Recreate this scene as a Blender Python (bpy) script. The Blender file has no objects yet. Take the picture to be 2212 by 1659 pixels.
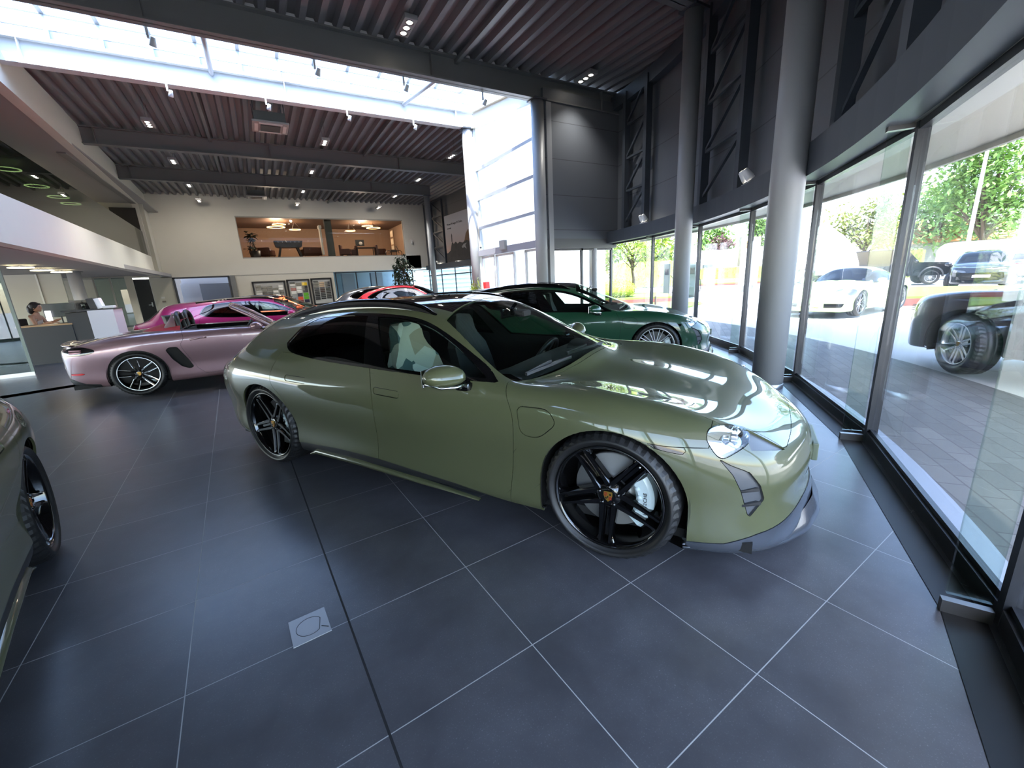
import bpy, bmesh, math, random
import numpy as np
from mathutils import Vector, Matrix
PI = math.pi
random.seed(7)
SC = bpy.context.scene
COL = SC.collection
def R(d): return math.radians(d)

# ---------------------------------------------------------------- materials
MATS = {}
def s2l(c):
    return tuple(((v/255)/12.92 if v/255 <= .04045 else ((v/255+.055)/1.055)**2.4) for v in c)
def mat(name, rgb, rough=.5, metal=0., coat=0., spec=.5, emit=None, estr=0., bump=None, noise=None, flake=False):
    """rgb in sRGB 0-255"""
    if name in MATS: return MATS[name]
    m = bpy.data.materials.new(name); m.use_nodes = True
    nt = m.node_tree; b = nt.nodes['Principled BSDF']
    c = s2l(rgb)
    b.inputs['Base Color'].default_value = (*c, 1)
    b.inputs['Roughness'].default_value = rough
    b.inputs['Metallic'].default_value = metal
    b.inputs['Coat Weight'].default_value = coat
    b.inputs['Coat Roughness'].default_value = .02
    b.inputs['Specular IOR Level'].default_value = spec
    if emit:
        b.inputs['Emission Color'].default_value = (*s2l(emit), 1)
        b.inputs['Emission Strength'].default_value = estr
    if noise:
        sc, amt = noise
        tc = nt.nodes.new('ShaderNodeTexCoord'); nz = nt.nodes.new('ShaderNodeTexNoise')
        nz.inputs['Scale'].default_value = sc; nz.inputs['Detail'].default_value = 4
        mx = nt.nodes.new('ShaderNodeMix'); mx.data_type = 'RGBA'
        mx.inputs['A'].default_value = (*[max(0, v*(1-amt)) for v in c], 1)
        mx.inputs['B'].default_value = (*[min(1, v*(1+amt)) for v in c], 1)
        nt.links.new(tc.outputs['Object'], nz.inputs['Vector'])
        nt.links.new(nz.outputs['Fac'], mx.inputs['Factor'])
        nt.links.new(mx.outputs['Result'], b.inputs['Base Color'])
    if bump:
        sc, st = bump
        tc = nt.nodes.new('ShaderNodeTexCoord'); nz = nt.nodes.new('ShaderNodeTexNoise')
        nz.inputs['Scale'].default_value = sc; nz.inputs['Detail'].default_value = 5
        bp = nt.nodes.new('ShaderNodeBump'); bp.inputs['Strength'].default_value = st
        bp.inputs['Distance'].default_value = .02
        nt.links.new(tc.outputs['Object'], nz.inputs['Vector'])
        nt.links.new(nz.outputs['Fac'], bp.inputs['Height'])
        nt.links.new(bp.outputs['Normal'], b.inputs['Normal'])
    MATS[name] = m
    return m
def glass(name, tint=(255, 255, 255), refl=1.0, rough=0., ior=1.5):
    """thin architectural glass: straight-through tint + fresnel mirror"""
    if name in MATS: return MATS[name]
    m = bpy.data.materials.new(name); m.use_nodes = True
    nt = m.node_tree; nt.nodes.clear()
    out = nt.nodes.new('ShaderNodeOutputMaterial'); mx = nt.nodes.new('ShaderNodeMixShader')
    tr = nt.nodes.new('ShaderNodeBsdfTransparent'); gl = nt.nodes.new('ShaderNodeBsdfGlossy')
    lw = nt.nodes.new('ShaderNodeLayerWeight'); pw = nt.nodes.new('ShaderNodeMath'); pw.operation = 'POWER'; pw.inputs[1].default_value = 5
    mu = nt.nodes.new('ShaderNodeMath'); mu.operation = 'MULTIPLY_ADD'; mu.use_clamp = True; mu.inputs[1].default_value = .93*min(1, refl); mu.inputs[2].default_value = .045*refl
    tr.inputs['Color'].default_value = (*s2l(tint), 1); gl.inputs['Roughness'].default_value = rough
    nt.links.new(lw.outputs['Facing'], pw.inputs[0]); nt.links.new(pw.outputs[0], mu.inputs[0]); nt.links.new(mu.outputs[0], mx.inputs['Fac'])
    nt.links.new(tr.outputs[0], mx.inputs[1]); nt.links.new(gl.outputs[0], mx.inputs[2])
    nt.links.new(mx.outputs[0], out.inputs['Surface'])
    MATS[name] = m
    return m

# ---------------------------------------------------------------- mesh builder
class MB:
    def __init__(s): s.v = []; s.f = []; s.sm = []
    def add(s, vs, fs, smooth=False):
        o = len(s.v); s.v += [tuple(p) for p in vs]
        s.f += [tuple(i+o for i in f) for f in fs]; s.sm += [smooth]*len(fs)
        return s
    def box(s, c, d, rz=0., rot=None, bev=0.):
        x, y, z = d[0]/2, d[1]/2, d[2]/2
        M_ = rot if rot is not None else Matrix.Rotation(rz, 3, 'Z')
        if bev > 0:
            bm = bmesh.new(); bmesh.ops.create_cube(bm, size=1)
            bmesh.ops.scale(bm, vec=(d[0], d[1], d[2]), verts=bm.verts)
            bmesh.ops.bevel(bm, geom=bm.edges[:], offset=bev, segments=2, profile=.6, affect='EDGES')
            bm.verts.index_update()
            vs = [M_ @ v.co + Vector(c) for v in bm.verts]; fs = [[v.index for v in f.verts] for f in bm.faces]
            bm.free(); return s.add(vs, fs, False)
        vs = [M_ @ Vector((a*x, b*y, e*z)) + Vector(c) for e in (-1, 1) for b in (-1, 1) for a in (-1, 1)]
        return s.add(vs, [(0, 2, 3, 1), (4, 5, 7, 6), (0, 1, 5, 4), (2, 6, 7, 3), (0, 4, 6, 2), (1, 3, 7, 5)])
    def bar(s, a, b, w, h=None, up=(0, 0, 1)):
        a, b = Vector(a), Vector(b); d = b-a; L = d.length; d.normalize(); h = h or w
        u = Vector(up)
        if abs(d.dot(u)) > .99: u = Vector((1, 0, 0))
        x = d.cross(u).normalized(); y = x.cross(d).normalized()
        vs = [p + x*i*w/2 + y*j*h/2 for p in (a, b) for j in (-1, 1) for i in (-1, 1)]
        return s.add(vs, [(0, 1, 3, 2), (4, 6, 7, 5), (0, 4, 5, 1), (2, 3, 7, 6), (0, 2, 6, 4), (1, 5, 7, 3)])
    def prism(s, poly, lo, hi, axis='z', smooth=False):
        def mk(p, t):
            return {'z': (p[0], p[1], t), 'y': (p[0], t, p[1]), 'x': (t, p[0], p[1])}[axis]
        n = len(poly); vs = [mk(p, lo) for p in poly]+[mk(p, hi) for p in poly]
        fs = [tuple(range(n-1, -1, -1)), tuple(range(n, 2*n))]
        s.add(vs, fs, False)
        o = len(s.v)-2*n
        for i in range(n):
            j = (i+1) % n; s.f.append((o+i, o+j, o+n+j, o+n+i)); s.sm.append(smooth)
        return s
    def tube(s, pts, r, n=10, caps=True, closed=False):
        pts = [Vector(p) for p in pts]; m = len(pts); rr = r if hasattr(r, '__len__') else [r]*m
        vs = []; prev = None
        for i, p in enumerate(pts):
            if closed: d = pts[(i+1) % m]-pts[i-1]
            else: d = pts[min(i+1, m-1)]-pts[max(i-1, 0)]
            d.normalize()
            if prev is None:
                u = Vector((0, 0, 1)) if abs(d.z) < .9 else Vector((1, 0, 0))
                x = d.cross(u).normalized()
            else:
                x = (prev - d*prev.dot(d))
                if x.length < 1e-6: x = d.orthogonal()
                x.normalize()
            prev = x; y = d.cross(x)
            vs += [p + (x*math.cos(2*PI*k/n)+y*math.sin(2*PI*k/n))*rr[i] for k in range(n)]
        fs = []
        for i in range(m if closed else m-1):
            a = i*n; b = ((i+1) % m)*n
            for k in range(n): fs.append((a+k, a+(k+1) % n, b+(k+1) % n, b+k))
        s.add(vs, fs, True)
        if caps and not closed:
            o = len(s.v)-n*m
            s.f.append(tuple(o+k for k in range(n-1, -1, -1))); s.sm.append(False)
            s.f.append(tuple(o+(m-1)*n+k for k in range(n))); s.sm.append(False)
        return s
    def cyl(s, c, r, h, n=24, axis='z', r2=None):
        c = Vector(c); d = {'z': (0, 0, 1), 'y': (0, 1, 0), 'x': (1, 0, 0)}[axis]; d = Vector(d)
        return s.tube([c, c+d*h], [r, r if r2 is None else r2], n)
    def lathe(s, prof, c=(0, 0, 0), axis='z', n=32, a0=0., a1=2*PI, smooth=True):
        """prof: list of (radius, along-axis)"""
        c = Vector(c); full = abs(a1-a0-2*PI) < 1e-6; m = len(prof); cnt = n if full else n+1
        vs = []
        for k in range(cnt):
            a = a0+(a1-a0)*k/n; ca, sa = math.cos(a), math.sin(a)
            for r, t in prof:
                p = {'z': (r*ca, r*sa, t), 'y': (r*ca, t, r*sa), 'x': (t, r*ca, r*sa)}[axis]
                vs.append(Vector(p)+c)
        fs = []
        for k in range(n):
            a = k*m; b = ((k+1) % cnt)*m
            for i in range(m-1): fs.append((a+i, b+i, b+i+1, a+i+1))
        return s.add(vs, fs, smooth)
    def sphere(s, c, r, n=16, m=10, sc=(1, 1, 1)):
        c = Vector(c); vs = [c+Vector((0, 0, r*sc[2]))]
        for i in range(1, m):
            t = PI*i/m
            for k in range(n):
                a = 2*PI*k/n
                vs.append(c+Vector((r*math.sin(t)*math.cos(a)*sc[0], r*math.sin(t)*math.sin(a)*sc[1], r*math.cos(t)*sc[2])))
        vs.append(c-Vector((0, 0, r*sc[2])))
        fs = [(0, 1+k, 1+(k+1) % n) for k in range(n)]
        for i in range(m-2):
            a = 1+i*n; b = a+n
            for k in range(n): fs.append((a+k, b+k, b+(k+1) % n, a+(k+1) % n))
        a = 1+(m-2)*n; L = len(vs)-1
        fs += [(a+k, L, a+(k+1) % n) for k in range(n)]
        return s.add(vs, fs, True)
    def grid(s, G, smooth=True, thick=None):
        nu, nv = len(G), len(G[0]); vs = [p for row in G for p in row]
        fs = [(i*nv+j, i*nv+j+1, (i+1)*nv+j+1, (i+1)*nv+j) for i in range(nu-1) for j in range(nv-1)]
        return s.add(vs, fs, smooth)
    def mesh(s, name):
        me = bpy.data.meshes.new(name); me.from_pydata(s.v, [], s.f)
        me.polygons.foreach_set('use_smooth', s.sm); me.update()
        bm = bmesh.new(); bm.from_mesh(me); bmesh.ops.recalc_face_normals(bm, faces=bm.faces); bm.to_mesh(me); bm.free()
        return me
    def build(s, name, m, parent=None, kind=None):
        o = bpy.data.objects.new(name, s.mesh(name)); COL.objects.link(o)
        if m: o.data.materials.append(m)
        if parent: o.parent = parent
        if kind: o['kind'] = kind
        return o
def tag(o, label, cat, group=None, kind=None):
    o['label'] = label; o['category'] = cat
    if group: o['group'] = group
    if kind: o['kind'] = kind
    return o
def thing(name, label, cat, loc=(0, 0, 0), rz=0., group=None, scale=1.):
    o = bpy.data.objects.new(name, None); COL.objects.link(o)
    o.empty_display_size = .2
    o.location = loc; o.rotation_euler = (0, 0, rz); o.scale = (scale,)*3
    return tag(o, label, cat, group)
def struct(o): o['kind'] = 'structure'; return o
def kids(o): return [c for c in bpy.data.objects if c.parent == o]
def dup(root, loc, rz=0., label=None, group=None, skip=(), swap=None, cat=None, scale=None, name=None):
    """copy of a thing with copies of its parts and sub-parts (meshes shared); swap replaces materials per object"""
    r = root.copy(); COL.objects.link(r); r.location = loc; r.rotation_euler = (0, 0, rz)
    if name: r.name = name
    if scale: r.scale = scale
    if label: r['label'] = label
    if cat: r['category'] = cat
    if group: r['group'] = group
    elif 'group' in r: del r['group']
    def rec(src, dst):
        for ch in CH.get(src.name, kids(src)):
            base = ch.name.split('.')[0]
            if base in skip: continue
            c = ch.copy(); COL.objects.link(c); c.parent = dst
            if swap:
                for sl in c.material_slots:
                    if sl.material and sl.material.name in swap:
                        nm = swap[sl.material.name]; sl.link = 'OBJECT'; sl.material = nm
            rec(ch, c)
    CH = {}
    for o in bpy.data.objects:
        if o.parent: CH.setdefault(o.parent.name, []).append(o)
    for o in (root,): pass
    def rec2(src, dst): rec(src, dst)
    rec2(root, r)
    return r
def text(body, size, m, name='lettering', parent=None, depth=.002, mtx=None, align='CENTER', shear=0., wide=1.):
    cu = bpy.data.curves.new(name, 'FONT'); cu.body = body; cu.size = size; cu.extrude = depth
    cu.align_x = align; cu.align_y = 'CENTER'; cu.shear = shear; cu.space_character = wide; cu.resolution_u = 2
    tmp = bpy.data.objects.new(name+'_tmp', cu); COL.objects.link(tmp)
    dg = bpy.context.evaluated_depsgraph_get(); me = bpy.data.meshes.new_from_object(tmp.evaluated_get(dg))
    bpy.data.objects.remove(tmp); bpy.data.curves.remove(cu)
    me.name = name; me.materials.clear(); me.materials.append(m)
    if mtx is not None: me.transform(mtx)
    if body.isspace(): return None
    o = bpy.data.objects.new(name, me); COL.objects.link(o)
    if parent: o.parent = parent
    return o
# ---------------------------------------------------------------- car surface tools
def cspline(P, per, closed=False):
    """C2 cubic interpolation through rows of P (n,d) with centripetal parameter; per = samples per span"""
    P = np.asarray(P, float); n = len(P)
    ch = np.maximum(np.linalg.norm(np.diff(P, axis=0), axis=1), 1e-4)**.6
    t = np.r_[0, np.cumsum(ch)]; h = np.diff(t)
    A = np.zeros((n, n)); B = np.zeros((n, P.shape[1])); A[0, 0] = A[-1, -1] = 1
    for i in range(1, n-1):
        A[i, i-1] = h[i-1]; A[i, i] = 2*(h[i-1]+h[i]); A[i, i+1] = h[i]
        B[i] = 6*((P[i+1]-P[i])/h[i]-(P[i]-P[i-1])/h[i-1])
    Mm = np.linalg.solve(A, B)
    out = []
    for i in range(n-1):
        for k in range(per):
            s = h[i]*k/per; a = (h[i]-s)/h[i]; b = s/h[i]
            out.append(a*P[i]+b*P[i+1]+((a**3-a)*Mm[i]+(b**3-b)*Mm[i+1])*h[i]**2/6)
    out.append(P[-1])
    return np.array(out)
def cpart(P, per, g0, g1):
    """spline with g0/g1 mirrored ghost points (y -> -y) at the two ends, returns only the real part"""
    P = np.asarray(P, float); m = np.array([1, -1, 1.]); Q = P; lead = 0
    if g0: Q = np.vstack([(P[1:3]*m)[::-1], Q]); lead = 2
    if g1: Q = np.vstack([Q, (P[-3:-1]*m)[::-1]])
    S = cspline(Q, per)
    return S[lead*per: lead*per+(len(P)-1)*per+1]
def loft(st, nu, nv):
    """st: list of (x, [(y,z[,dx])...]) for the left half, nose first; rows bottom -> centreline"""
    T = np.array([[(x+(p[2] if len(p) > 2 else 0), p[0], p[1]) for p in rows] for x, rows in st])
    nr = T.shape[1]
    U = np.array([cpart(T[:, r], nu, r < nr-2, r < nr-2) for r in range(nr)])     # rows x NU x 3
    U = U.transpose(1, 0, 2)
    G = []
    for c in U:
        c = c.copy(); c[-1, 1] = 0
        G.append(cpart(c, nv, False, c[-2, 1] > .05))
    G = np.array(G); G[:, :, 1] = np.maximum(G[:, :, 1], 0); G[0, :, 1] = 0; G[-1, :, 1] = 0
    return G
def grid_normals(G):
    E = G.copy(); m = np.array([1, -1, 1.])
    full = np.concatenate([E, (E[:, -2::-1]*m)], axis=1)
    du = np.zeros_like(full); du[1:-1] = full[2:]-full[:-2]
    du[0] = full[1]-full[1][::-1]*m; du[-1] = -(full[-2]-full[-2][::-1]*m)
    du[0] = full[1]-(full[1]*m); du[-1] = (full[-2]*m)-full[-2]
    dv = np.zeros_like(full); dv[:, 1:-1] = full[:, 2:]-full[:, :-2]; dv[:, 0] = full[:, 1]-full[:, 0]; dv[:, -1] = full[:, -1]-full[:, -2]
    N = np.cross(dv, du)
    L = np.linalg.norm(N, axis=2, keepdims=True); N = np.where(L > 1e-9, N/np.maximum(L, 1e-9), 0)
    N = N[:, :G.shape[1]]
    # centre row shares the neighbour's tilt without sideways component
    N[0, :, 1] = 0; N[-1, :, 1] = 0; N[:, -1, 1] = 0
    L = np.linalg.norm(N, axis=2, keepdims=True)
    bad = (L[..., 0] < 1e-3)
    N = N/np.maximum(L, 1e-6)
    for i, j in zip(*np.where(bad)):
        N[i, j] = N[i, max(j-1, 0)] if j else np.array([0, 0, 1.])
        if np.linalg.norm(N[i, j]) < .5: N[i, j] = (1 if i == 0 else -1 if i == len(N)-1 else 0, 0, .2)
    return N
class Shell:
    """the body skin as one bmesh carrying smooth normals; outlines are cut into it and its regions become parts"""
    def __init__(s, st, nu=6, nv=5, deform=None):
        G = loft(st, nu, nv)
        if deform: G = deform(G)
        s.G = G; N = grid_normals(G)
        cen = np.array([0, 0, .55])
        # orient outward
        ref = G-np.array([0, 0, .6])*1.0; ref[..., 0] *= .15
        sgn = np.sign((N*ref).sum(axis=2).mean()); N = N*sgn
        bm = bmesh.new(); s.bm = bm
        s.ln = bm.verts.layers.float_vector.new('nn'); s.lp = bm.faces.layers.int.new('part')
        a, b = G.shape[:2]
        for sy in (1, -1):
            vv = [[None]*b for _ in range(a)]
            for i in range(a):
                for j in range(b):
                    p = G[i, j]; n = N[i, j]
                    v = bm.verts.new((p[0], sy*p[1], p[2])); v[s.ln] = (n[0], sy*n[1], n[2]); vv[i][j] = v
            for i in range(a-1):
                for j in range(b-1):
                    q = [vv[i][j], vv[i+1][j], vv[i+1][j+1], vv[i][j+1]]
                    if sy*sgn < 0: q.reverse()
                    try: bm.faces.new(q)
                    except ValueError: pass
        bmesh.ops.remove_doubles(bm, verts=[v for v in bm.verts if abs(v.co.y) < 1e-5], dist=1e-5)
        bmesh.ops.dissolve_degenerate(bm, dist=1e-6, edges=bm.edges)
        bm.normal_update(); bad = []
        for f in bm.faces:
            nn = Vector((0, 0, 0))
            for v in f.verts: nn += v[s.ln]
            if nn.dot(f.normal) < 0: bad.append(f)
        bmesh.ops.reverse_faces(bm, faces=bad)
        s.names = {}
    def pid(s, name):
        if name not in s.names: s.names[name] = len(s.names)+1
        return s.names[name]
    def cut(s, poly, name, e1, e2, cond=lambda c, n: True, only=None, assign=True):
        e1, e2 = Vector(e1).normalized(), Vector(e2).normalized(); e3 = e1.cross(e2)
        xs = [p[0] for p in poly]; ys = [p[1] for p in poly]
        bx = (min(xs)-.01, max(xs)+.01, min(ys)-.01, max(ys)+.01); ids = None if only is None else [s.pid(k) if k else 0 for k in only]
        bm = s.bm; cand = []
        for f in bm.faces:
            if ids is not None and f[s.lp] not in ids: continue
            us = [e1.dot(v.co) for v in f.verts]
            if max(us) < bx[0] or min(us) > bx[1]: continue
            ws = [e2.dot(v.co) for v in f.verts]
            if max(ws) < bx[2] or min(ws) > bx[3]: continue
            nn = Vector((0, 0, 0))
            for v in f.verts: nn += v[s.ln]
            if cond(f.calc_center_median(), nn.normalized()): cand.append(f)
        n = len(poly)
        for i in range(n):
            a, b = poly[i], poly[(i+1) % n]
            lo = (min(a[0], b[0])-.001, min(a[1], b[1])-.001); hi = (max(a[0], b[0])+.001, max(a[1], b[1])+.001)
            P = e1*a[0]+e2*a[1]; d = e1*(b[0]-a[0])+e2*(b[1]-a[1])
            if d.length < 1e-6: continue
            no = d.cross(e3).normalized(); sel = []
            for f in cand:
                us = [e1.dot(v.co) for v in f.verts]
                if max(us) < lo[0] or min(us) > hi[0]: continue
                ws = [e2.dot(v.co) for v in f.verts]
                if max(ws) < lo[1] or min(ws) > hi[1]: continue
                ds = [no.dot(v.co-P) for v in f.verts]
                if max(ds) < 1e-5 or min(ds) > -1e-5: continue
                sel.append(f)
            if not sel: continue
            ss = set(sel); es = {e for f in sel for e in f.edges}; vs = {v for f in sel for v in f.verts}
            r = bmesh.ops.bisect_plane(bm, geom=sel+list(es)+list(vs), dist=1e-5, plane_co=P, plane_no=no)
            new = [g for g in r['geom'] if isinstance(g, bmesh.types.BMFace)]
            keep = [f for f in cand if f not in ss]
            cand = [f for f in set(keep)|set(new) if f.is_valid]
        if assign:
            pid = s.pid(name)
            for f in cand:
                c = f.calc_center_median(); u, w = e1.dot(c), e2.dot(c); ins = False; j = n-1
                for i in range(n):
                    if (ys[i] > w) != (ys[j] > w) and u < (xs[j]-xs[i])*(w-ys[i])/(ys[j]-ys[i])+xs[i]: ins = not ins
                    j = i
                if ins: f[s.lp] = pid
    def side(s, poly, name, sy=0, ymin=.25, only=None, cond=None, assign=True):
        """outline in (x,z) seen from the side; sy=+1/-1 one side, 0 both (name gets no suffix)"""
        for q in ((1, -1) if sy == 0 else (sy,)):
            s.cut(poly, name if sy or '@' not in name else name.replace('@', 'LR'[q < 0]), (1, 0, 0), (0, 0, 1),
                  (lambda c, n, q=q: c.y*q > ymin and (cond is None or cond(c, n))), only, assign)
    def top(s, poly, name, zmin=.3, only=None, cond=None):
        s.cut(poly, name, (1, 0, 0), (0, 1, 0), (lambda c, n: c.z > zmin and n.z > .02 and (cond is None or cond(c, n))), only)
    def tri(s, names, inv=False):
        ids = [s.pid(k) if k else 0 for k in names]
        return [f for f in s.bm.faces if (f[s.lp] in ids) != inv]
    def panel(s, objname, names, m, parent=None, gap=.0018, flange=.012, off=0., cond=None, inv=False, flip=False, me_only=False):
        fs = s.tri(names, inv)
        if cond: fs = [f for f in fs if cond(f.calc_center_median())]
        if not fs: return None
        vid = {}; co = []; nn = []; faces = []; ec = {}
        for f in fs:
            ix = []
            for v in f.verts:
                if v not in vid:
                    vid[v] = len(co); co.append(v.co.copy()); n = v[s.ln].copy()
                    if n.length < 1e-6: n = f.normal.copy()
                    n.normalize(); nn.append(n)
                ix.append(vid[v])
            faces.append(ix)
            c = f.calc_center_median()
            for k in range(len(ix)):
                a, b = ix[k], ix[(k+1) % len(ix)]
                key = (min(a, b), max(a, b)); ec.setdefault(key, []).append((a, b, c))
        bnd = [e[0] for e in ec.values() if len(e) == 1]
        mv = {}
        for a, b, c in bnd:
            d = (co[b]-co[a])
            if d.length < 1e-7: continue
            d.normalize(); w = c-co[a]; w = w-d*w.dot(d)
            if w.length < 1e-7: continue
            w.normalize()
            for k in (a, b): mv[k] = mv.get(k, Vector((0, 0, 0)))+w
        for k, w in mv.items():
            if w.length > 1e-4: co[k] = co[k]+w.normalized()*gap
        if off: co = [c+n*off for c, n in zip(co, nn)]
        nf = len(faces)
        if flange:
            fid = {}
            for a, b, c in bnd:
                for k in (a, b):
                    if k not in fid: fid[k] = len(co); co.append(co[k]-nn[k]*flange); nn.append(nn[k])
                faces.append([b, a, fid[a], fid[b]])
        me = bpy.data.meshes.new(objname); me.from_pydata([tuple(c) for c in co], [], faces)
        me.polygons.foreach_set('use_smooth', [True]*nf+[False]*(len(faces)-nf))
        me.update()
        ln = []
        for pi, p in enumerate(me.polygons):
            for vi in p.vertices: ln.append(tuple(nn[vi]) if pi < nf else (0, 0, 0))
        me.normals_split_custom_set(ln)
        me.materials.append(m)
        if me_only: return me
        o = bpy.data.objects.new(objname, me); COL.objects.link(o)
        if parent: o.parent = parent
        return o
    def on(s, x, y=None, z=None, side=1, ymin=0):
        """nearest surface point: by (x,z) on a side"""
        g = s.G; d = (g[..., 0]-x)**2+(g[..., 2]-z)**2+(g[..., 1] < ymin)*9; i = np.unravel_index(d.argmin(), d.shape)
        p = g[i]; return Vector((p[0], p[1]*side, p[2]))
def rounded(poly, r=.02, n=4):
    """round the corners of a 2D outline"""
    out = []; m = len(poly)
    for i in range(m):
        p0, p, p1 = (Vector((*poly[k % m][:2], 0)) for k in (i-1, i, i+1))
        rr = r if len(poly[i]) < 3 else poly[i][2]
        a = (p0-p); b = (p1-p); k = min(rr, a.length*.45, b.length*.45)
        a = p+a.normalized()*k; b = p+b.normalized()*k
        for j in range(n+1):
            t = j/n; q = a*(1-t)**2+p*2*t*(1-t)+b*t*t; out.append((q.x, q.y))
    return out
def circle2(cx, cy, r, n=36, a0=0, a1=2*PI):
    return [(cx+r*math.cos(a0+(a1-a0)*k/n), cy+r*math.sin(a0+(a1-a0)*k/n)) for k in range(n)]
def smooth2(pts, per=6, closed=False):
    P = np.array([(p[0], 0, p[1]) for p in pts]); S = cspline(P, per); return [(a[0], a[2]) for a in S]
# ---------------------------------------------------------------- body tables (left half, nose -> tail; rows sill -> centreline)
TAYCAN = [
 (2.40, [(0,.135,-.03),(0,.165,.05),(0,.33,.02),(0,.46,.03),(0,.545,.01),(0,.58,-.01),(0,.605,-.035),(0,.622,-.06),(0,.636,-.085),(0,.642,-.10)]),
 (2.34, [(.44,.13,-.06),(.47,.16,.02),(.46,.33,0),(.46,.46,.01),(.45,.548,-.01),(.43,.588,-.025),(.40,.615,-.045),(.345,.634,-.065),(.19,.65,-.075),(0,.657,-.08)]),
 (2.18, [(.72,.125,-.03),(.765,.155,.02),(.765,.34,.01),(.765,.50,.01),(.74,.60,0),(.705,.642,-.01),(.655,.668,-.02),(.57,.682,-.02),(.30,.685,-.01),(0,.69,0)]),
 (1.94, [(.84,.125),(.90,.16),(.905,.36),(.92,.55),(.895,.685),(.855,.74),(.79,.77),(.68,.772),(.36,.748),(0,.75)]),
 (1.70, [(.87,.14),(.935,.18),(.945,.38),(.968,.59),(.945,.745),(.905,.805),(.84,.835),(.715,.832),(.38,.790),(0,.803)]),
 (1.485,[(.88,.15),(.945,.19),(.955,.39),(.985,.61),(.965,.775),(.925,.84),(.86,.872),(.74,.868),(.40,.828),(0,.842)]),
 (1.20, [(.88,.15),(.945,.19),(.952,.39),(.978,.60),(.965,.775),(.93,.85),(.865,.888),(.765,.892),(.42,.872),(0,.890)]),
 (.88,  [(.88,.15),(.945,.19),(.948,.38),(.962,.58),(.955,.765),(.925,.858),(.87,.902),(.79,.905),(.43,.935,.15),(0,.945,.24)]),
 (.54,  [(.88,.15),(.945,.19),(.945,.37),(.957,.57),(.950,.765),(.915,.87),(.83,.985),(.695,1.075),(.37,1.128,.08),(0,1.145,.12)]),
 (.19,  [(.88,.15),(.945,.19),(.945,.37),(.957,.57),(.948,.765),(.908,.88),(.775,1.08),(.595,1.235),(.32,1.315,.01),(0,1.338,.02)]),
 (-.30, [(.88,.15),(.945,.19),(.946,.37),(.962,.58),(.952,.77),(.903,.893),(.768,1.11),(.605,1.288),(.335,1.360),(0,1.378)]),
 (-.90, [(.88,.15),(.948,.19),(.952,.38),(.978,.60),(.970,.79),(.905,.92),(.765,1.12),(.605,1.275),(.335,1.347),(0,1.363)]),
 (-1.485,[(.88,.16),(.95,.20),(.96,.40),(.995,.62),(.995,.81),(.925,.945),(.755,1.10),(.585,1.228),(.32,1.305),(0,1.322)]),
 (-1.95,[(.85,.18),(.92,.22),(.93,.41),(.965,.62),(.955,.80),(.885,.92),(.72,1.05),(.55,1.15),(.305,1.222,-.02),(0,1.24,-.03)]),
 (-2.22,[(.80,.20),(.855,.24),(.87,.42),(.895,.62),(.88,.79),(.80,.875),(.66,.93),(.52,.975),(.29,1.01,-.03),(0,1.02,-.05)]),
 (-2.42,[(.66,.24,.02),(.73,.27,0),(.755,.42,-.02),(.775,.62,-.04),(.75,.78,-.02),(.69,.85,0),(.57,.893,0),(.44,.91),(.25,.925,-.01),(0,.93,-.02)]),
 (-2.53,[(.40,.26,.03),(.45,.29,.02),(.47,.42,0),(.48,.62,-.03),(.46,.78,-.01),(.42,.85,0),(.34,.885,0),(.26,.90),(.14,.905,-.01),(0,.91,-.01)]),
 (-2.575,[(0,.26,.03),(0,.29,.02),(0,.42,0),(0,.62,-.02),(0,.78,0),(0,.85,.01),(0,.88,.015),(0,.89,.015),(0,.895,.01),(0,.90,.005)]),
]
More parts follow.
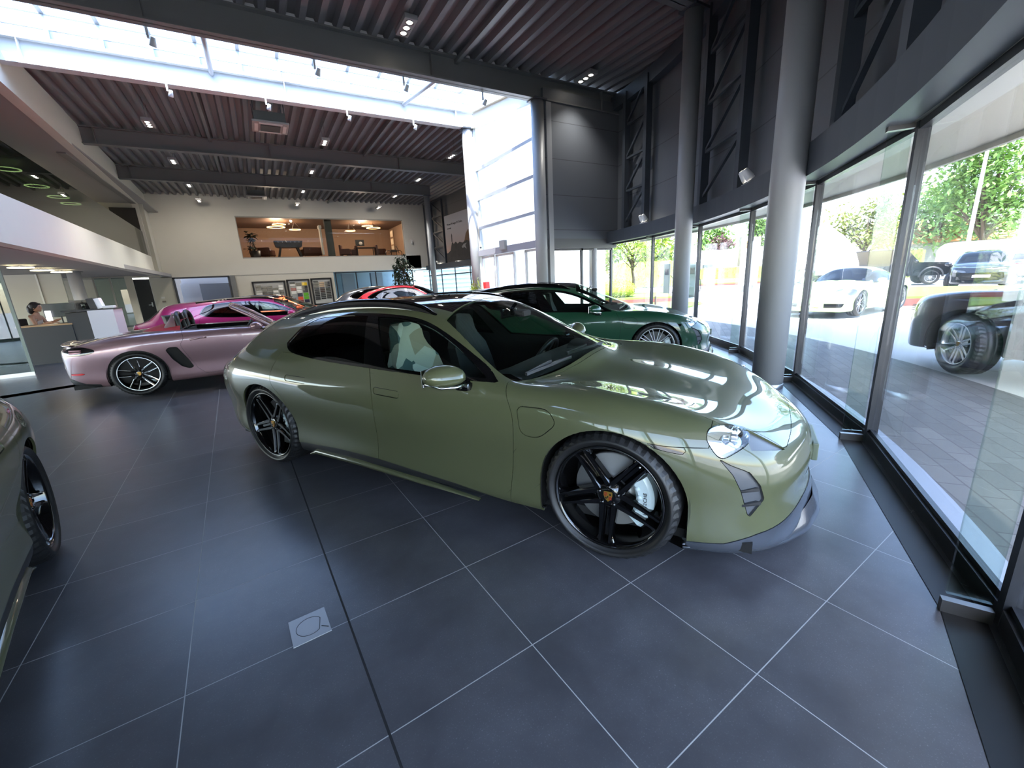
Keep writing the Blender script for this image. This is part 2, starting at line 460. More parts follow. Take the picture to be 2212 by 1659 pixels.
# ---- other bodies: (x, ys, zs[, dxs])
def tb(rows): return [(r[0], [(y, z, d) for y, z, d in zip(r[1], r[2], r[3] if len(r) > 3 else [0]*10)]) for r in rows]
NOSE = [-.03, .03, .02, .02, .0, -.02, -.04, -.06, -.08, -.09]
SUV = tb([
 (2.44, [0]*10, [.25, .28, .42, .58, .72, .80, .86, .90, .925, .935], NOSE),
 (2.36, [.42, .46, .48, .49, .48, .46, .42, .36, .20, 0], [.25, .28, .42, .58, .72, .80, .87, .915, .94, .95], NOSE),
 (2.16, [.74, .80, .82, .83, .81, .78, .72, .60, .32, 0], [.25, .28, .43, .62, .78, .87, .93, .96, .965, .97]),
 (1.90, [.86, .92, .93, .945, .93, .89, .83, .70, .38, 0], [.27, .30, .45, .66, .86, .95, .99, 1.0, .995, 1.0]),
 (1.45, [.89, .945, .955, .975, .965, .93, .87, .75, .42, 0], [.28, .31, .47, .70, .90, .99, 1.04, 1.045, 1.05, 1.06]),
 (.95, [.89, .945, .95, .97, .96, .93, .88, .80, .44, 0], [.28, .31, .47, .70, .90, 1.01, 1.07, 1.09, 1.12, 1.13], [0]*8+[.15, .22]),
 (.50, [.89, .945, .95, .965, .955, .92, .83, .72, .40, 0], [.28, .31, .47, .70, .91, 1.04, 1.20, 1.33, 1.40, 1.42], [0]*8+[.06, .10]),
 (.08, [.89, .945, .95, .965, .955, .915, .80, .66, .36, 0], [.28, .31, .47, .70, .91, 1.05, 1.32, 1.52, 1.59, 1.61]),
 (-.5, [.89, .945, .95, .97, .96, .91, .79, .665, .37, 0], [.28, .31, .47, .70, .92, 1.07, 1.35, 1.57, 1.645, 1.66]),
 (-1.1, [.89, .945, .955, .98, .97, .91, .79, .66, .37, 0], [.28, .31, .47, .70, .93, 1.09, 1.34, 1.53, 1.60, 1.615]),
 (-1.6, [.88, .94, .955, .985, .975, .90, .775, .63, .35, 0], [.29, .32, .48, .72, .94, 1.10, 1.29, 1.44, 1.50, 1.515]),
 (-2.05, [.84, .90, .92, .95, .93, .86, .74, .59, .33, 0], [.32, .35, .50, .74, .96, 1.09, 1.21, 1.30, 1.34, 1.35]),
 (-2.32, [.68, .74, .77, .80, .78, .72, .62, .50, .28, 0], [.36, .39, .52, .74, .94, 1.04, 1.10, 1.13, 1.15, 1.155]),
 (-2.44, [.40, .44, .47, .48, .47, .43, .37, .30, .16, 0], [.38, .41, .54, .74, .92, 1.02, 1.07, 1.09, 1.10, 1.105]),
 (-2.48, [0]*10, [.38, .41, .54, .74, .92, 1.01, 1.05, 1.07, 1.08, 1.085], [.03, .02, 0, -.02, 0, .01, .02, .02, .01, .01])])
C911 = tb([
 (2.05, [0]*10, [.15, .18, .30, .42, .50, .54, .565, .58, .59, .595], NOSE),
 (1.98, [.42, .46, .46, .46, .44, .41, .37, .31, .17, 0], [.15, .18, .30, .43, .52, .56, .585, .60, .605, .61], NOSE),
 (1.80, [.70, .76, .77, .77, .75, .71, .65, .54, .28, 0], [.15, .18, .32, .48, .59, .65, .675, .67, .655, .66]),
 (1.55, [.80, .85, .86, .875, .86, .82, .76, .63, .33, 0], [.16, .19, .35, .54, .70, .77, .795, .775, .745, .75]),
 (1.22, [.82, .87, .875, .905, .89, .855, .79, .66, .36, 0], [.16, .20, .37, .57, .75, .83, .855, .83, .80, .805]),
 (.80, [.82, .87, .87, .89, .885, .86, .80, .70, .38, 0], [.16, .20, .37, .57, .75, .84, .87, .865, .86, .865]),
 (.48, [.82, .87, .87, .885, .88, .855, .80, .72, .40, 0], [.16, .20, .37, .57, .76, .845, .89, .905, .93, .94], [0]*8+[.14, .20]),
 (.18, [.82, .87, .87, .885, .88, .85, .75, .63, .35, 0], [.16, .20, .37, .57, .77, .855, .98, 1.07, 1.12, 1.135], [0]*8+[.04, .08]),
 (-.10, [.82, .87, .87, .89, .885, .85, .70, .55, .31, 0], [.16, .20, .37, .58, .78, .87, 1.06, 1.20, 1.265, 1.28]),
 (-.50, [.82, .87, .88, .905, .90, .86, .69, .54, .31, 0], [.16, .20, .38, .59, .80, .885, 1.07, 1.215, 1.285, 1.30]),
 (-.95, [.82, .88, .90, .935, .93, .88, .70, .53, .30, 0], [.16, .21, .40, .61, .82, .90, 1.03, 1.14, 1.205, 1.22]),
 (-1.30, [.82, .88, .91, .95, .945, .89, .71, .52, .29, 0], [.17, .22, .41, .62, .83, .90, .98, 1.03, 1.085, 1.10]),
 (-1.75, [.78, .84, .87, .91, .90, .84, .69, .50, .27, 0], [.19, .24, .42, .62, .80, .86, .89, .905, .925, .93]),
 (-2.05, [.62, .68, .72, .74, .73, .69, .57, .42, .23, 0], [.24, .28, .43, .60, .74, .79, .81, .815, .82, .825]),
 (-2.18, [.34, .38, .41, .42, .41, .39, .33, .25, .14, 0], [.26, .30, .44, .59, .70, .75, .765, .77, .775, .78]),
 (-2.22, [0]*10, [.26, .30, .44, .59, .70, .745, .76, .765, .77, .775], [.03, .02, 0, -.02, 0, .01, .01, .01, .01, .01])])
ROAD = tb([
 (2.10, [0]*10, [.15, .18, .30, .42, .50, .54, .565, .58, .59, .595], NOSE),
 (2.03, [.42, .46, .46, .46, .44, .41, .37, .31, .17, 0], [.15, .18, .30, .43, .52, .56, .585, .60, .605, .61], NOSE),
 (1.84, [.70, .76, .77, .77, .75, .71, .65, .54, .28, 0], [.15, .18, .32, .48, .59, .65, .675, .67, .655, .66]),
 (1.58, [.79, .84, .85, .86, .85, .81, .75, .62, .33, 0], [.16, .19, .35, .54, .70, .76, .785, .77, .745, .75]),
 (1.24, [.81, .86, .865, .89, .88, .845, .78, .65, .36, 0], [.16, .20, .37, .57, .75, .82, .845, .83, .81, .815]),
 (.80, [.81, .86, .86, .875, .87, .85, .80, .70, .38, 0], [.16, .20, .37, .57, .75, .84, .87, .875, .88, .885]),
 (.40, [.81, .86, .855, .865, .865, .845, .79, .68, .37, 0], [.16, .20, .37, .57, .77, .865, .905, .915, .92, .925]),
 (0., [.81, .86, .85, .86, .865, .845, .79, .67, .36, 0], [.16, .20, .37, .57, .78, .875, .92, .93, .935, .94]),
 (-.45, [.81, .86, .85, .87, .875, .85, .78, .66, .35, 0], [.16, .20, .38, .58, .79, .885, .93, .945, .955, .96]),
 (-.85, [.81, .86, .87, .895, .895, .86, .77, .64, .34, 0], [.16, .20, .38, .59, .80, .895, .94, .955, .965, .97]),
 (-1.24, [.81, .86, .88, .91, .91, .865, .75, .62, .33, 0], [.17, .21, .39, .60, .81, .895, .935, .945, .95, .955]),
 (-1.65, [.78, .83, .86, .89, .885, .82, .70, .57, .31, 0], [.19, .23, .40, .61, .79, .865, .895, .905, .91, .915]),
 (-1.98, [.66, .72, .76, .78, .77, .72, .61, .48, .27, 0], [.22, .26, .41, .60, .75, .80, .825, .835, .845, .85]),
 (-2.17, [.40, .44, .48, .49, .48, .44, .38, .30, .17, 0], [.26, .30, .42, .58, .71, .76, .785, .80, .81, .815]),
 (-2.23, [0]*10, [.26, .30, .42, .58, .70, .75, .775, .785, .795, .80], [.03, .02, 0, -.02, 0, .01, .01, .01, .01, .01])])
# ---------------------------------------------------------------- wheels
def join_into(o, other):
    """append another mesh object's geometry (with its material) to o"""
    bm = bmesh.new(); bm.from_mesh(o.data); me = other.data.copy()
    base = len(o.data.materials)
    for m in other.data.materials: o.data.materials.append(m)
    for p in me.polygons: p.material_index += base
    bm.from_mesh(me); bm.to_mesh(o.data); bm.free(); bpy.data.objects.remove(other); bpy.data.meshes.remove(me)
def spoke(mb, a, r0, r1, w0, w1, y0, y1, th=.03, s0=0., s1=0., ridge=.0):
    """tapered spoke in the wheel plane (axis y); a = angle, s = sideways shift"""
    ca, sa = math.cos(a), math.sin(a)
    def P(r, s, y): return (r*ca-s*sa, y, r*sa+s*ca)
    vs = []
    N = 5
    for i in range(N):
        t = i/(N-1); r = r0+(r1-r0)*t; w = w0+(w1-w0)*t; sh = s0+(s1-s0)*t
        y = y0+(y1-y0)*(t**1.6)
        vs += [P(r, sh-w/2, y-th), P(r, sh-w/2, y-.004), P(r, sh-w*.3, y+ridge), P(r, sh+w*.3, y+ridge), P(r, sh+w/2, y-.004), P(r, sh+w/2, y-th)]
    fs = []
    for i in range(N-1):
        a0 = i*6; b0 = a0+6
        for k in range(6): fs.append((a0+k, a0+(k+1) % 6, b0+(k+1) % 6, b0+k))
    fs += [(0, 1, 2, 3, 4, 5), tuple((N-1)*6+k for k in (5, 4, 3, 2, 1, 0))]
    mb.add(vs, fs)
CREST = None
def crest(y, s=.026):
    """little shield badge: gold field, red/black bars, dark inner shield"""
    mb = MB()
    def sh(k): return [(-.8*k, .9*k), (-.4*k, .98*k), (.4*k, .98*k), (.8*k, .9*k), (.82*k, .2*k), (.6*k, -.5*k), (0, -1.05*k), (-.6*k, -.5*k), (-.82*k, .2*k)]
    mb.prism([(p[0], p[1]) for p in sh(s)], y, y+.003, 'y')
    o = mb.build('crest_badge', mat('badge_gold', (190, 150, 70), .3, .8))
    for q, (cx, cz) in enumerate(((-.42, .42), (.42, -.32), (.42, .42), (-.36, -.32))):
        k = MB()
        if q < 2:
            for j in (-.22, 0.02, .26): k.box((s*cx, y+.0035, s*(cz+j)), (s*.55, .002, s*.13))
            join_into(o, k.build('t', mat('badge_red', (150, 30, 25), .4) if True else None))
        else:
            k.box((s*cx, y+.0035, s*cz), (s*.3, .002, s*.36)); join_into(o, k.build('t', mat('badge_black', (20, 18, 16), .4)))
    k = MB(); k.prism([(p[0]*.36, p[1]*.36) for p in sh(s)], y+.002, y+.005, 'y'); join_into(o, k.build('t', mat('badge_gold', (190, 150, 70))))
    k = MB(); k.box((0, y+.006, -.02*s), (s*.2, .002, s*.34)); join_into(o, k.build('t', mat('badge_black', (20, 18, 16))))
    return o
def make_wheel(style, r=.355, rim=.285, w=.29, detail=True, caliper=None, name='wheel'):
    """tyre (part) with rim, disc, caliper and cap as sub-parts; outer face towards +y, origin at the hub"""
    rub = mat('tyre_rubber', (24, 24, 25), .62, spec=.35)
    h = w/2; mb = MB(); n = 96 if detail else 40
    prof = [(rim-.004, h-.045), (rim+.004, h-.022), (rim+.012, h-.02), (rim+.02, h-.008), (rim+(r-rim)*.45, h+.004), (r-.03, h-.004), (r-.016, h-.016), (r-.005, h-.032), (r, h-.055),
            (r, h*.36), (r-.008, h*.34), (r-.008, h*.27), (r, h*.25), (r, -h*.25), (r-.008, -h*.27), (r-.008, -h*.34), (r, -h*.36), (r, -h+.055), (r-.005, -h+.032), (r-.03, -h+.004), (rim+.02, -h+.01), (rim-.004, -h+.02)]
    vs = []; m = len(prof)
    for k in range(n):
        a = 2*PI*k/n; ca, sa = math.cos(a), math.sin(a)
        for i, (q, y) in enumerate(prof):
            if detail and k % 2 == 0 and i in (6, 7, 8, 17, 18): q -= .006
            vs.append((q*ca, y, q*sa))
    fs = [(k*m+i, ((k+1) % n)*m+i, ((k+1) % n)*m+i+1, k*m+i+1) for k in range(n) for i in range(m-1)]
    mb.add(vs, fs, not detail)
    mb.sm = [not (i % (m-1) in (5, 6, 7, 8, 16, 17)) for i in range(len(fs))] if detail else mb.sm
    ty = mb.build(name, rub)
    S = {'mission': ('rim_gloss_black', (8, 8, 9), .08), 'split': ('rim_gloss_black', (8, 8, 9), .08), 'mesh': ('rim_silver', (205, 207, 210), .25), 'multi': ('rim_silver', (205, 207, 210), .25), 'dark': ('rim_grey', (120, 122, 126), .25)}[style]
    rm = mat(S[0], S[1], S[2], .0 if 'black' in S[0] else .9, .6)
    k = MB(); nn = 72 if detail else 36
    k.lathe([(rim+.003, h-.024), (rim+.001, h-.015), (rim-.006, h-.014), (rim-.014, h-.026), (rim-.018, h-.06), (rim-.035, h-.12), (rim-.04, -h+.03)], axis='y', n=nn)
    yf = h-.035
    hubr = .068
    if style == 'mission':
        for q in range(5):
            a = PI/2+PI/5+q*2*PI/5-.06
            for s in (-1, 1): spoke(k, a, .05, rim-.012, .040, .017, yf-.022, yf-.002, .045, s*.031, s*.026, .006)
            spoke(k, a, .10, rim-.04, .03, .03, yf-.055, yf-.035, .02)
            for s in (-1, 1): spoke(k, a, rim-.05, rim-.004, .02, .03, yf-.012, yf-.002, .04, s*.028, s*.045)
    elif style == 'split':
        for q in range(5):
            a = PI/2+q*2*PI/5+.18
            for s in (-1, 1): spoke(k, a, .05, rim-.012, .034, .030, yf-.02, yf-.004, .04, s*.026, s*.048, .004)
    elif style == 'mesh':
        for q in range(10):
            a = PI/2+q*2*PI/10
            for s in (-1, 1): spoke(k, a, .05, rim-.012, .016, .014, yf-.02, yf-.006, .03, s*.006, s*.055, .003)
    elif style == 'multi':
        for q in range(6):
            a = PI/2+q*2*PI/6+.2
            for s in (-1, 1): spoke(k, a, .05, rim-.012, .03, .022, yf-.02, yf-.006, .035, s*.02, s*.034, .004)
    else:
        for q in range(10):
            a = PI/2+q*2*PI/10
            spoke(k, a, .05, rim-.012, .022, .016, yf-.02, yf-.006, .03, 0, .05, .003)
            spoke(k, a+.12, rim*.55, rim-.012, .018, .014, yf-.018, yf-.006, .03, .0, -.045, .003)
    k.lathe([(.0, yf-.012), (.03, yf-.012), (.055, yf-.016), (hubr, yf-.03), (hubr+.02, yf-.06)], axis='y', n=28)
    for q in range(5):
        a = PI/2+q*2*PI/5+(.0 if style != 'mission' else -.06)
        k.lathe([(.0, yf-.010), (.010, yf-.010), (.012, yf-.02)], (.052*math.cos(a), .004, .052*math.sin(a)), 'y', 8)
    ro = k.build('rim', rm, ty)
    if style == 'split':   # bright machined faces and lip
        b = MB(); b.lathe([(rim-.002, h-.013), (rim-.012, h-.0135)], axis='y', n=nn)
        for q in range(5):
            a = PI/2+q*2*PI/5+.18
            for s in (-1, 1): spoke(b, a, .10, rim-.012, .010, .014, yf-.010, yf+.004, .004, s*.042, s*.056)
        join_into(ro, b.build('t', mat('rim_bright', (235, 236, 238), .15, .85)))
    if style == 'mission':
        b = MB(); b.sphere((.262*math.cos(.9), h-.02, .262*math.sin(.9)), .006, 8, 6); join_into(ro, b.build('t', mat('rim_bright', (235, 236, 238), .15, .85)))
    d = MB(); d.lathe([(.06, h-.125), (.105, h-.115), (.108, h-.128), (.205, h-.128), (.205, h-.165), (.06, h-.165)], axis='y', n=nn)
    do = d.build('brake_disc', mat('disc_steel', (176, 176, 174), .42, .45), ty)
    inn = MB(); inn.lathe([(0, -h+.05), (rim-.04, -h+.04)], axis='y', n=nn); join_into(do, inn.build('t', mat('black_matte', (14, 14, 15), .8)))
    if detail:
        c = MB(); a0, a1 = -.78, .62; pr = [(.135, h-.16), (.135, h-.082), (.15, h-.07), (.205, h-.07), (.226, h-.085), (.226, h-.16)]
        c.lathe(pr, axis='y', n=18, a0=a0, a1=a1, smooth=False); m6 = len(pr)
        o0 = len(c.v)-19*m6; c.f.append(tuple(o0+i for i in range(m6))); c.sm.append(False); c.f.append(tuple(o0+18*m6+i for i in range(m6-1, -1, -1))); c.sm.append(False)
        for aa in (-.55, -.3, .1, .4): c.lathe([(0, h-.064), (.013, h-.064), (.014, h-.072)], (.155*math.cos(aa), 0, .155*math.sin(aa)), 'y', 10)
        co = c.build('brake_caliper', caliper or mat('caliper_white', (190, 205, 208), .3, coat=.5), ty)
        mtx = Matrix.Translation((.182, h-.066, -.014)) @ Matrix.Rotation(PI/2, 4, 'X') @ Matrix.Rotation(PI, 4, 'Y') @ Matrix.Rotation(PI/2, 4, 'Z')
        t = text('PORSCHE', .026, mat('letter_dark', (60, 62, 66), .5), 'lettering', None, .0008, mtx, wide=1.15)
        join_into(co, t)
        cb = crest(yf-.010, .028); cb.parent = ty; cb.name = 'center_cap'
    return ty
def put_wheels(root, proto, pts, turn=0.):
    """pts: list of (x, y, z); left wheels face +y, right wheels -y; returns the copies"""
    out = []
    ch = kids(proto)
    for i, (x, y, z) in enumerate(pts):
        if i == 0 and proto.parent is None: w = proto; new = False
        else:
            w = proto.copy(); COL.objects.link(w)
            for c in ch: d = c.copy(); COL.objects.link(d); d.parent = w
        w.parent = root; w.location = (x, y, z)
        w.rotation_euler = (0, 0, (PI if y < 0 else 0)+(turn if x > 0 else 0))
        if y < 0: w.scale = (-1, 1, 1)
        out.append(w)
    return out
# ---------------------------------------------------------------- the estate-bodied electric car (several in the hall)
PAINT = {}
def paint(name, rgb, rough=.45, metal=0.0, coat=1., spec=.25):
    m = mat(name, rgb, rough, metal, coat, spec); return m
M_TRIM = mat('gloss_black', (7, 7, 8), .06, 0, .5)
M_MATTE = mat('black_matte', (14, 14, 15), .8)
M_SATIN = mat('dark_plastic', (34, 35, 37), .45)
M_CHROME = mat('chrome', (225, 228, 230), .06, 1.)
G_CLEAR = glass('car_glass_clear', (205, 218, 210), 1.)
G_DARK = glass('car_glass_dark', (62, 64, 66), 1.)
G_LENS = glass('lamp_lens', (225, 232, 236), 1.6)
def mirror2(p): return p+[(a, -b) for a, b in reversed(p) if abs(b) > 1e-6]
def shield_poly(side, pts):
    return pts
def car_cuts(sh, spec):
    pass
def seat(parent, x, y, cover, shell, name='front_seat'):
    """sports seat: cushion, bolstered backrest with integrated headrest"""
    mb = MB(); mb.box((x, y, .42), (.52, .50, .14), bev=.05)
    for s in (-1, 1): mb.box((x+.02, y+s*.24, .46), (.50, .09, .16), bev=.04)
    o = mb.build(name, shell, parent)
    k = MB()
    G = []
    prof = [(0, .46, .25), (-.05, .60, .27), (-.10, .75, .27), (-.15, .90, .25), (-.185, 1.0, .17), (-.20, 1.06, .145), (-.21, 1.13, .14), (-.22, 1.18, .11)]
    prof = [(x-.20+a, b, c) for a, b, c in prof]
    for (px, pz, hw) in prof:
        row = []
        for j in range(13):
            t = (j-6)/6; row.append((px+.05*(abs(t)**2.2)+(.0), y+hw*t, pz-.015*t*t))
        G.append(row)
    k.grid(G); Gb = [[(p[0]-.09-.02*(1-abs((j-6)/6)), p[1]*1.0, p[2]) for j, p in enumerate(r)] for r in G]
    k.grid([r[::-1] for r in Gb])
    for i in range(len(G)-1):
        for j in (0, 12): k.add([G[i][j], G[i+1][j], Gb[i+1][j], Gb[i][j]], [(0, 1, 2, 3)], True)
    k.add([G[-1][j] for j in range(13)]+[Gb[-1][j] for j in range(13)], [(j, j+1, 14+j, 13+j) for j in range(12)], True)
    b = k.build('backrest', cover, o)
    return o
def seat_cover():
    """camouflage-like cover: pale, teal and beige patches"""
    m = bpy.data.materials.new('seat_cover'); m.use_nodes = True; nt = m.node_tree; b = nt.nodes['Principled BSDF']
    tc = nt.nodes.new('ShaderNodeTexCoord'); v = nt.nodes.new('ShaderNodeTexVoronoi'); v.inputs['Scale'].default_value = 7
    r = nt.nodes.new('ShaderNodeValToRGB'); r.color_ramp.interpolation = 'CONSTANT'
    e = r.color_ramp.elements; e[0].color = (*s2l((178, 178, 166)), 1); e[1].position = .35; e[1].color = (*s2l((70, 92, 92)), 1)
    for p, c in ((.55, (196, 196, 188)), (.75, (150, 140, 122)), (.88, (88, 104, 100))):
        q = e.new(p); q.color = (*s2l(c), 1)
    nt.links.new(tc.outputs['Object'], v.inputs['Vector']); nt.links.new(v.outputs['Color'], r.inputs['Fac']); nt.links.new(r.outputs['Color'], b.inputs['Base Color'])
    b.inputs['Roughness'].default_value = .8
    return m
def build_taycan(name, label, loc, rz, P):
    sh = Shell(TAYCAN, 7, 6)
    AX = 1.487; AR = .384
    # --- outlines
    for s in (1, -1):
        e2 = (0, -s*.353, .935); c1 = lambda c, n, s=s: c.y*s > .2 and c.x > 1.7
        sh.side([(AX+AR*math.cos(a), .352+AR*math.sin(a)*.98) for a in np.linspace(0, PI, 37)]+[(AX-AR, .0), (AX+AR, .0)], 'hole', s, .3)
        sh.side([(-AX+AR*math.cos(a), .352+AR*math.sin(a)*.98) for a in np.linspace(0, PI, 37)]+[(-AX-AR, .0), (-AX+AR, .0)], 'hole', s, .3)
    dlo = smooth2([(-1.262, 1.055), (-1.20, 1.012), (-1.06, .978), (-.73, .945), (-.27, .922), (.2, .907), (.60, .901), (.80, .900)], 5)+smooth2([(.82, .905), (.50, 1.068), (.30, 1.156), (.12, 1.218), (-.05, 1.251), (-.3, 1.272), (-.6, 1.277), (-.88, 1.268), (-1.06, 1.245), (-1.19, 1.175), (-1.262, 1.06)], 5)[:-1]
    gf = smooth2([(-.095, .935), (.2, .925), (.5, .919), (.735, .917)], 4)+smooth2([(.735, .92), (.47, 1.06), (.28, 1.145), (.12, 1.198), (-.05, 1.233), (-.2, 1.248), (-.335, 1.254)], 4)
    gr = smooth2([(-1.236, 1.062), (-1.18, 1.02), (-1.04, .99), (-.7, .959), (-.30, .94)], 4)+smooth2([(-.295, .94), (-.37, 1.1), (-.445, 1.258)], 4)+smooth2([(-.6, 1.262), (-.87, 1.254), (-1.05, 1.232), (-1.17, 1.168), (-1.232, 1.07)], 4)
    for s in (1, -1):
        L = 'L' if s > 0 else 'R'
        sh.side(dlo, 'dlo'+L, s, .3, only=['', None], cond=lambda c, n: abs(n.y) > .25)
        sh.side(gf, 'gf'+L, s, .3, only=['dlo'+L]); sh.side(gr, 'gr'+L, s, .3, only=['dlo'+L])
    ws = smooth2([(.215, 0), (.222, -.30), (.245, -.585)], 5)+smooth2([(.25, -.592), (.56, -.715), (.90, -.832)], 5)+smooth2([(.905, -.83), (1.02, -.58), (1.085, -.30), (1.10, 0)], 5)
    ws = [(a, -b) for a, b in ws][::-1] and ws
    sh.top(mirror2(ws), 'ws', .8, only=[None])
    hood = smooth2([(1.125, 0), (1.11, -.30), (1.045, -.58), (.955, -.80)], 5)+smooth2([(.97, -.812), (1.25, -.762), (1.55, -.738), (1.80, -.765), (1.975, -.762)], 4)+[(1.99, -.752), (2.058, -.662), (2.15, -.628), (2.243, -.588)]+smooth2([(2.262, -.55), (2.288, -.36), (2.298, -.18), (2.30, 0)], 4)
    sh.top(mirror2(hood), 'hood', .5, only=[None])
    sh.top(mirror2([(.205, 0), (.212, -.30), (.225, -.49), (-.3, -.505), (-.8, -.505), (-1.32, -.485), (-1.36, -.3), (-1.37, 0)]), 'roof', 1., only=[None])
    sh.top(mirror2([(-2.02, 0), (-2.02, -.47), (-2.34, -.44), (-2.40, -.2), (-2.41, 0)]), 'gb', .9, only=[None])
    for s in (1, -1):
        L = 'L' if s > 0 else 'R'; e2 = (0, -s*.353, .935); c1 = lambda c, n, s=s: c.y*s > .25 and c.x > 1.7
        hl = smooth2([(1.926, .372), (1.931, .412), (1.975, .441), (2.03, .449), (2.07, .440), (2.096, .414), (2.098, .376), (2.066, .334), (2.03, .303), (1.996, .284), (1.962, .306), (1.93, .355)], 3)
        sh.cut(hl, 'hl'+L, (1, 0, 0), e2, c1, only=[None, 'hood'])
        sh.cut([(2.05, .446), (2.10, .428), (2.247, .366), (2.252, .361), (2.20, .350), (2.11, .338), (2.095, .376)], 'ch'+L, (1, 0, 0), e2, c1, only=[None, 'hood'])
        sh.cut(rounded([(1.985, .280), (2.036, .257), (2.111, .237), (2.160, .180), (2.180, .119), (2.130, .030), (2.118, .036), (2.081, .149), (2.046, .215)], .012), 'in'+L, (1, 0, 0), e2, lambda c, n, s=s: c.y*s > .25 and c.x > 1.7 and c.z > .3, only=[None])
        sh.side([(1.68, .691), (1.76, .684), (1.84, .683), (1.848, .668), (1.835, .652), (1.77, .660), (1.71, .672)], 'mk'+L, s, .5, only=[None])
        sh.side([(1.85, .198), (2.03, .205), (2.17, .25), (2.37, .285), (2.7, .29), (2.7, -.2), (1.85, -.2)], 'lip', s, -.01, only=[None])
        sh.side([(1.5, .6845), (1.94, .6845), (1.94, 1.2), (2.7, 1.2), (2.7, -.2), (1.5, -.2)], 'bumper', s, -.01, only=[None])
        sh.side([(-1.2, -.2), (1.25, -.2), (1.25, .145), (.9, .177), (.5, .222), (-.19, .268), (-.6, .275), (-1.02, .262), (-1.2, .25)], 'sill'+L, s, .4, only=[None])
        sh.side(rounded([(.978, .775, .04), (1.0, .797, .04), (1.165, .80, .06), (1.224, .73, .06), (1.115, .632, .05), (1.0, .637, .05)], .04, 5), 'port'+L, s, .5, only=[None])
        sh.side(smooth2([(.862, .97), (.895, .86), (.947, .74), (.94, .5), (.90, .173)], 3)+[(.897, -.1), (-.19, -.1), (-.188, .27)]+smooth2([(-.172, .5), (-.168, .72), (-.20, .86), (-.262, .97)], 3), 'fd'+L, s, .4, only=[None])
        sh.side(smooth2([(-.266, .97), (-.202, .86), (-.171, .72), (-.175, .5), (-.191, .27)], 3)+[(-.19, -.1), (-1.3, -.1)]+smooth2([(-1.13, .48), (-1.2, .655), (-1.285, .745), (-1.29, .85), (-1.25, .99)], 3), 'rd'+L, s, .4, only=[None])
        for q, (hx, hz) in enumerate(((-.035, .776), (-.99, .803))):
            sh.side(rounded([(hx-.125, hz+.028), (hx+.115, hz+.017), (hx+.112, hz-.03), (hx-.122, hz-.018)], .024, 4), 'h%d' % q+L, s, .5, only=['fd'+L, 'rd'+L])
    sh.cut([(-.82, .80), (.82, .80), (.82, .835), (-.82, .835)], 'tail', (0, 1, 0), (0, 0, 1), lambda c, n: c.x < -2.1 and n.x < -.1, only=[None])
    # --- parts
    t = thing(name, label, 'car', loc, rz)
    body = sh.panel('body_shell', [None], P, t)
    sh.panel('hood', ['hood'], P, t)
    bp = sh.panel('front_bumper', ['bumper'], P, t)
    sh.panel('windscreen', ['ws'], G_CLEAR, t, gap=.003, off=-.002)
    sh.panel('roof_panel', ['roof'], M_TRIM, t, gap=.001, off=-.001)
    sh.panel('rear_window', ['gb'], G_DARK, t, gap=.001)
    sh.panel('tail_light', ['tail'], mat('tail_red', (110, 12, 14), .1, coat=.5), t)
    for L, s in (('L', 1), ('R', -1)):
        fd = sh.panel('front_door', ['fd'+L], P, t); rd = sh.panel('rear_door', ['rd'+L], P, t)
        sh.panel('window_trim', ['dlo'+L], M_TRIM, t, gap=.0, off=.001)
        sh.panel('side_window', ['gf'+L], G_CLEAR, fd, gap=0, off=-.002)
        sh.panel('side_window', ['gr'+L], G_DARK, rd, gap=0, off=-.002)
        sh.panel('door_handle', ['h0'+L], P, fd, gap=.0022, off=-.004); sh.panel('door_handle', ['h1'+L], P, rd, gap=.0022, off=-.004)
        sh.panel('sill_trim', ['sill'+L], M_SATIN, t, off=-.006)
        sh.panel('charging_flap', ['port'+L], P, t, gap=.0025)
        hl = sh.panel('headlight', ['hl'+L], G_LENS, t, gap=.002, off=.002, flange=.008)
        bowl = sh.panel('lamp_bowl', ['hl'+L], M_CHROME, hl, gap=.004, off=-.03, flange=-.025)
        led = MB()
        for i in range(2):
            for j in range(2): led.box((2.0+.035*i, s*(.80-.03*j), .705-.03*j+.012*i), (.03, .035, .022), bev=.006)
        led.build('led_module', mat('lamp_led', (230, 232, 235), .1, .6), hl)
        sh.panel('lamp_channel', ['ch'+L], mat('grey_plastic', (78, 80, 84), .35), bp, gap=.001, off=-.010)
        it = sh.panel('air_intake', ['in'+L], mat('grey_plastic', (78, 80, 84)), bp, gap=.001, off=-.012, flange=-.012)
        fin = MB()
        for zz, xx, y0 in ((.475, 2.115, .838), (.405, 2.128, .833)):
            fin.add([(xx-.035, s*(y0+.012), zz), (xx+.04, s*(y0-.035), zz+.012), (xx+.04, s*(y0-.035), zz-.006), (xx-.035, s*(y0+.008), zz-.012), (xx-.02, s*(y0-.06), zz)], [(0, 1, 4), (3, 4, 2), (0, 3, 2, 1)])
        fin.build('intake_fins', M_SATIN, it)
        sh.panel('side_marker', ['mk'+L], M_TRIM, bp, gap=.001)
        # body-coloured blade on the sill
        b = MB(); pts = [(-.98, .175), (-.9, .205), (-.4, .20), (.2, .172), (.68, .150)]
        G = []
        for i, (x, z) in enumerate(pts):
            w = [.012, .04, .040, .028, .004][i]; G.append([(x, s*.935, z+w*.6), (x, s*.955, z+w*.5), (x, s*.968, z), (x, s*.962, z-w*.5), (x, s*.93, z-w*.7)])
        b.grid(G); b.build('sill_blade', P, t)
        # mirror
        m = MB(); G = []
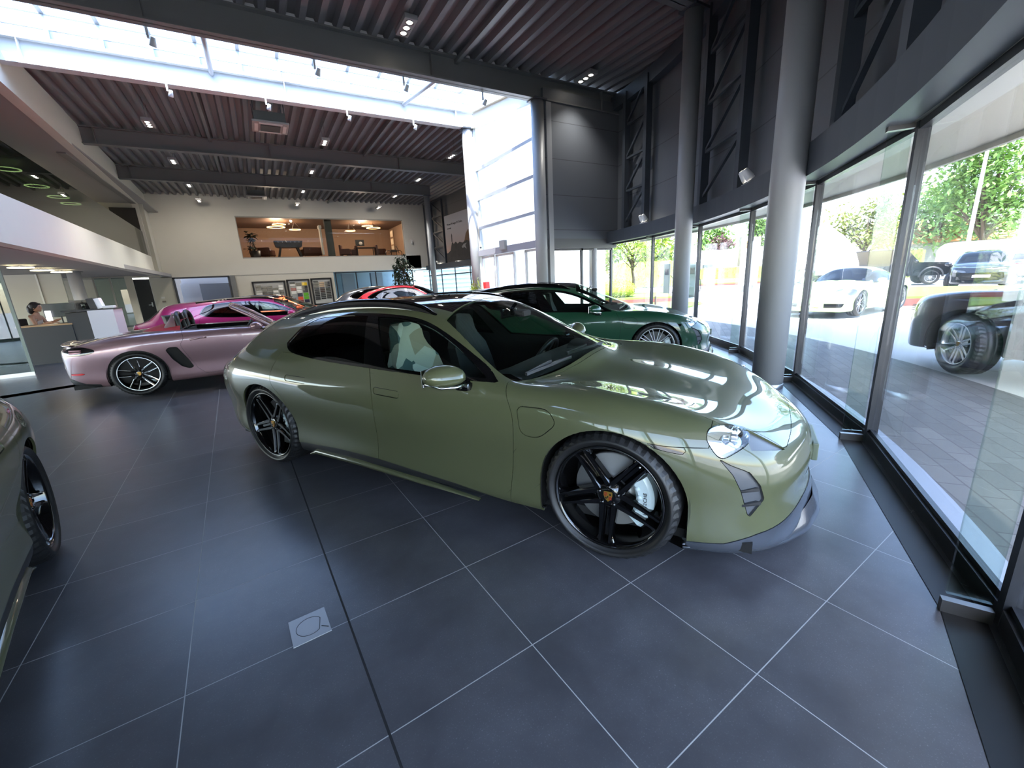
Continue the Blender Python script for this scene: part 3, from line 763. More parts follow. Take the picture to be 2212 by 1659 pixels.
        for i, a in enumerate(np.linspace(0, PI, 9)):
            row = []
            for j, bb in enumerate(np.linspace(0, 2*PI, 17)):
                rr = math.sin(a)**.75; cx = -math.cos(a)
                row.append((.55+.10*rr*math.cos(bb)*(1.0 if math.cos(bb) > 0 else .8)+.05*(.2-cx)*.6, s*(1.045+.115*cx), .945+.078*rr*math.sin(bb)*(1 if math.sin(bb) > 0 else .75)+.01*cx))
            G.append(row)
        m.grid(G); mo = m.build('side_mirror', P, t)
        k = MB(); k.box((.58, s*.955, .888), (.12, .12, .035), bev=.012); k.box((.61, s*.93, .872), (.10, .07, .05), bev=.02)
        k.build('mirror_foot', M_TRIM, mo)
        k = MB(); k.tube([(.50, s*1.14, .925), (.60, s*1.125, .905), (.655, s*1.06, .90), (.66, s*.98, .90)], .008, 8); k.build('turn_signal', M_CHROME, mo)
        k = MB(); k.box((.472, s*1.05, .948), (.01, .17, .10), bev=.004); k.build('mirror_glass', mat('mirror_silver', (200, 205, 210), .03, 1.), mo)
        # roof rail
        rp = []
        for x in np.linspace(.12, -1.62, 22):
            q = min(1, (.12-x)/.28, (x+1.62)/.35)
            sp = sh.on(x, z=1.30, side=s)
            rp.append(x)
        G = []
        zc = np.interp
        xs = [.15, .0, -.3, -.6, -.9, -1.2, -1.485, -1.7]; zs = [1.257, 1.293, 1.328, 1.334, 1.322, 1.286, 1.236, 1.188]; ys = [.558, .553, .552, .552, .550, .545, .54, .535]
        C = cspline(np.array([xs, ys, zs]).T, 4)
        for i, c in enumerate(C):
            f = min(1, i/6, (len(C)-1-i)/6); hgt = .045*max(.12, math.sin(f*PI/2)); w = .018
            G.append([(c[0], s*(c[1]+w), c[2]-.03), (c[0], s*(c[1]+w), c[2]+hgt-.012), (c[0], s*(c[1]+w*.3), c[2]+hgt), (c[0], s*(c[1]-w*.6), c[2]+hgt-.004), (c[0], s*(c[1]-w), c[2]-.02)])
        r_ = MB(); r_.grid(G); r_.build('roof_rail', M_TRIM, t)
    # splitter lip: band on the bumper plus the protruding edge below it
    LM = mat('lip_satin', (62, 66, 74), .25, .2, .4)
    lp = sh.panel('splitter_lip', ['lip'], LM, bp, gap=.0005, off=.004)
    b = MB(); G = []
    for y in np.linspace(-.935, .935, 41):
        a = abs(y)
        xb = np.interp(a, [0, .25, .45, .6, .75, .86, .935], [2.462, 2.445, 2.385, 2.29, 2.16, 2.01, 1.86])
        q = min(1., max(0., (.935-a)/.22))
        nx, ny = (1, 0) if a < .3 else ((.85, .5) if a < .55 else (.55, .83) if a < .8 else (.3, .95))
        sy = 1 if y > 0 else -1
        zt = np.interp(a, [0, .5, .8, .935], [.235, .23, .205, .178]); zb = .125+.03*(1-q)
        G.append([(xb-.012*nx, y-.012*ny*sy, zt), (xb+(.022*q-.006)*nx, y+(.022*q-.006)*ny*sy, (zt+zb)/2), (xb+(.036*q-.006)*nx, y+(.036*q-.006)*ny*sy, zb+.02), (xb+(.032*q-.006)*nx, y+(.032*q-.006)*ny*sy, zb), (xb-.3, y*.86, zb)])
    b.grid(G); o = b.build('t', LM); join_into(lp, o)
    b = MB(); G = []
    for y in np.linspace(-.56, .56, 25):
        a = abs(y)/.56; x0 = -1.86-.02*(1-a*a); z0 = 1.245-.085*a*a-.01*a
        G.append([(x0+.1, y, z0+.012), (x0-.12, y, z0-.012), (x0-.235+.06*a**4, y, z0-.018), (x0-.24+.06*a**4, y, z0-.03), (x0-.15, y, z0-.06), (x0, y, z0-.05)])
    b.grid(G); b.build('rear_spoiler', P, t)
    k = MB(); k.box((2.428, 0, .455), (.03, .34, .10), bev=.006); k.build('license_plate_holder', mat('plate_holder', (96, 104, 88), .4), bp)
    # dark backing and floor
    keep = [n for n in list(sh.names) if n[:2] not in ('gf', 'gr', 'ws', 'gb', 'ho') or n == 'hood']
    keep = [k for k in keep if k != 'hole' and k[:2] not in ('hl', 'in', 'ch')]
    bk = sh.panel('inner_shell', keep+[None], M_MATTE, t, gap=0, flange=0, off=-.022)
    fl = MB(); fl.box((0, 0, .19), (4.3, 1.7, .05)); fl.build('floor_pan', M_MATTE, t)
    for sx in (1, -1):
        for s in (1, -1):
            l = MB(); l.lathe([(AR+.012, .50), (AR+.012, .925)], (sx*AX, 0, .352), 'y', 24, -.35, PI+.35)
            o = l.build('wheel_liner', M_MATTE, t)
            if s < 0: o.scale = (1, -1, 1)
    # interior
    d = MB(); G = []
    for i, (x, z) in enumerate(((1.06, .90), (.95, .93), (.78, .915), (.66, .90), (.60, .85), (.60, .62))):
        G.append([(x-.10*abs(j-6)/6*(i < 3)*1.2, .13*(j-6)*(1-.04*i*(i < 3)), z-.01*abs(j-6)/6) for j in range(13)])
    d.grid(G); dash = d.build('dashboard', mat('dash_grey', (36, 37, 39), .65), t)
    k = MB(); G = [[(.80+.03*i, .37+.17*math.cos(a)*(1-.1*i), .915+.055*math.sin(a)*(1-.08*i)) for a in np.linspace(0, PI, 11)] for i in range(5)]
    k.grid(G); k.build('instrument_cowl', mat('dash_grey', (36, 37, 39)), dash)
    w = MB(); cx = Vector((.52, .37, .80)); ax = Vector((-.86, 0, .5)).normalized(); u = Vector((0, 1, 0)); v = ax.cross(u)
    w.tube([cx+(u*math.cos(a)+v*math.sin(a))*.185 for a in np.linspace(0, 2*PI, 33)[:-1]], .016, 10, closed=True)
    for a in (0, PI, -PI/2): w.bar(cx, cx+(u*math.cos(a)-v*abs(math.sin(a)))*.18, .04, .02)
    w.box(cx, (.06, .14, .10), bev=.02); w.build('steering_wheel', mat('wheel_leather', (26, 26, 28), .5), t)
    cov = seat_cover()
    seat(t, .05, -.37, cov, M_MATTE); seat(t, .05, .37, mat('seat_black', (32, 32, 34), .6), M_MATTE)
    rs = MB(); rs.box((-.75, 0, .42), (.5, 1.25, .16), bev=.05)
    for y in (-.36, .36): rs.box((-1.02, y, .72), (.14, .52, .52), bev=.05)
    rs.build('rear_seat', mat('seat_black', (32, 32, 34)), t)
    k = MB(); k.box((.40, 0, 1.215), (.03, .22, .07), bev=.012); k.bar((.42, 0, 1.24), (.47, 0, 1.29), .02); k.build('interior_mirror', M_TRIM, t)
    k = MB(); k.box((.52, 0, 1.215), (.10, .12, .05), bev=.02); k.build('camera_housing', M_MATTE, t)
    # wipers
    for a, b_ in (((1.035, -.30, .952), (.93, -.74, .925)), ((1.07, .25, .962), (1.0, -.28, .97))):
        k = MB(); k.bar(a, b_, .016, .018); k.bar(b_, (Vector(b_)*.4+Vector(a)*.6)+Vector((-.02, 0, .012)), .01, .02); k.build('wiper', M_SATIN, t)
    wp = make_wheel('mission'); put_wheels(t, wp, [(AX, .835, .355), (-AX, .835, .355), (AX, -.835, .355), (-AX, -.835, .355)])
    sh.bm.free()
    return t
# ---------------------------------------------------------------- other cars
def arches(sh, xs, zc, r):
    for s in (1, -1):
        for x in xs: sh.side([(x+r*math.cos(a), zc+r*math.sin(a)) for a in np.linspace(0, PI, 25)]+[(x-r, -.1), (x+r, -.1)], 'hole', s, .3)
def liners(t, xs, zc, r, y0=.45, y1=.88):
    for x in xs:
        for s in (1, -1):
            l = MB(); l.lathe([(.02, s*y0), (r+.012, s*y0), (r+.012, s*y1)], (x, 0, zc), 'y', 20, -.35, PI+.35); l.build('wheel_liner', M_MATTE, t)
def mirror_shape(t, x, y, z, P, s, k=1.):
    m = MB(); G = []
    for a in np.linspace(0, PI, 8):
        rr = math.sin(a)**.75; c = -math.cos(a)
        G.append([(x+.09*k*rr*math.cos(b), s*(y+.11*k*c), z+.07*k*rr*math.sin(b)) for b in np.linspace(0, 2*PI, 13)])
    m.grid(G); o = m.build('side_mirror', P, t)
    f = MB(); f.box((x+.04, s*(y-.11), z-.05), (.10, .10, .035), bev=.01); f.build('mirror_foot', M_TRIM, o)
    return o
def build_roadster(name, label, loc, rz, P):
    sh = Shell(ROAD, 6, 5); AX = 1.2375
    arches(sh, (AX, -AX), .335, .372)
    sh.top(mirror2([(.44, 0), (.40, .40), (.28, .69), (-.1, .705), (-.58, .70), (-.64, .55), (-.64, 0)]), 'cockpit', .7)
    sh.top(mirror2([(2.0, 0), (1.95, .3), (1.75, .5), (1.3, .56), (.8, .62), (.52, .66), (.60, .4), (.66, 0)]), 'hood', .5, only=[None])
    sh.top(mirror2([(-1.30, 0), (-1.30, .50), (-1.55, .52), (-1.9, .5), (-1.93, 0)]), 'deck', .6, only=[None])
    for s in (1, -1):
        L = 'LR'[s < 0]
        sh.side(rounded([(-.85, .665), (-.80, .705), (-.70, .70), (-.60, .50), (-.545, .36), (-.60, .335), (-.70, .385), (-.79, .51)], .025), 'vent'+L, s, .4, only=[None])
        sh.side(smooth2([(.60, .90), (.56, .78), (.57, .5), (.52, .25)], 3)+[(.50, .235), (-.40, .235)]+smooth2([(-.50, .33), (-.62, .62), (-.645, .74), (-.60, .82), (-.63, .97)], 3), 'door'+L, s, .4, only=[None])
        sh.side(smooth2([(-2.12, .735), (-2.0, .80), (-1.82, .818), (-1.72, .79), (-1.665, .755), (-1.73, .715), (-1.9, .695), (-2.1, .70)], 3), 'tl'+L, s, .45, only=[None])
        sh.side(rounded([(-2.05, .43), (-1.9, .435), (-1.86, .42), (-1.9, .405), (-2.05, .405)], .01), 'rf'+L, s, .3, only=[None])
        sh.side(rounded([(1.62, .66), (1.75, .63), (1.85, .56), (1.80, .50), (1.68, .53)], .03), 'hl'+L, s, .4, only=[None])
        sh.side([(-2.4, .36), (-2.05, .34), (-1.9, .27), (-1.72, .245), (-1.72, -.1), (-2.4, -.1)], 'dif', s, -.01, only=[None])
    t = thing(name, label, 'car', loc, rz)
    sh.panel('body_shell', [None], P, t); sh.panel('hood', ['hood'], P, t); sh.panel('engine_deck', ['deck'], P, t)
    sh.panel('rear_diffuser', ['dif'], M_SATIN, t)
    for L, s in (('L', 1), ('R', -1)):
        d = sh.panel('door', ['door'+L], P, t); sh.panel('side_intake', ['vent'+L], M_MATTE, t, off=-.03, flange=-.03)
        tl = sh.panel('tail_light', ['tl'+L], M_TRIM, t); sh.panel('headlight', ['hl'+L], G_LENS, t)
        k = MB()
        for zz, w in ((.775, .16), (.752, .2), (.73, .18)):
            p0 = sh.on(-2.0, z=zz, side=s); p1 = sh.on(-1.82+.0, z=zz, side=s)
            k.bar(p0+Vector((0, s*.006, 0)), p1+Vector((0, s*.008, 0)), .012)
        k.build('light_bar', mat('lamp_red_clear', (190, 120, 125), .1, coat=.6), tl)
        sh.panel('reflector', ['rf'+L], mat('reflector_red', (205, 30, 35), .2, coat=.6, emit=(200, 20, 25), estr=.0), t, off=.003)
        k = MB(); k.tube([sh.on(-.5, z=.795, side=s)+Vector((0, s*.004, 0)), sh.on(-.40, z=.80, side=s)+Vector((0, s*.028, 0)), sh.on(-.28, z=.80, side=s)+Vector((0, s*.004, 0))], .014, 8); k.build('door_handle', P, d)
        mirror_shape(t, .42, .93, .93, P, s)
        k = MB(); k.tube([(.62, s*.70, .885), (.33, s*.635, 1.10), (.10, s*.585, 1.245)], [.035, .03, .028], 8); k.build('windscreen_pillar', P, t)
        k = MB(); G = [[(.25-.1*i, s*(.72-.0*i), .93+.0*j) for j in range(2)] for i in range(9)]
        k.box((-.13, s*.735, .925), (.86, .05, .03), bev=.01); k.build('door_cap', M_SATIN, t)
        # roll hoop and its painted nacelle
        hp = [(-.66, s*.14, .92), (-.68, s*.17, 1.10), (-.69, s*.26, 1.19), (-.69, s*.42, 1.195), (-.675, s*.55, 1.14), (-.655, s*.60, .92)]
        k = MB(); C = cspline(np.array(hp), 4); k.tube([tuple(c) for c in C], .034, 8); k.build('roll_hoop', M_SATIN, t)
        k = MB(); G = []
        for i, x in enumerate((-.70, -.76, -.84, -.93)):
            hgt = (1.2, 1.19, 1.06, .95)[i]
            G.append([(x, s*(.37+.27*math.cos(a)), .92+(hgt-.92)*math.sin(a)**.7) for a in np.linspace(0, PI, 11)])
        k.grid(G); k.build('hoop_nacelle', P, t)
        seat(t, -.38, s*.36, mat('seat_black', (32, 32, 34), .6), M_MATTE, 'seat')
    k = MB(); C = cspline(np.array([(.10, -.585, 1.245), (.06, -.3, 1.272), (.05, 0, 1.28), (.06, .3, 1.272), (.10, .585, 1.245)]), 4); k.tube([tuple(c) for c in C], .026, 8); k.build('windscreen_header', P, t)
    k = MB(); G = []
    for f in np.linspace(0, 1, 6):
        G.append([((.66-.07*abs(q)**2)*(1-f)+(.05+.05*abs(q)**2)*f-.06*f*(1-f), q*(.69*(1-f)+.58*f), (.90-.02*q*q)*(1-f)+(1.275-.03*q*q)*f+.0) for q in np.linspace(-1, 1, 11)])
    k.grid(G); k.build('windscreen', G_CLEAR, t)
    k = MB(); G = []
    for i, x in enumerate(np.linspace(-.64, -1.24, 9)):
        f = i/8; hw = .75*(1-.28*f**2.2); z1 = 1.03*(1-f)+.965*f
        zz = 1.0-.04*f
        G.append([(x, q*hw, (.925-.01*f)+(.15*(1-f**1.6)+.02)*(1-abs(q)**4)) for q in np.linspace(-1, 1, 15)])
    k.grid(G); k.build('soft_top_cover', mat('red_fabric', (150, 34, 44), .8, bump=(180, .3)), t)
    k = MB(); G = []
    for y in np.linspace(-.66, .66, 21):
        a = abs(y)/.66; xx = -1.93-.22*(1-a**3)
        G.append([(xx+.25, y, .825), (xx+.05, y, .852-.02*a), (xx-.06, y, .868-.03*a), (xx-.075, y, .858-.03*a), (xx, y, .80)])
    k.grid(G); k.build('rear_spoiler', P, t)
    k = MB(); k.box((.42, 0, .80), (.30, 1.3, .16), bev=.05); k.build('dashboard', mat('dash_grey', (36, 37, 39)), t)
    k = MB(); cx = Vector((.20, .36, .82)); u = Vector((0, 1, 0)); v = Vector((.5, 0, .86))
    k.tube([cx+(u*math.cos(a)+v*math.sin(a))*.18 for a in np.linspace(0, 2*PI, 25)[:-1]], .014, 8, closed=True); k.bar(cx-u*.17, cx+u*.17, .04, .02); k.build('steering_wheel', mat('wheel_leather', (26, 26, 28)), t)
    k = MB(); k.box((-.1, 0, .22), (3.9, 1.5, .06)); k.box((-.66, 0, .58), (.06, 1.4, .68)); k.build('floor_pan', M_MATTE, t)
    sh.panel('inner_shell', [n for n in sh.names if n[:2] in ('do', 'ho', 'de')]+[None], M_MATTE, t, gap=0, flange=0, off=-.02)
    liners(t, (AX, -AX), .335, .372)
    wp = make_wheel('split', r=.345, rim=.262, w=.26); put_wheels(t, wp, [(AX, .78, .345), (-AX, .79, .345), (AX, -.78, .345), (-AX, -.79, .345)])
    sh.bm.free(); return t
def build_suv(name, label, loc, rz, P, wheel='multi', turn=0., pdim=(6, 5)):
    sh = Shell(SUV, 5, 4); AX = 1.45
    arches(sh, (AX, -AX), .40, .425)
    dlo = smooth2([(-1.78, 1.20), (-1.6, 1.13), (-1.1, 1.10), (-.3, 1.075), (.5, 1.055), (.86, 1.05)], 3)+smooth2([(.84, 1.07), (.52, 1.26), (.2, 1.45), (-.1, 1.53), (-.6, 1.55), (-1.1, 1.50), (-1.5, 1.40), (-1.76, 1.25)], 3)
    for s in (1, -1):
        L = 'LR'[s < 0]; cn = lambda c, n: abs(n.y) > .25
        sh.side(dlo, 'dlo'+L, s, .3, only=[None], cond=cn)
        sh.side([(-.02, 1.09), (.74, 1.075), (.48, 1.26), (.16, 1.43), (-.12, 1.50), (-.16, 1.50)], 'gf'+L, s, .3, only=['dlo'+L])
        sh.side([(-.14, 1.095), (-.26, 1.51), (-.62, 1.525), (-1.08, 1.47), (-1.16, 1.13)], 'gr'+L, s, .3, only=['dlo'+L])
        sh.side([(-1.23, 1.135), (-1.15, 1.45), (-1.45, 1.38), (-1.70, 1.25), (-1.68, 1.19), (-1.58, 1.155)], 'gq'+L, s, .3, only=['dlo'+L])
        sh.side([(.92, 1.10), (.95, .8), (.93, .40), (.90, .32), (-.10, .32), (-.08, .8), (-.11, 1.10)], 'fd'+L, s, .4, only=[None])
        sh.side([(-.12, 1.10), (-.09, .8), (-.11, .32), (-.95, .32), (-1.05, .6), (-1.2, .85), (-1.22, 1.12)], 'rd'+L, s, .4, only=[None])
        sh.side(rounded([(2.0, .90), (2.12, .885), (2.32, .82), (2.37, .74), (2.28, .72), (2.10, .76), (2.02, .82)], .035), 'hl'+L, s, .38, only=[None], cond=lambda c, n: c.z > .6)
        sh.side([(-2.5, .98), (-2.1, 1.01), (-1.98, .97), (-2.1, .92), (-2.5, .92)], 'tl'+L, s, .2, only=[None])
        sh.side([(-1.3, .40), (1.3, .40), (1.3, -.1), (-1.3, -.1)], 'sill'+L, s, .4, only=[None, 'fd'+L, 'rd'+L])
    sh.top(mirror2([(.10, 0), (.11, -.35), (.14, -.625), (.52, -.70), (.92, -.79), (1.06, -.5), (1.15, 0)]), 'ws', 1., only=[None])
    sh.top(mirror2([(1.19, 0), (1.10, -.5), (.98, -.80), (1.45, -.76), (1.9, -.70), (2.2, -.58), (2.33, -.3), (2.36, 0)]), 'hood', .8, only=[None])
    sh.top(mirror2([(.06, 0), (.08, -.56), (-1.2, -.54), (-1.2, 0)]), 'roof', 1.3, only=[None])
    sh.cut([(-.60, 1.12), (.60, 1.12), (.50, 1.42), (-.50, 1.42)], 'gb', (0, 1, 0), (0, 0, 1), lambda c, n: c.x < -1.7 and n.x < -.1, only=[None])
    sh.cut(rounded([(-.62, .72), (.62, .72), (.66, .50), (.5, .40), (-.5, .40), (-.66, .50)], .04), 'grille', (0, 1, 0), (0, 0, 1), lambda c, n: c.x > 1.8 and n.x > .3, only=[None])
    t = thing(name, label, 'car', loc, rz)
    sh.panel('body_shell', [None], P, t); sh.panel('hood', ['hood'], P, t); sh.panel('windscreen', ['ws'], glass('car_glass_mid', (110, 118, 120), 1.), t, gap=.002, off=-.002)
    sh.panel('roof_panel', ['roof'], M_TRIM, t, off=-.001); sh.panel('rear_window', ['gb'], G_DARK, t)
    g = sh.panel('grille', ['grille'], M_MATTE, t, off=-.025, flange=-.025)
    k = MB()
    for z in (.45, .51, .57, .63, .69): k.tube([(2.36+.06*math.cos(y*2.2)-.10*abs(y)**2.4*1.5, y, z) for y in np.linspace(-.56, .56, 9)], .011, 6)
    k.build('grille_slats', M_SATIN, g)
    for L, s in (('L', 1), ('R', -1)):
        fd = sh.panel('front_door', ['fd'+L], P, t); rd = sh.panel('rear_door', ['rd'+L], P, t)
        sh.panel('window_trim', ['dlo'+L], M_TRIM, t, gap=0, off=.001)
        sh.panel('side_window', ['gf'+L], glass('car_glass_mid', (110, 118, 120)), fd, gap=0, off=-.002); sh.panel('side_window', ['gr'+L], G_DARK, rd, gap=0, off=-.002); sh.panel('quarter_window', ['gq'+L], G_DARK, t, gap=0, off=-.002)
        h = sh.panel('headlight', ['hl'+L], mat('lamp_smoked', (70, 74, 80), .06, .3, 1.), t, off=.001)
        k = MB()
        for j in range(4): p = sh.on(2.20, z=.76+.026*j, side=s, ymin=.55); k.box(p+Vector((.0, s*-.004, 0)), (.07, .03, .010))
        k.build('led_strips', mat('lamp_led', (230, 232, 235), .1, .6), h)
        sh.panel('tail_light', ['tl'+L], mat('tail_red', (110, 12, 14)), t); sh.panel('sill_trim', ['sill'+L], M_SATIN, t)
        mirror_shape(t, .72, 1.05, 1.10, P, s, 1.1)
        for hx in (.02, -.98):
            p = sh.on(hx, z=.93, side=s); k = MB(); k.box(p+Vector((0, s*.012, 0)), (.2, .03, .03), bev=.01); k.build('door_handle', P, fd if hx > -.5 else rd)
    k = MB(); k.box((2.47, 0, .58), (.02, .52, .11), bev=.004); k.build('license_plate', mat('plate_white', (236, 238, 236), .4), t)
    c = crest(0, .035); c.data.transform(Matrix.Translation((2.27, 0, .958)) @ Matrix.Rotation(R(12), 4, 'Y') @ Matrix.Rotation(R(-90), 4, 'Z') @ Matrix.Rotation(R(90), 4, 'X')); c.parent = t
    sh.panel('inner_shell', [n for n in sh.names if n[:2] not in ('gf', 'gr', 'gq', 'ws', 'gb') and n != 'hole']+['grille', None], M_MATTE, t, gap=0, flange=0, off=-.035)
    k = MB(); k.box((0, 0, .32), (4.2, 1.7, .06)); k.box((.2, 0, .95), (.06, 1.5, .5)); k.build('floor_pan', M_MATTE, t)
    for y in (.38, -.38): seat(t, 0, y, mat('seat_black', (32, 32, 34)), M_MATTE)
    liners(t, (AX, -AX), .40, .425)
    wp = make_wheel(wheel, r=.385, rim=.262, w=.28, detail=(wheel == 'multi')); put_wheels(t, wp, [(AX, .835, .385), (-AX, .835, .385), (AX, -.835, .385), (-AX, -.835, .385)], turn)
    sh.bm.free(); return t
def build_911(name, label, loc, rz, P):
    sh = Shell(C911, 5, 4); AX = 1.225
    arches(sh, (AX, -AX), .34, .37)
    dlo = smooth2([(-1.0, .965), (-.8, .915), (-.3, .885), (.3, .865), (.66, .862)], 3)+smooth2([(.64, .87), (.40, 1.0), (.15, 1.12), (-.1, 1.18), (-.4, 1.19), (-.7, 1.14), (-.92, 1.05), (-.99, .98)], 3)
    for s in (1, -1):
        L = 'LR'[s < 0]
        sh.side(dlo, 'dlo'+L, s, .3, only=[None], cond=lambda c, n: abs(n.y) > .25)
        sh.side([(-.36, .905), (.57, .882), (.36, 1.0), (.13, 1.10), (-.1, 1.155), (-.30, 1.165)], 'gf'+L, s, .3, only=['dlo'+L])
        sh.side([(-.40, .91), (-.34, 1.165), (-.68, 1.115), (-.90, 1.03), (-.95, .97), (-.78, .93)], 'gr'+L, s, .3, only=['dlo'+L])
        sh.side([(.68, .90), (.70, .7), (.66, .28), (.6, .23), (-.40, .23), (-.47, .4), (-.52, .7), (-.5, .93)], 'fd'+L, s, .4, only=[None])
        e2 = (0, -s*.5, .866)
        sh.side(rounded([(1.52, .715), (1.60, .76), (1.74, .70), (1.79, .62), (1.72, .575), (1.58, .61)], .06), 'hl'+L, s, .45, only=[None])
        sh.side([(-1.35, .23), (1.35, .23), (1.35, -.1), (-1.35, -.1)], 'sill'+L, s, .4, only=[None, 'fd'+L])
        sh.cut(rounded([(s*.34, .38), (s*.74, .37), (s*.70, .27), (s*.34, .265)], .02), 'in'+L, (0, 1, 0), (0, 0, 1), lambda c, n: c.x > 1.5 and n.x > .2, only=[None])
    sh.top(mirror2([(-.09, 0), (-.08, -.30), (-.05, -.53), (.20, -.63), (.50, -.725), (.60, -.45), (.68, 0)]), 'ws', .85, only=[None])
    sh.top(mirror2([(.73, 0), (.62, -.5), (.72, -.69), (1.2, -.60), (1.55, -.50), (1.85, -.36), (1.95, -.2), (1.97, 0)]), 'hood', .55, only=[None])
    sh.top(mirror2([(-.80, 0), (-.80, -.44), (-1.32, -.38), (-1.36, 0)]), 'gb', 1., only=[None])
    sh.cut([(-.70, .68), (.70, .68), (.70, .71), (-.70, .71)], 'tail', (0, 1, 0), (0, 0, 1), lambda c, n: c.x < -1.8 and n.x < -.1, only=[None])
    t = thing(name, label, 'car', loc, rz)
    sh.panel('body_shell', [None], P, t); sh.panel('hood', ['hood'], P, t); sh.panel('windscreen', ['ws'], glass('car_glass_mid', (110, 118, 120)), t, off=-.002); sh.panel('rear_window', ['gb'], G_DARK, t)
    sh.panel('tail_light', ['tail'], mat('tail_red', (110, 12, 14)), t)
    for L, s in (('L', 1), ('R', -1)):
        fd = sh.panel('door', ['fd'+L], P, t); sh.panel('window_trim', ['dlo'+L], M_TRIM, t, gap=0, off=.001)
        sh.panel('side_window', ['gf'+L], glass('car_glass_mid', (110, 118, 120)), fd, gap=0, off=-.002); sh.panel('quarter_window', ['gr'+L], G_DARK, t, gap=0, off=-.002)
        h = sh.panel('headlight', ['hl'+L], mat('lamp_smoked', (70, 74, 80)), t, off=.004)
        sh.panel('sill_trim', ['sill'+L], P, t)
        it = sh.panel('air_intake', ['in'+L], M_MATTE, t, off=-.02, flange=-.02)
        k = MB()
        for z in (.295, .32, .345): k.bar((1.95-.0, s*.36, z), (1.78, s*.70, z), .012)
        k.build('intake_slats', mat('grey_plastic', (78, 80, 84)), it)
        mirror_shape(t, .45, .98, .93, P, s, .95)
    k = MB(); k.box((2.075, 0, .36), (.02, .52, .11), bev=.004); k.build('license_plate', mat('plate_white', (236, 238, 236)), t)
    sh.panel('inner_shell', [n for n in sh.names if n[:2] not in ('gf', 'gr', 'ws', 'gb') and n != 'hole']+[None], M_MATTE, t, gap=0, flange=0, off=-.025)
    k = MB(); k.box((0, 0, .22), (3.6, 1.5, .06)); k.build('floor_pan', M_MATTE, t)
    for y in (.36, -.36): seat(t, -.35, y, mat('seat_black', (32, 32, 34)), M_MATTE)
    liners(t, (AX, -AX), .34, .37)
    wp = make_wheel('dark', r=.345, rim=.262, w=.26, detail=False); put_wheels(t, wp, [(AX, .76, .345), (-AX, .80, .345), (AX, -.76, .345), (-AX, -.80, .345)])
    sh.bm.free(); return t
def build_offroader(name, label, loc, rz, P):
    """boxy off-roader: slab sides, flat bonnet, spare wheel on the back door"""
    t = thing(name, label, 'car', loc, rz)
    k = MB(); side = rounded([(2.2, .55), (2.26, .62), (2.24, 1.08), (2.1, 1.17), (.95, 1.22), (.40, 1.86), (.2, 1.93), (-2.25, 1.95), (-2.36, 1.88), (-2.42, 1.2), (-2.42, .55)], .06)
    lo = [(x, z) for x, z in side if z < 1.25]
    k.prism(rounded([(2.2, .50), (2.26, .62), (2.24, 1.08), (2.1, 1.17), (.95, 1.22), (-2.40, 1.24), (-2.42, .50)], .05), -.97, .97, 'y'); k.build('body_shell', P, t)
    k = MB(); k.prism(rounded([(.93, 1.21), (.36, 1.86), (.2, 1.91), (-2.2, 1.94), (-2.30, 1.88), (-2.40, 1.23)], .05), -.86, .86, 'y'); k.build('cabin', mat('offroader_glass', (24, 28, 32), .05, 0, .6), t)
    k = MB(); k.box((-1.0, 0, 1.95), (2.6, 1.74, .06), bev=.02)
    for s in (1, -1):
        for x0, x1 in ((.92, .36), (-.25, -.25), (-1.2, -1.2), (-2.33, -2.26)): k.bar((x0, s*.865, 1.23), (x1, s*.865, 1.92), .10, .04)
    k.build('roof_panel', P, t)
    for x in (1.5, -1.5):
        for s in (1, -1):
            k = MB(); k.lathe([(.44, s*.90), (.52, s*.93), (.52, s*1.0), (.44, s*1.0)], (x, 0, .45), 'y', 20, -.1, PI+.1); k.build('wheel_arch', M_SATIN, t)
    k = MB(); k.box((2.27, 0, .88), (.04, 1.3, .28), bev=.02); k.build('grille', M_SATIN, t)
    for s in (1, -1):
        k = MB(); k.box((2.26, s*.78, .95), (.05, .25, .2), bev=.04); k.build('headlight', mat('lamp_smoked', (70, 74, 80), .06, .3, 1.), t)
        mirror_shape(t, .75, 1.08, 1.28, P, s, 1.2)
    wp = make_wheel('multi', r=.40, rim=.255, w=.26, detail=False)
    ws = put_wheels(t, wp, [(1.5, .84, .40), (-1.5, .84, .40), (1.5, -.84, .40), (-1.5, -.84, .40)])
    w = ws[0].copy(); COL.objects.link(w); w.parent = t; w.name = 'spare_wheel'; w.location = (-2.55, 0, 1.12); w.rotation_euler = (0, 0, PI/2); w.scale = (1, 1, 1)
    return t
# ---------------------------------------------------------------- the hall
CX, CY = -4.0, 12.72
def pol(r, a, z=0.): return Vector((CX+r*math.cos(R(a)), CY+r*math.sin(R(a)), z))
ANG = [-131.6, -123.0, -114.4, -105.9, -97.3, -88.7, -80.15, -71.6, -63.0, -54.4, -45.9, -37.3, -28.6, -19.4, -10.6]
M_WALL = mat('white_plaster', (206, 203, 192), .8, noise=(3, .02))
M_WALL2 = mat('grey_beige_plaster', (182, 180, 166), .8, noise=(3, .03))
M_SOFFIT = mat('soffit_plaster', (150, 147, 145), .8)
M_STEEL = mat('painted_steel', (112, 114, 114), .45, 0, 0, .5)
M_COLUMN = mat('column_paint', (150, 152, 154), .42)
M_DECK = mat('roof_deck', (116, 115, 118), .5, 0, 0, .5)
M_DARK = mat('anthracite_steel', (64, 70, 78), .45)
M_FRAME = mat('window_frame_dark', (44, 46, 50), .35, .3)
M_ALU = mat('brushed_aluminium', (186, 188, 190), .3, .9)
G_PANE = glass('facade_glass', (240, 241, 242), 1.0)
G_FIN = glass('glass_fin', (234, 243, 238), 1.3)
G_MEZZ = glass('balustrade_glass', (120, 138, 122), 1.6)
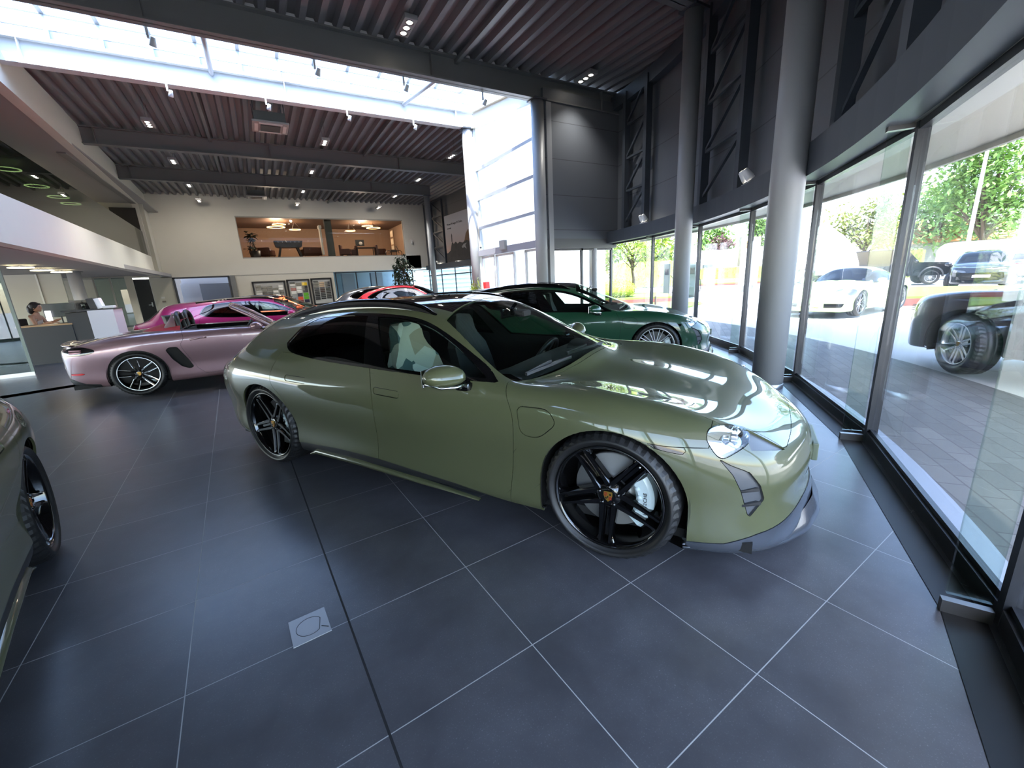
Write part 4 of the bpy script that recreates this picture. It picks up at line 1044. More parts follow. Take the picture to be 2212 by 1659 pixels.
def clad(name, rgb, pitch, axis='Z', dark=.5):
    """sheet cladding with thin joints every pitch metres"""
    if name in MATS: return MATS[name]
    m = mat(name, rgb, .5); nt = m.node_tree; b = nt.nodes['Principled BSDF']
    tc = nt.nodes.new('ShaderNodeTexCoord'); sp = nt.nodes.new('ShaderNodeSeparateXYZ'); d = nt.nodes.new('ShaderNodeMath'); d.operation = 'DIVIDE'; d.inputs[1].default_value = pitch
    f = nt.nodes.new('ShaderNodeMath'); f.operation = 'FRACT'; g = nt.nodes.new('ShaderNodeMath'); g.operation = 'LESS_THAN'; g.inputs[1].default_value = .018/pitch
    mx = nt.nodes.new('ShaderNodeMix'); mx.data_type = 'RGBA'; c = s2l(rgb)
    mx.inputs['A'].default_value = (*c, 1); mx.inputs['B'].default_value = (*[v*dark for v in c], 1)
    L = nt.links.new
    L(tc.outputs['Object'], sp.inputs[0]); L(sp.outputs[axis], d.inputs[0]); L(d.outputs[0], f.inputs[0]); L(f.outputs[0], g.inputs[0]); L(g.outputs[0], mx.inputs['Factor']); L(mx.outputs['Result'], b.inputs['Base Color'])
    return m
M_CLAD = clad('anthracite_cladding', (96, 100, 106), .92)
def tile_floor():
    m = bpy.data.materials.new('dark_tiles'); m.use_nodes = True; nt = m.node_tree; b = nt.nodes['Principled BSDF']; N = nt.nodes.new; L = nt.links.new
    def math_(op, a, bb=None):
        n = N('ShaderNodeMath'); n.operation = op
        for i, v in enumerate((a, bb)):
            if v is None: continue
            if hasattr(v, 'links'): L(v, n.inputs[i])
            else: n.inputs[i].default_value = v
        return n.outputs[0]
    tc = N('ShaderNodeTexCoord'); mp = N('ShaderNodeMapping'); mp.vector_type = 'TEXTURE'
    # tile frame: origin and rotation of the joint grid, 0.6 m tiles
    ox, oy = -.496*.6, 3.171*.6; c, s = math.cos(.526), math.sin(.526)
    mp.inputs['Location'].default_value = (c*ox+s*oy, -s*ox+c*oy, 0); mp.inputs['Rotation'].default_value = (0, 0, .574-.526); mp.inputs['Scale'].default_value = (.6, .6, .6)
    L(tc.outputs['Object'], mp.inputs['Vector']); sp = N('ShaderNodeSeparateXYZ'); L(mp.outputs[0], sp.inputs[0])
    u, v = sp.outputs['X'], sp.outputs['Y']
    def line(x, w):
        f = math_('FRACT', math_('ADD', x, .5)); return math_('LESS_THAN', math_('ABSOLUTE', math_('SUBTRACT', f, .5)), w)
    grout = math_('MAXIMUM', line(u, .0031), line(v, .0031))
    joint = math_('LESS_THAN', math_('ABSOLUTE', math_('ADD', u, 1.0)), .0075)
    cell = N('ShaderNodeTexWhiteNoise'); cell.noise_dimensions = '2D'; cb = N('ShaderNodeCombineXYZ'); L(math_('FLOOR', u), cb.inputs[0]); L(math_('FLOOR', v), cb.inputs[1]); L(cb.outputs[0], cell.inputs['Vector'])
    n1 = N('ShaderNodeTexNoise'); n1.inputs['Scale'].default_value = 3.2; n1.inputs['Detail'].default_value = 8; n1.inputs['Roughness'].default_value = .65; L(tc.outputs['Object'], n1.inputs['Vector'])
    n2 = N('ShaderNodeTexNoise'); n2.inputs['Scale'].default_value = 170; n2.inputs['Detail'].default_value = 3; L(tc.outputs['Object'], n2.inputs['Vector'])
    r2 = N('ShaderNodeMapRange'); r2.inputs['From Min'].default_value = .60; r2.inputs['From Max'].default_value = .76; L(n2.outputs['Fac'], r2.inputs['Value'])
    r1 = N('ShaderNodeMapRange'); r1.inputs['From Min'].default_value = .35; r1.inputs['From Max'].default_value = .7; L(n1.outputs['Fac'], r1.inputs['Value'])
    base = N('ShaderNodeMix'); base.data_type = 'RGBA'; base.inputs['A'].default_value = (*s2l((70, 69, 73)), 1); base.inputs['B'].default_value = (*s2l((88, 88, 92)), 1); L(r1.outputs[0], base.inputs['Factor'])
    sk = N('ShaderNodeMix'); sk.data_type = 'RGBA'; sk.inputs['B'].default_value = (*s2l((165, 165, 168)), 1)
    L(base.outputs['Result'], sk.inputs['A']); L(math_('MULTIPLY', math_('MULTIPLY', r2.outputs[0], r1.outputs[0]), .7), sk.inputs['Factor'])
    tl = N('ShaderNodeMix'); tl.data_type = 'RGBA'; tl.inputs['B'].default_value = (*s2l((60, 60, 63)), 1); L(sk.outputs['Result'], tl.inputs['A']); L(math_('MULTIPLY', cell.outputs['Value'], .3), tl.inputs['Factor'])
    g = N('ShaderNodeMix'); g.data_type = 'RGBA'; g.inputs['B'].default_value = (*s2l((165, 165, 163)), 1); L(tl.outputs['Result'], g.inputs['A']); L(grout, g.inputs['Factor'])
    j = N('ShaderNodeMix'); j.data_type = 'RGBA'; j.inputs['B'].default_value = (*s2l((10, 10, 11)), 1); L(g.outputs['Result'], j.inputs['A']); L(joint, j.inputs['Factor'])
    L(j.outputs['Result'], b.inputs['Base Color'])
    rr = N('ShaderNodeMapRange'); rr.inputs['To Min'].default_value = .29; rr.inputs['To Max'].default_value = .33; L(r1.outputs[0], rr.inputs['Value'])
    L(math_('ADD', rr.outputs[0], math_('MULTIPLY', math_('MAXIMUM', grout, joint), .4)), b.inputs['Roughness'])
    b.inputs['Specular IOR Level'].default_value = .8
    return m
def S(name, mb, m, parent=None): o = mb.build(name, m, parent); return struct(o) if parent is None else o
# --- floor
fp = [pol(14.12, a) for a in np.arange(-150, -10.3, 2.5)]+[Vector((9.95, 10.19, 0)), Vector((7.24, 10.19, 0)), Vector((7.24, 14.34, 0)), Vector((12.75, 14.34, 0)), Vector((12.55, 20, 0)), Vector((11.5, 31.6, 0)), Vector((-16, 31.6, 0)), Vector((-16, 5, 0))]
k = MB(); k.prism([(p.x, p.y) for p in fp], -.12, 0); S('floor', k, tile_floor())
# --- curved glazing: sill channel, frames, panes, fins
k = MB()
for i in range(len(ANG)-1):
    a, b = ANG[i], ANG[i+1]; q = [pol(13.86, a, .003), pol(14.0, a, .003), pol(14.0, b, .003), pol(13.86, b, .003)]; k.add(q, [(0, 1, 2, 3)])
S('trim_1', k, mat('channel_black', (6, 6, 7), .5))
for i in range(len(ANG)-1):
    a, b = ANG[i], ANG[i+1]; P0, P1 = pol(14.06, a), pol(14.06, b)
    k = MB(); k.bar(P0+Vector((0, 0, .045)), P1+Vector((0, 0, .045)), .07, .09); k.bar(P0+Vector((0, 0, .10)), P1+Vector((0, 0, .10)), .03, .03)
    k.bar(P0+Vector((0, 0, 2.37)), P1+Vector((0, 0, 2.37)), .06, .05)
    k.bar(P0, P0+Vector((0, 0, 2.4)), .05, .075, up=tuple(pol(1, a)-pol(0, a)))
    w = S('window_%d' % (i+1), k, M_FRAME)
    k = MB(); d = (P1-P0).normalized(); k.box((P0+P1)/2+Vector((0, 0, 1.23)), ((P1-P0).length-.06, .012, 2.24), rot=Matrix.Rotation(math.atan2(d.y, d.x), 3, 'Z')); k.build('glass_pane', G_PANE, w)
    k = MB(); c0, c1 = pol(14.0, a), pol(13.865, a); d = c1-c0
    k.box((c0+c1)/2+Vector((0, 0, 1.24)), (d.length, .019, 2.30), rot=Matrix.Rotation(math.atan2(d.y, d.x), 3, 'Z')); k.build('glass_fin', G_FIN, w)
    k = MB(); k.box((c0+c1)/2+Vector((0, 0, .03)), (d.length+.02, .034, .06), rot=Matrix.Rotation(math.atan2(d.y, d.x), 3, 'Z')); k.box((c0+c1)/2+Vector((0, 0, 2.375)), (d.length+.02, .05, .03), rot=Matrix.Rotation(math.atan2(d.y, d.x), 3, 'Z')); k.build('fin_shoe', mat('shoe_steel', (110, 108, 104), .3, .7), w)
# --- fascia ring, reveal, canopy, upper wall, ring beam
def ring(name, prof, m, a0=-150, a1=-10.2, n=90, st=True):
    k = MB(); G = []
    for a in np.linspace(a0, a1, n): G.append([pol(r, a, z) for r, z in prof])
    k.grid(G, smooth=False); o = k.build(name, m); return struct(o) if st else o
ring('trim_2', [(13.98, 2.39), (13.78, 2.39), (13.78, 2.72), (14.2, 2.72)], M_DARK)
ring('trim_3', [(13.98, 2.40), (14.3, 2.40)], mat('white_reveal', (225, 224, 216), .5))
ring('canopy', [(14.3, 2.40), (14.3, 2.47), (15.15, 2.47), (15.15, 2.42), (15.2, 2.42), (15.2, 2.80), (14.2, 2.80)], mat('canopy_render', (214, 210, 196), .7))
ring('wall_right', [(14.22, 2.72), (14.22, 7.3)], M_CLAD)
ring('trim_4', [(14.2, 6.08), (13.98, 6.08), (13.98, 6.42), (14.2, 6.42)], M_DARK)
# --- columns
def column(x, y, r, h, label, base=True):
    t = thing('steel_column', label, 'column', (x, y, 0), group=None)
    k = MB(); k.cyl((0, 0, 0), r, h, 40); k.build('shaft', M_COLUMN, t)
    if base: k = MB(); k.lathe([(r+.004, 0), (r+.004, .06), (r, .062)], n=40); k.build('base_ring', M_ALU, t)
    k = MB(); k.box((0, 0, h+.02), (r*2.3, r*2.3, .04)); k.build('cap_plate', M_DARK, t)
column(5.27, 2.72, .172, 6.4, 'thick grey steel column in front of the glazing nearest the olive car nose')
column(7.62, 5.86, .165, 6.0, 'grey round steel column behind the dark green car bonnet')
column(9.20, 10.36, .125, 6.0, 'slim grey column at the left end of the curved glazing')
column(7.12, 10.19, .17, 5.96, 'grey column on the right side of the entrance bay, under the main roof beam')
column(7.06, 14.36, .175, 6.5, 'sunlit white column on the left side of the entrance bay')
column(9.45, 25.2, .165, 6.45, 'thin dark column in the far corner beside the mountain poster')
# --- lattice posts against the curved wall
def lattice(a0, a1, label, r=14.02):
    A, B = pol(r, a0), pol(r, a1); t = thing('lattice_post', label, 'truss', (0, 0, 0))
    up = tuple((A-B).normalized())
    for P in (A, B): k = MB(); k.bar(P+Vector((0, 0, 2.74)), P+Vector((0, 0, 6.3)), .16, .14, up=up); k.build('post', M_DARK, t)
    A, B = B, A
    for j in range(4):
        z = 2.9+.86*j; k = MB(); k.bar(A+Vector((0, 0, z+.84)), B+Vector((0, 0, z)), .055); k.build('diagonal', M_DARK, t)
        k = MB(); k.bar(A+Vector((0, 0, z+.86)), B+Vector((0, 0, z+.86)), .055); k.build('strut', M_DARK, t)
lattice(-28.9, -35.2, 'dark lattice post behind the second column, above the glazing')
lattice(-47.8, -53.4, 'dark lattice post nearest the camera, right of the thick column')
lattice(-13.5, -17.8, 'dark lattice post between the slim column and the twin spotlights')
# --- main roof beams (I sections along x)
def ibeam(y, x0, x1, z0, z1, label, w=.26, m=None, xdir=True, name='roof_beam'):
    k = MB(); h = z1-z0
    for z, hh, ww in ((z0+.015, .03, w), (z1-.015, .03, w), ((z0+z1)/2, h, .02)): k.box(((x0+x1)/2, y, z), (x1-x0, ww, hh))
    for x in np.arange(x0+.5, x1, 5.1): k.box((x, y, (z0+z1)/2), (.02, w-.01, h-.02))
    return tag(k.build(name, m or M_STEEL), label, 'beam')
ibeam(10.19, -6.5, 10.0, 5.98, 6.52, 'deep grey roof beam across the middle of the hall, in front of the skylight')
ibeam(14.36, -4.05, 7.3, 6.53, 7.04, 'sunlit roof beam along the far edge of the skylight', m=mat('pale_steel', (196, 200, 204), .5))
ibeam(20.2, -4.3, 9.7, 6.50, 7.03, 'grey roof beam behind the skylight, first one beyond it')
ibeam(25.2, -4.4, 9.7, 6.48, 7.03, 'grey roof beam nearest the white end wall')
ibeam(5.86, -6.5, 7.7, 6.02, 6.52, 'roof beam above the camera ending on the second column')
k = MB(); a, b = Vector((7.24, 10.3, 6.0)), Vector((7.24, 14.2, 6.52)); d = (b-a).normalized(); n = Vector((0, -d.z, d.y))
for off, w, h in ((0, .2, .03), (.46, .2, .03), (.23, .03, .46)): k.bar(a+n*off, b+n*off, w, h)
tag(k.build('gable_beam', mat('cream_paint', (200, 196, 184), .5)), 'cream sloping beam over the tall entrance window', 'beam')
# --- profiled decks
def deck(name, x0, x1, y0, y1, z, pitch=.34, dep=.13, z1=None):
    z1 = z if z1 is None else z1
    k = MB(); row = []
    x = x0
    while x < x1:
        for fx, fz in ((0, 0), (.32, 0), (.46, 1), (.86, 1)): row.append((x+fx*pitch, fz*dep))
        x += pitch
    k.grid([[(p, y0, z+q) for p, q in row], [(p, y1, z1+q) for p, q in row]], smooth=False)
    k.box(((x0+x1)/2, (y0+y1)/2, max(z, z1)+dep+.12), (x1-x0, abs(y1-y0), .1)); return S(name, k, M_DECK)
deck('ceiling', -9, 10.6, -3, 10.3, 6.52); deck('ceiling.001', -4.9, 13.2, 14.45, 31.8, 7.04)
k = MB(); k.box((4.2, 14.43, 7.17), (18, .03, .27)); S('trim_14', k, mat('upstand_white', (216, 218, 220), .6))
for x, y0, y1, z in ((-.75, 10.3, -2, 6.44), (4.85, 10.3, -2, 6.44), (-.6, 14.4, 31.5, 6.96), (4.9, 14.4, 31.5, 6.96)):
    k = MB(); k.bar((x, y0, z), (x, y1, z), .09, .09); tag(k.build('roof_tie', M_STEEL), {(-.75, 10.3): 'square steel tie under the near roof deck, left one', (4.85, 10.3): 'square steel tie under the near roof deck, right one', (-.6, 14.4): 'square steel tie under the far roof deck, left one', (4.9, 14.4): 'square steel tie under the far roof deck, right one'}[(x, y0)], 'tie bar')
# --- skylight
M_SKY = mat('skylight_bar', (176, 180, 186), .4, .4)
sk = MB()
for z, y in ((7.08, 14.36), (7.62, 14.36), (8.0, 10.35)): sk.bar((-4.1, y, z), (7.5, y, z), .07)
sk.bar((-4.1, 12.4, 7.80), (7.5, 12.4, 7.80), .05)
for x in np.arange(-3.95, 7.6, .905): sk.bar((x, 14.36, 7.08), (x, 14.36, 7.62), .09, .07); sk.bar((x, 14.36, 7.62), (x, 10.35, 8.0), .09, .09)
so = S('window_30', sk, M_SKY)
k = MB(); k.add([(-4.1, 14.37, 7.1), (7.5, 14.37, 7.1), (7.5, 14.37, 7.62), (-4.1, 14.37, 7.62)], [(0, 1, 2, 3)]); k.add([(-4.1, 14.36, 7.64), (7.5, 14.36, 7.64), (7.5, 10.35, 8.02), (-4.1, 10.35, 8.02)], [(0, 1, 2, 3)]); k.build('skylight_pane', glass('skylight_glass', (240, 246, 250), .5), so)
k = MB(); k.box((1.7, 10.25, 7.28), (11.6, .06, 1.5)); S('trim_5', k, mat('upstand_white', (190, 192, 194), .6))
k = MB(); k.prism([(10.3, 6.55), (14.36, 7.1), (14.36, 7.62), (10.35, 8.0)], -4.2, -4.12, 'x'); k.prism([(10.3, 6.55), (14.36, 7.1), (14.36, 7.62), (10.35, 8.0)], 7.46, 7.54, 'x'); S('trim_6', k, mat('upstand_white', (190, 192, 194)))
for x in (-.1, 4.9):
    k = MB(); k.tube([(x, 10.3, 6.45), (x, 14.3, 6.95)], .055, 10); tag(k.build('bracing_tube', M_SKY), 'pale tube bracing the skylight, %s' % ('left one' if x < 0 else 'right one'), 'brace')
# --- left wall: upper fascia, soffit, mezzanine parapet, guard glass
def lx(y): return -3.96-.036*(y-14.8)
def slab(name, y0, y1, z0, z1, m, thick=.25, off=0., parent=None):
    k = MB(); k.add([(lx(y)+o, y, z) for z in (z0, z1) for y in (y0, y1) for o in (off-thick, off)], [(0, 1, 3, 2), (4, 6, 7, 5), (0, 4, 5, 1), (2, 3, 7, 6), (0, 2, 6, 4), (1, 5, 7, 3)])
    return S(name, k, m, parent)
slab('wall_left', 2, 31.5, 6.06, 7.06, M_WALL); slab('wall_left.001', 28.7, 31.5, 2.58, 6.06, M_WALL); slab('wall_left.002', 2, 28.7, 2.58, 3.52, M_WALL)
k = MB(); k.box((-9.6, 16.5, 6.1), (11.0, 30, .06)); S('ceiling.002', k, M_SOFFIT)
k = MB(); k.box((-10.1, 16.5, 2.66), (11.8, 30, .16)); S('ceiling.003', k, M_SOFFIT)
gd = slab('glass_guard', 2, 28.68, 3.52, 4.74, G_MEZZ, .02, -.1); del gd['kind']; tag(gd, 'tall tinted glass guard on top of the white mezzanine parapet', 'glass guard')
k = MB(); k.box((-10.8, 28.8, 4.3), (13.0, .1, 3.6)); S('wall_mezzanine', k, M_WALL2)
k = MB(); k.box((-11.4, 15, 4.3), (.1, 28, 3.6)); S('wall_mezzanine.001', k, mat('green_grey_wall', (92, 104, 92), .8))
k = MB(); k.box((-5.1, 28.68, 5.3), (1.0, .06, 1.1)); tag(k.build('dark_panel', mat('brown_black', (44, 40, 36), .6)), 'dark brown panel at the end of the mezzanine under the soffit', 'panel')
k = MB(); k.box((-4.62, 24.1, 6.05), (.22, 8.9, .04)); tag(k.build('ceiling_slot', mat('slot_grey', (120, 120, 118), .6)), 'long recessed slot in the soffit beside the left wall', 'ceiling recess')
M_RING = mat('ring_glow', (255, 246, 200), .5, emit=(255, 238, 190), estr=2.5)
def ringlamp(loc, r, label, group, m=None, hang=.5):
    t = thing('ring_lamp', label, 'lamp', loc, group=group)
    k = MB(); k.lathe([(r, -.010), (r, .010), (r-.05, .010), (r-.05, -.010), (r, -.010)], n=36); k.build('ring_diffuser', m or M_RING, t)
    k = MB()
    for a in (0, 2.1, 4.2): k.tube([(r*.97*math.cos(a), r*.97*math.sin(a), .02), (0, 0, hang)], .004, 5)
    k.build('suspension_wires', M_ALU, t); return t
for i, (x, y, w) in enumerate(((-6.5, 21.5, 'nearest'), (-6.65, 24.2, 'second'), (-6.7, 26.4, 'third'), (-6.75, 28.0, 'farthest'))): ringlamp((x, y, 5.85), .34, 'glowing ring lamp under the mezzanine soffit, %s from the camera' % w, 'ring lamps behind the glass guard', hang=.2)
for i, (x, y, w) in enumerate(((-5.85, 18.15, 'nearest'), (-5.95, 19.9, 'middle'), (-5.9, 21.3, 'farthest'))): ringlamp((x, y, 2.51), .27, 'glowing ring lamp above the reception desk, %s of three' % w, 'ring lamps over the reception', hang=.06)
# --- back wall
YB = 31.5
def yw(name, x0, x1, z0, z1, m, y=YB, th=.3, parent=None):
    k = MB(); k.box(((x0+x1)/2, y+th/2, (z0+z1)/2), (x1-x0, th, z1-z0)); return S(name, k, m, parent)
yw('wall_back', -4.7, -.5, 3.52, 7.22, M_WALL); yw('wall_back.001', 9.8, 11.45, 2.62, 7.22, M_WALL); yw('wall_back.002', -.5, 9.8, 6.0, 7.22, M_WALL); yw('wall_back.003', -4.7, 10.9, 2.54, 3.52, M_WALL)
yw('wall_back.004', -5.25, -4.2, 0, 2.58, M_WALL2); yw('wall_back.005', -1.4, 4.6, 0, 2.54, M_WALL, y=31.55); yw('wall_back.006', -16, -6.25, 0, 2.58, M_WALL2)
yw('wall_back.007', 11.45, 13, 2.6, 7.22, M_CLAD)
k = MB(); k.box((-1.25, 31.4, 1.27), (.24, .24, 2.54)); tag(k.build('square_post', M_STEEL), 'grey square post between the garage opening and the sample boards', 'post')
# door and switches
k = MB(); k.box((-5.75, 31.55, 1.25), (.98, .06, 2.5)); d1 = S('door_1', k, mat('door_black', (26, 28, 30), .4))
k = MB(); k.box((-5.38, 31.49, 1.08), (.05, .03, .24)); k.bar((-5.38, 31.46, 1.06), (-5.54, 31.46, 1.06), .03); k.build('door_handle', M_ALU, d1)
for z, m_, nm, lb in ((1.42, 'switch_white', 'light_switch', 'white switch plate on the wall right of the black door'), (1.2, 'switch_grey', 'card_reader', 'small grey card reader below the switch plate')):
    k = MB(); k.box((-4.82, 31.48, z), (.17, .03, .1), bev=.008); tag(k.build(nm, mat(m_, (200, 200, 196) if 'white' in m_ else (120, 112, 104), .4)), lb, 'wall fitting')
# garage opening
k = MB(); k.box((-2.8, 34.0, 1.3), (3.4, .1, 2.6)); S('wall_garage', k, mat('garage_dark', (58, 60, 66), .7))
k = MB()
for x in (-4.14, -1.45): k.box((x, 31.45, 1.25), (.1, .14, 2.5))
k.box((-2.8, 31.45, 2.49), (2.8, .14, .09)); S('door_2', k, M_FRAME)
k = MB(); k.box((-2.7, 32.6, 2.3), (2.5, .06, .34)); k.box((-3.55, 32.5, 1.1), (.95, .05, 2.2)); tag(k.build('sectional_door', mat('garage_panel', (150, 152, 166), .5)), 'pale grey garage door leaf inside the dark opening', 'garage door')
# sample boards
def board(x0, x1, z1, cols, label, group='colour sample boards on the end wall'):
    t = thing('sample_board', label, 'sample board', ((x0+x1)/2, 31.47, 0)); w = x1-x0
    k = MB(); z0 = .45
    for a, b, wd in (((-w/2, 0, z0), (-w/2, 0, z1), .1), ((w/2, 0, z0), (w/2, 0, z1), .1)): k.bar(a, b, wd, .06, up=(0, 1, 0))
    k.bar((-w/2-.05, 0, z1), (w/2+.05, 0, z1), .06, .1); k.bar((-w/2-.05, 0, z0), (w/2+.05, 0, z0), .06, .1); k.build('frame', mat('frame_black', (18, 18, 19), .4), t)
    k = MB(); k.box((0, .02, (z0+z1)/2), (w, .02, z1-z0)); k.build('panel', mat('board_grey', (176, 176, 174), .5), t)
    for cx, top, cw, ch, lst in cols:
        for i, c in enumerate(lst):
            k = MB(); k.box((cx, -.005, top-i*(ch+.025)), (cw, .03, ch), bev=.006); k.build('sample', mat('sample_%d_%d_%d' % c, c, .3, 0, .4), t)
    return t
BK, DG, GY, WH, RD, YE, NV, GN, OR, BR, TN = (22, 22, 24), (60, 60, 62), (150, 152, 154), (222, 222, 220), (130, 22, 34), (230, 196, 30), (30, 34, 60), (90, 170, 30), (220, 80, 40), (60, 40, 34), (170, 140, 110)
board(-.25, 1.52, 2.06, [(-.62, 1.80, .30, .13, [BK, DG, GY, WH, GY, DG]), (-.30, 1.72, .28, .13, [BK, DG, BK, BR, DG]), (.0, 1.72, .28, .13, [BK, BK, DG, BK, DG]), (.32, 1.60, .28, .13, [BK, WH, GY, WH, GY]), (.64, 1.76, .26, .13, [WH, WH, DG, BK, GY, DG])], 'left sample board of mostly black and grey leather swatches')
board(1.70, 2.96, 2.10, [(-.36, 1.92, .30, .10, [BK, WH]), (-.34, 1.52, .30, .18, [RD, WH, GY, GY, WH]), (.0, 1.82, .30, .20, [BK, WH, WH, NV, OR, RD]), (.36, 1.84, .30, .20, [YE, BK, DG, GN, GN, NV])], 'middle sample board with yellow, red and lime green paint samples')
board(3.14, 4.36, 2.12, [(-.36, 1.95, .30, .09, [BK]+[DG, BK]*5), (.0, 1.86, .30, .09, [TN, TN, TN, BR, BR, BR, DG, BK, DG, BK]), (.36, 1.88, .30, .09, [BK, DG]*5)], 'right sample board with columns of dark and tan swatches')
# ground floor window band to the right of the boards
def glazing(name, P0, P1, z0, z1, n, m, pane, trans=()):
    P0, P1 = Vector(P0), Vector(P1); k = MB()
    for i in range(n+1):
        p = P0.lerp(P1, i/n); k.bar((p.x, p.y, z0), (p.x, p.y, z1), .07, .07)
    for z in (z0+.03, z1-.03)+tuple(trans): k.bar((P0.x, P0.y, z), (P1.x, P1.y, z), .07, .07)
    w = S(name, k, m); k = MB(); k.add([(P0.x, P0.y, z0), (P1.x, P1.y, z0), (P1.x, P1.y, z1), (P0.x, P0.y, z1)], [(0, 1, 2, 3)]); k.build('glass_pane', pane, w); return w
glazing('window_20', (4.72, 31.55, 0), (11.5, 31.55, 0), 0, 2.5, 5, M_FRAME, G_PANE)
k = MB(); k.box((8, 37.4, 1.7), (10, .1, 3.4)); S('wall_office', k, mat('office_blue', (150, 180, 190), .7))
k = MB(); k.box((2.5, 34.6, 1.7), (.1, 6, 3.4)); S('wall_office.001', k, mat('office_blue', (150, 180, 190)))
for x in (6.2, 8.4, 10.6): k = MB(); k.box((x, 35.6, 1.25), (.9, .5, 2.5)); tag(k.build('office_cabinet', mat('cabinet_blue', (120, 140, 150), .5)), {6.2: 'left', 8.4: 'middle', 10.6: 'right'}[x]+' tall pale blue cabinet behind the low end wall windows', 'cabinet')
# lounge behind the upper window
glazing('window_21', (-.5, 31.6, 0), (9.8, 31.6, 0), 3.52, 6.0, 1, mat('frame_thin', (150, 148, 140), .4), glass('lounge_glass', (225, 222, 214), .8))
LM_ = mat('lounge_beige', (170, 140, 116), .8); k = MB(); k.box((4.7, 37.5, 4.75), (12, .1, 2.9)); S('wall_lounge', k, LM_)
k = MB(); k.box((4.7, 34.6, 3.46), (12, 6, .1)); S('floor_lounge', k, mat('lounge_floor', (96, 78, 66), .5)); k = MB(); k.box((4.7, 34.6, 6.08), (12, 6, .1)); S('ceiling_lounge', k, mat('lounge_ceiling', (110, 88, 76), .6))
for x in (-1.1, 10.4): k = MB(); k.box((x, 34.6, 4.75), (.1, 6, 2.8)); S('wall_lounge.00%d' % (1 if x < 0 else 2), k, LM_)
k = MB(); k.box((4.8, 32.3, 4.75), (.42, .42, 2.5)); tag(k.build('lounge_column', mat('green_grey_column', (70, 80, 80), .5)), 'grey green column dividing the upstairs lounge window', 'column')
k = MB(); k.box((4.25, 32.2, 4.65), (.12, .5, 1.9), bev=.04); k.box((4.25, 32.2, 5.5), (.2, .6, .22), bev=.05); tag(k.build('folding_screen', mat('screen_white', (214, 212, 204), .5)), 'white upright screen leaning beside the lounge column', 'screen')
MR = mat('warm_ring', (255, 214, 140), .5, emit=(255, 190, 110), estr=4)
for x, y, z, r, lb in ((1.95, 33.9, 5.86, .42, 'rear left'), (1.72, 33.4, 5.62, .55, 'large left'), (2.86, 33.6, 5.50, .36, 'small left'), (6.5, 33.6, 5.46, .34, 'small right'), (7.85, 34.0, 5.86, .40, 'rear right'), (8.15, 33.5, 5.66, .5, 'large right')):
    ringlamp((x, y, z), r, 'warm glowing ring lamp in the upstairs lounge, %s one' % lb, 'lounge ring lamps', MR, hang=6.02-z)
# foosball table
t = thing('foosball_table', 'dark foosball table in the upstairs lounge window', 'game table', (2.25, 33.0, 3.52))
DW = mat('dark_stain', (34, 36, 38), .4)
k = MB(); k.prism([(-.86, 1.16), (.86, 1.16), (.78, .80), (.66, .74), (-.66, .74), (-.78, .80)], -.4, .4, 'y'); k.build('cabinet', DW, t)
for s in (-1, 1):
    for y in (-.33, .33): k = MB(); k.bar((s*.50, y, .76), (s*.72, y, 0), .14, .12); k.build('leg', DW, t)
for i in range(6): k = MB(); x = -.62+.25*i; k.tube([(x, -.55, 1.06), (x, .55, 1.06)], .012, 6); k.sphere((x, -.58, 1.06), .03, 8, 6); k.build('rod', M_ALU, t)
def armchair(x, y, rz, label, w=.8, h=.75, name='armchair'):
    t = thing(name, label, 'chair', (x, y, 3.52), rz); m = mat('brown_leather', (72, 40, 30), .5)
    k = MB(); k.box((0, 0, .34), (w, .75, .2), bev=.06); k.build('seat', m, t); k = MB(); k.box((0, .32, .55), (w, .16, h-.25), bev=.06); k.build('backrest', m, t)
    for s in (-1, 1):
        k = MB(); k.box((s*(w/2-.06), 0, .5), (.12, .7, .3), bev=.05); k.build('armrest', m, t)
        for y in (-.3, .3): k = MB(); k.cyl((s*(w/2-.1), y, 0), .02, .26, 8); k.build('leg', DW, t)
    return t
armchair(.9, 33.6, 2.6, 'brown armchair beside the potted plant upstairs'); armchair(3.65, 33.4, 3.4, 'brown sofa left of the lounge column', 1.3, .7, 'sofa')
for i, (x, y, rz, l) in enumerate(((5.9, 33.2, 1.2, 'brown chair nearest the lounge column'), (6.45, 33.8, -1.6, 'brown chair left of the lounge dining table'), (8.45, 33.4, 1.6, 'brown chair right of the lounge dining table'))): armchair(x, y, rz, l, .55, 1.0, 'dining_chair')
t = thing('lounge_table', 'dark table between the chairs in the lounge', 'table', (7.4, 33.6, 3.52)); k = MB(); k.box((0, 0, .74), (1.5, .85, .05)); k.build('tabletop', DW, t)
for a in (-.65, .65):
    for b in (-.35, .35): k = MB(); k.cyl((a, b, 0), .03, .72, 8); k.build('leg', DW, t)
k = MB(); k.box((7.05, 33.6, 4.62), (.62, .04, .45)); sc = k.build('wall_screen', DW); tag(sc, 'dark framed screen standing on the lounge table', 'screen'); k = MB(); k.sphere((0, 0, 0), .13, 12, 8, (1, .1, 1)); o = k.build('round_emblem', mat('switch_white', (200, 200, 196)), sc); o.location = (7.1, 33.57, 4.58)
for i, (z, lb) in enumerate(((5.2, 'upper'), (4.65, 'middle'), (4.15, 'lower'))):
    t = thing('framed_picture', '%s framed print on the right end wall of the lounge' % lb, 'picture', (9.35, 33.0, z)); k = MB(); k.box((0, 0, 0), (.05, .8, .5)); k.build('frame', mat('frame_wood', (150, 120, 90), .5), t); k = MB(); k.box((-.03, 0, 0), (.01, .68, .38)); k.build('print', mat('print_cream', (196, 178, 152), .6), t)
t = thing('motorbike_model', 'small dark motorbike on the lounge floor behind the window', 'motorbike', (9.2, 32.5, 3.52))
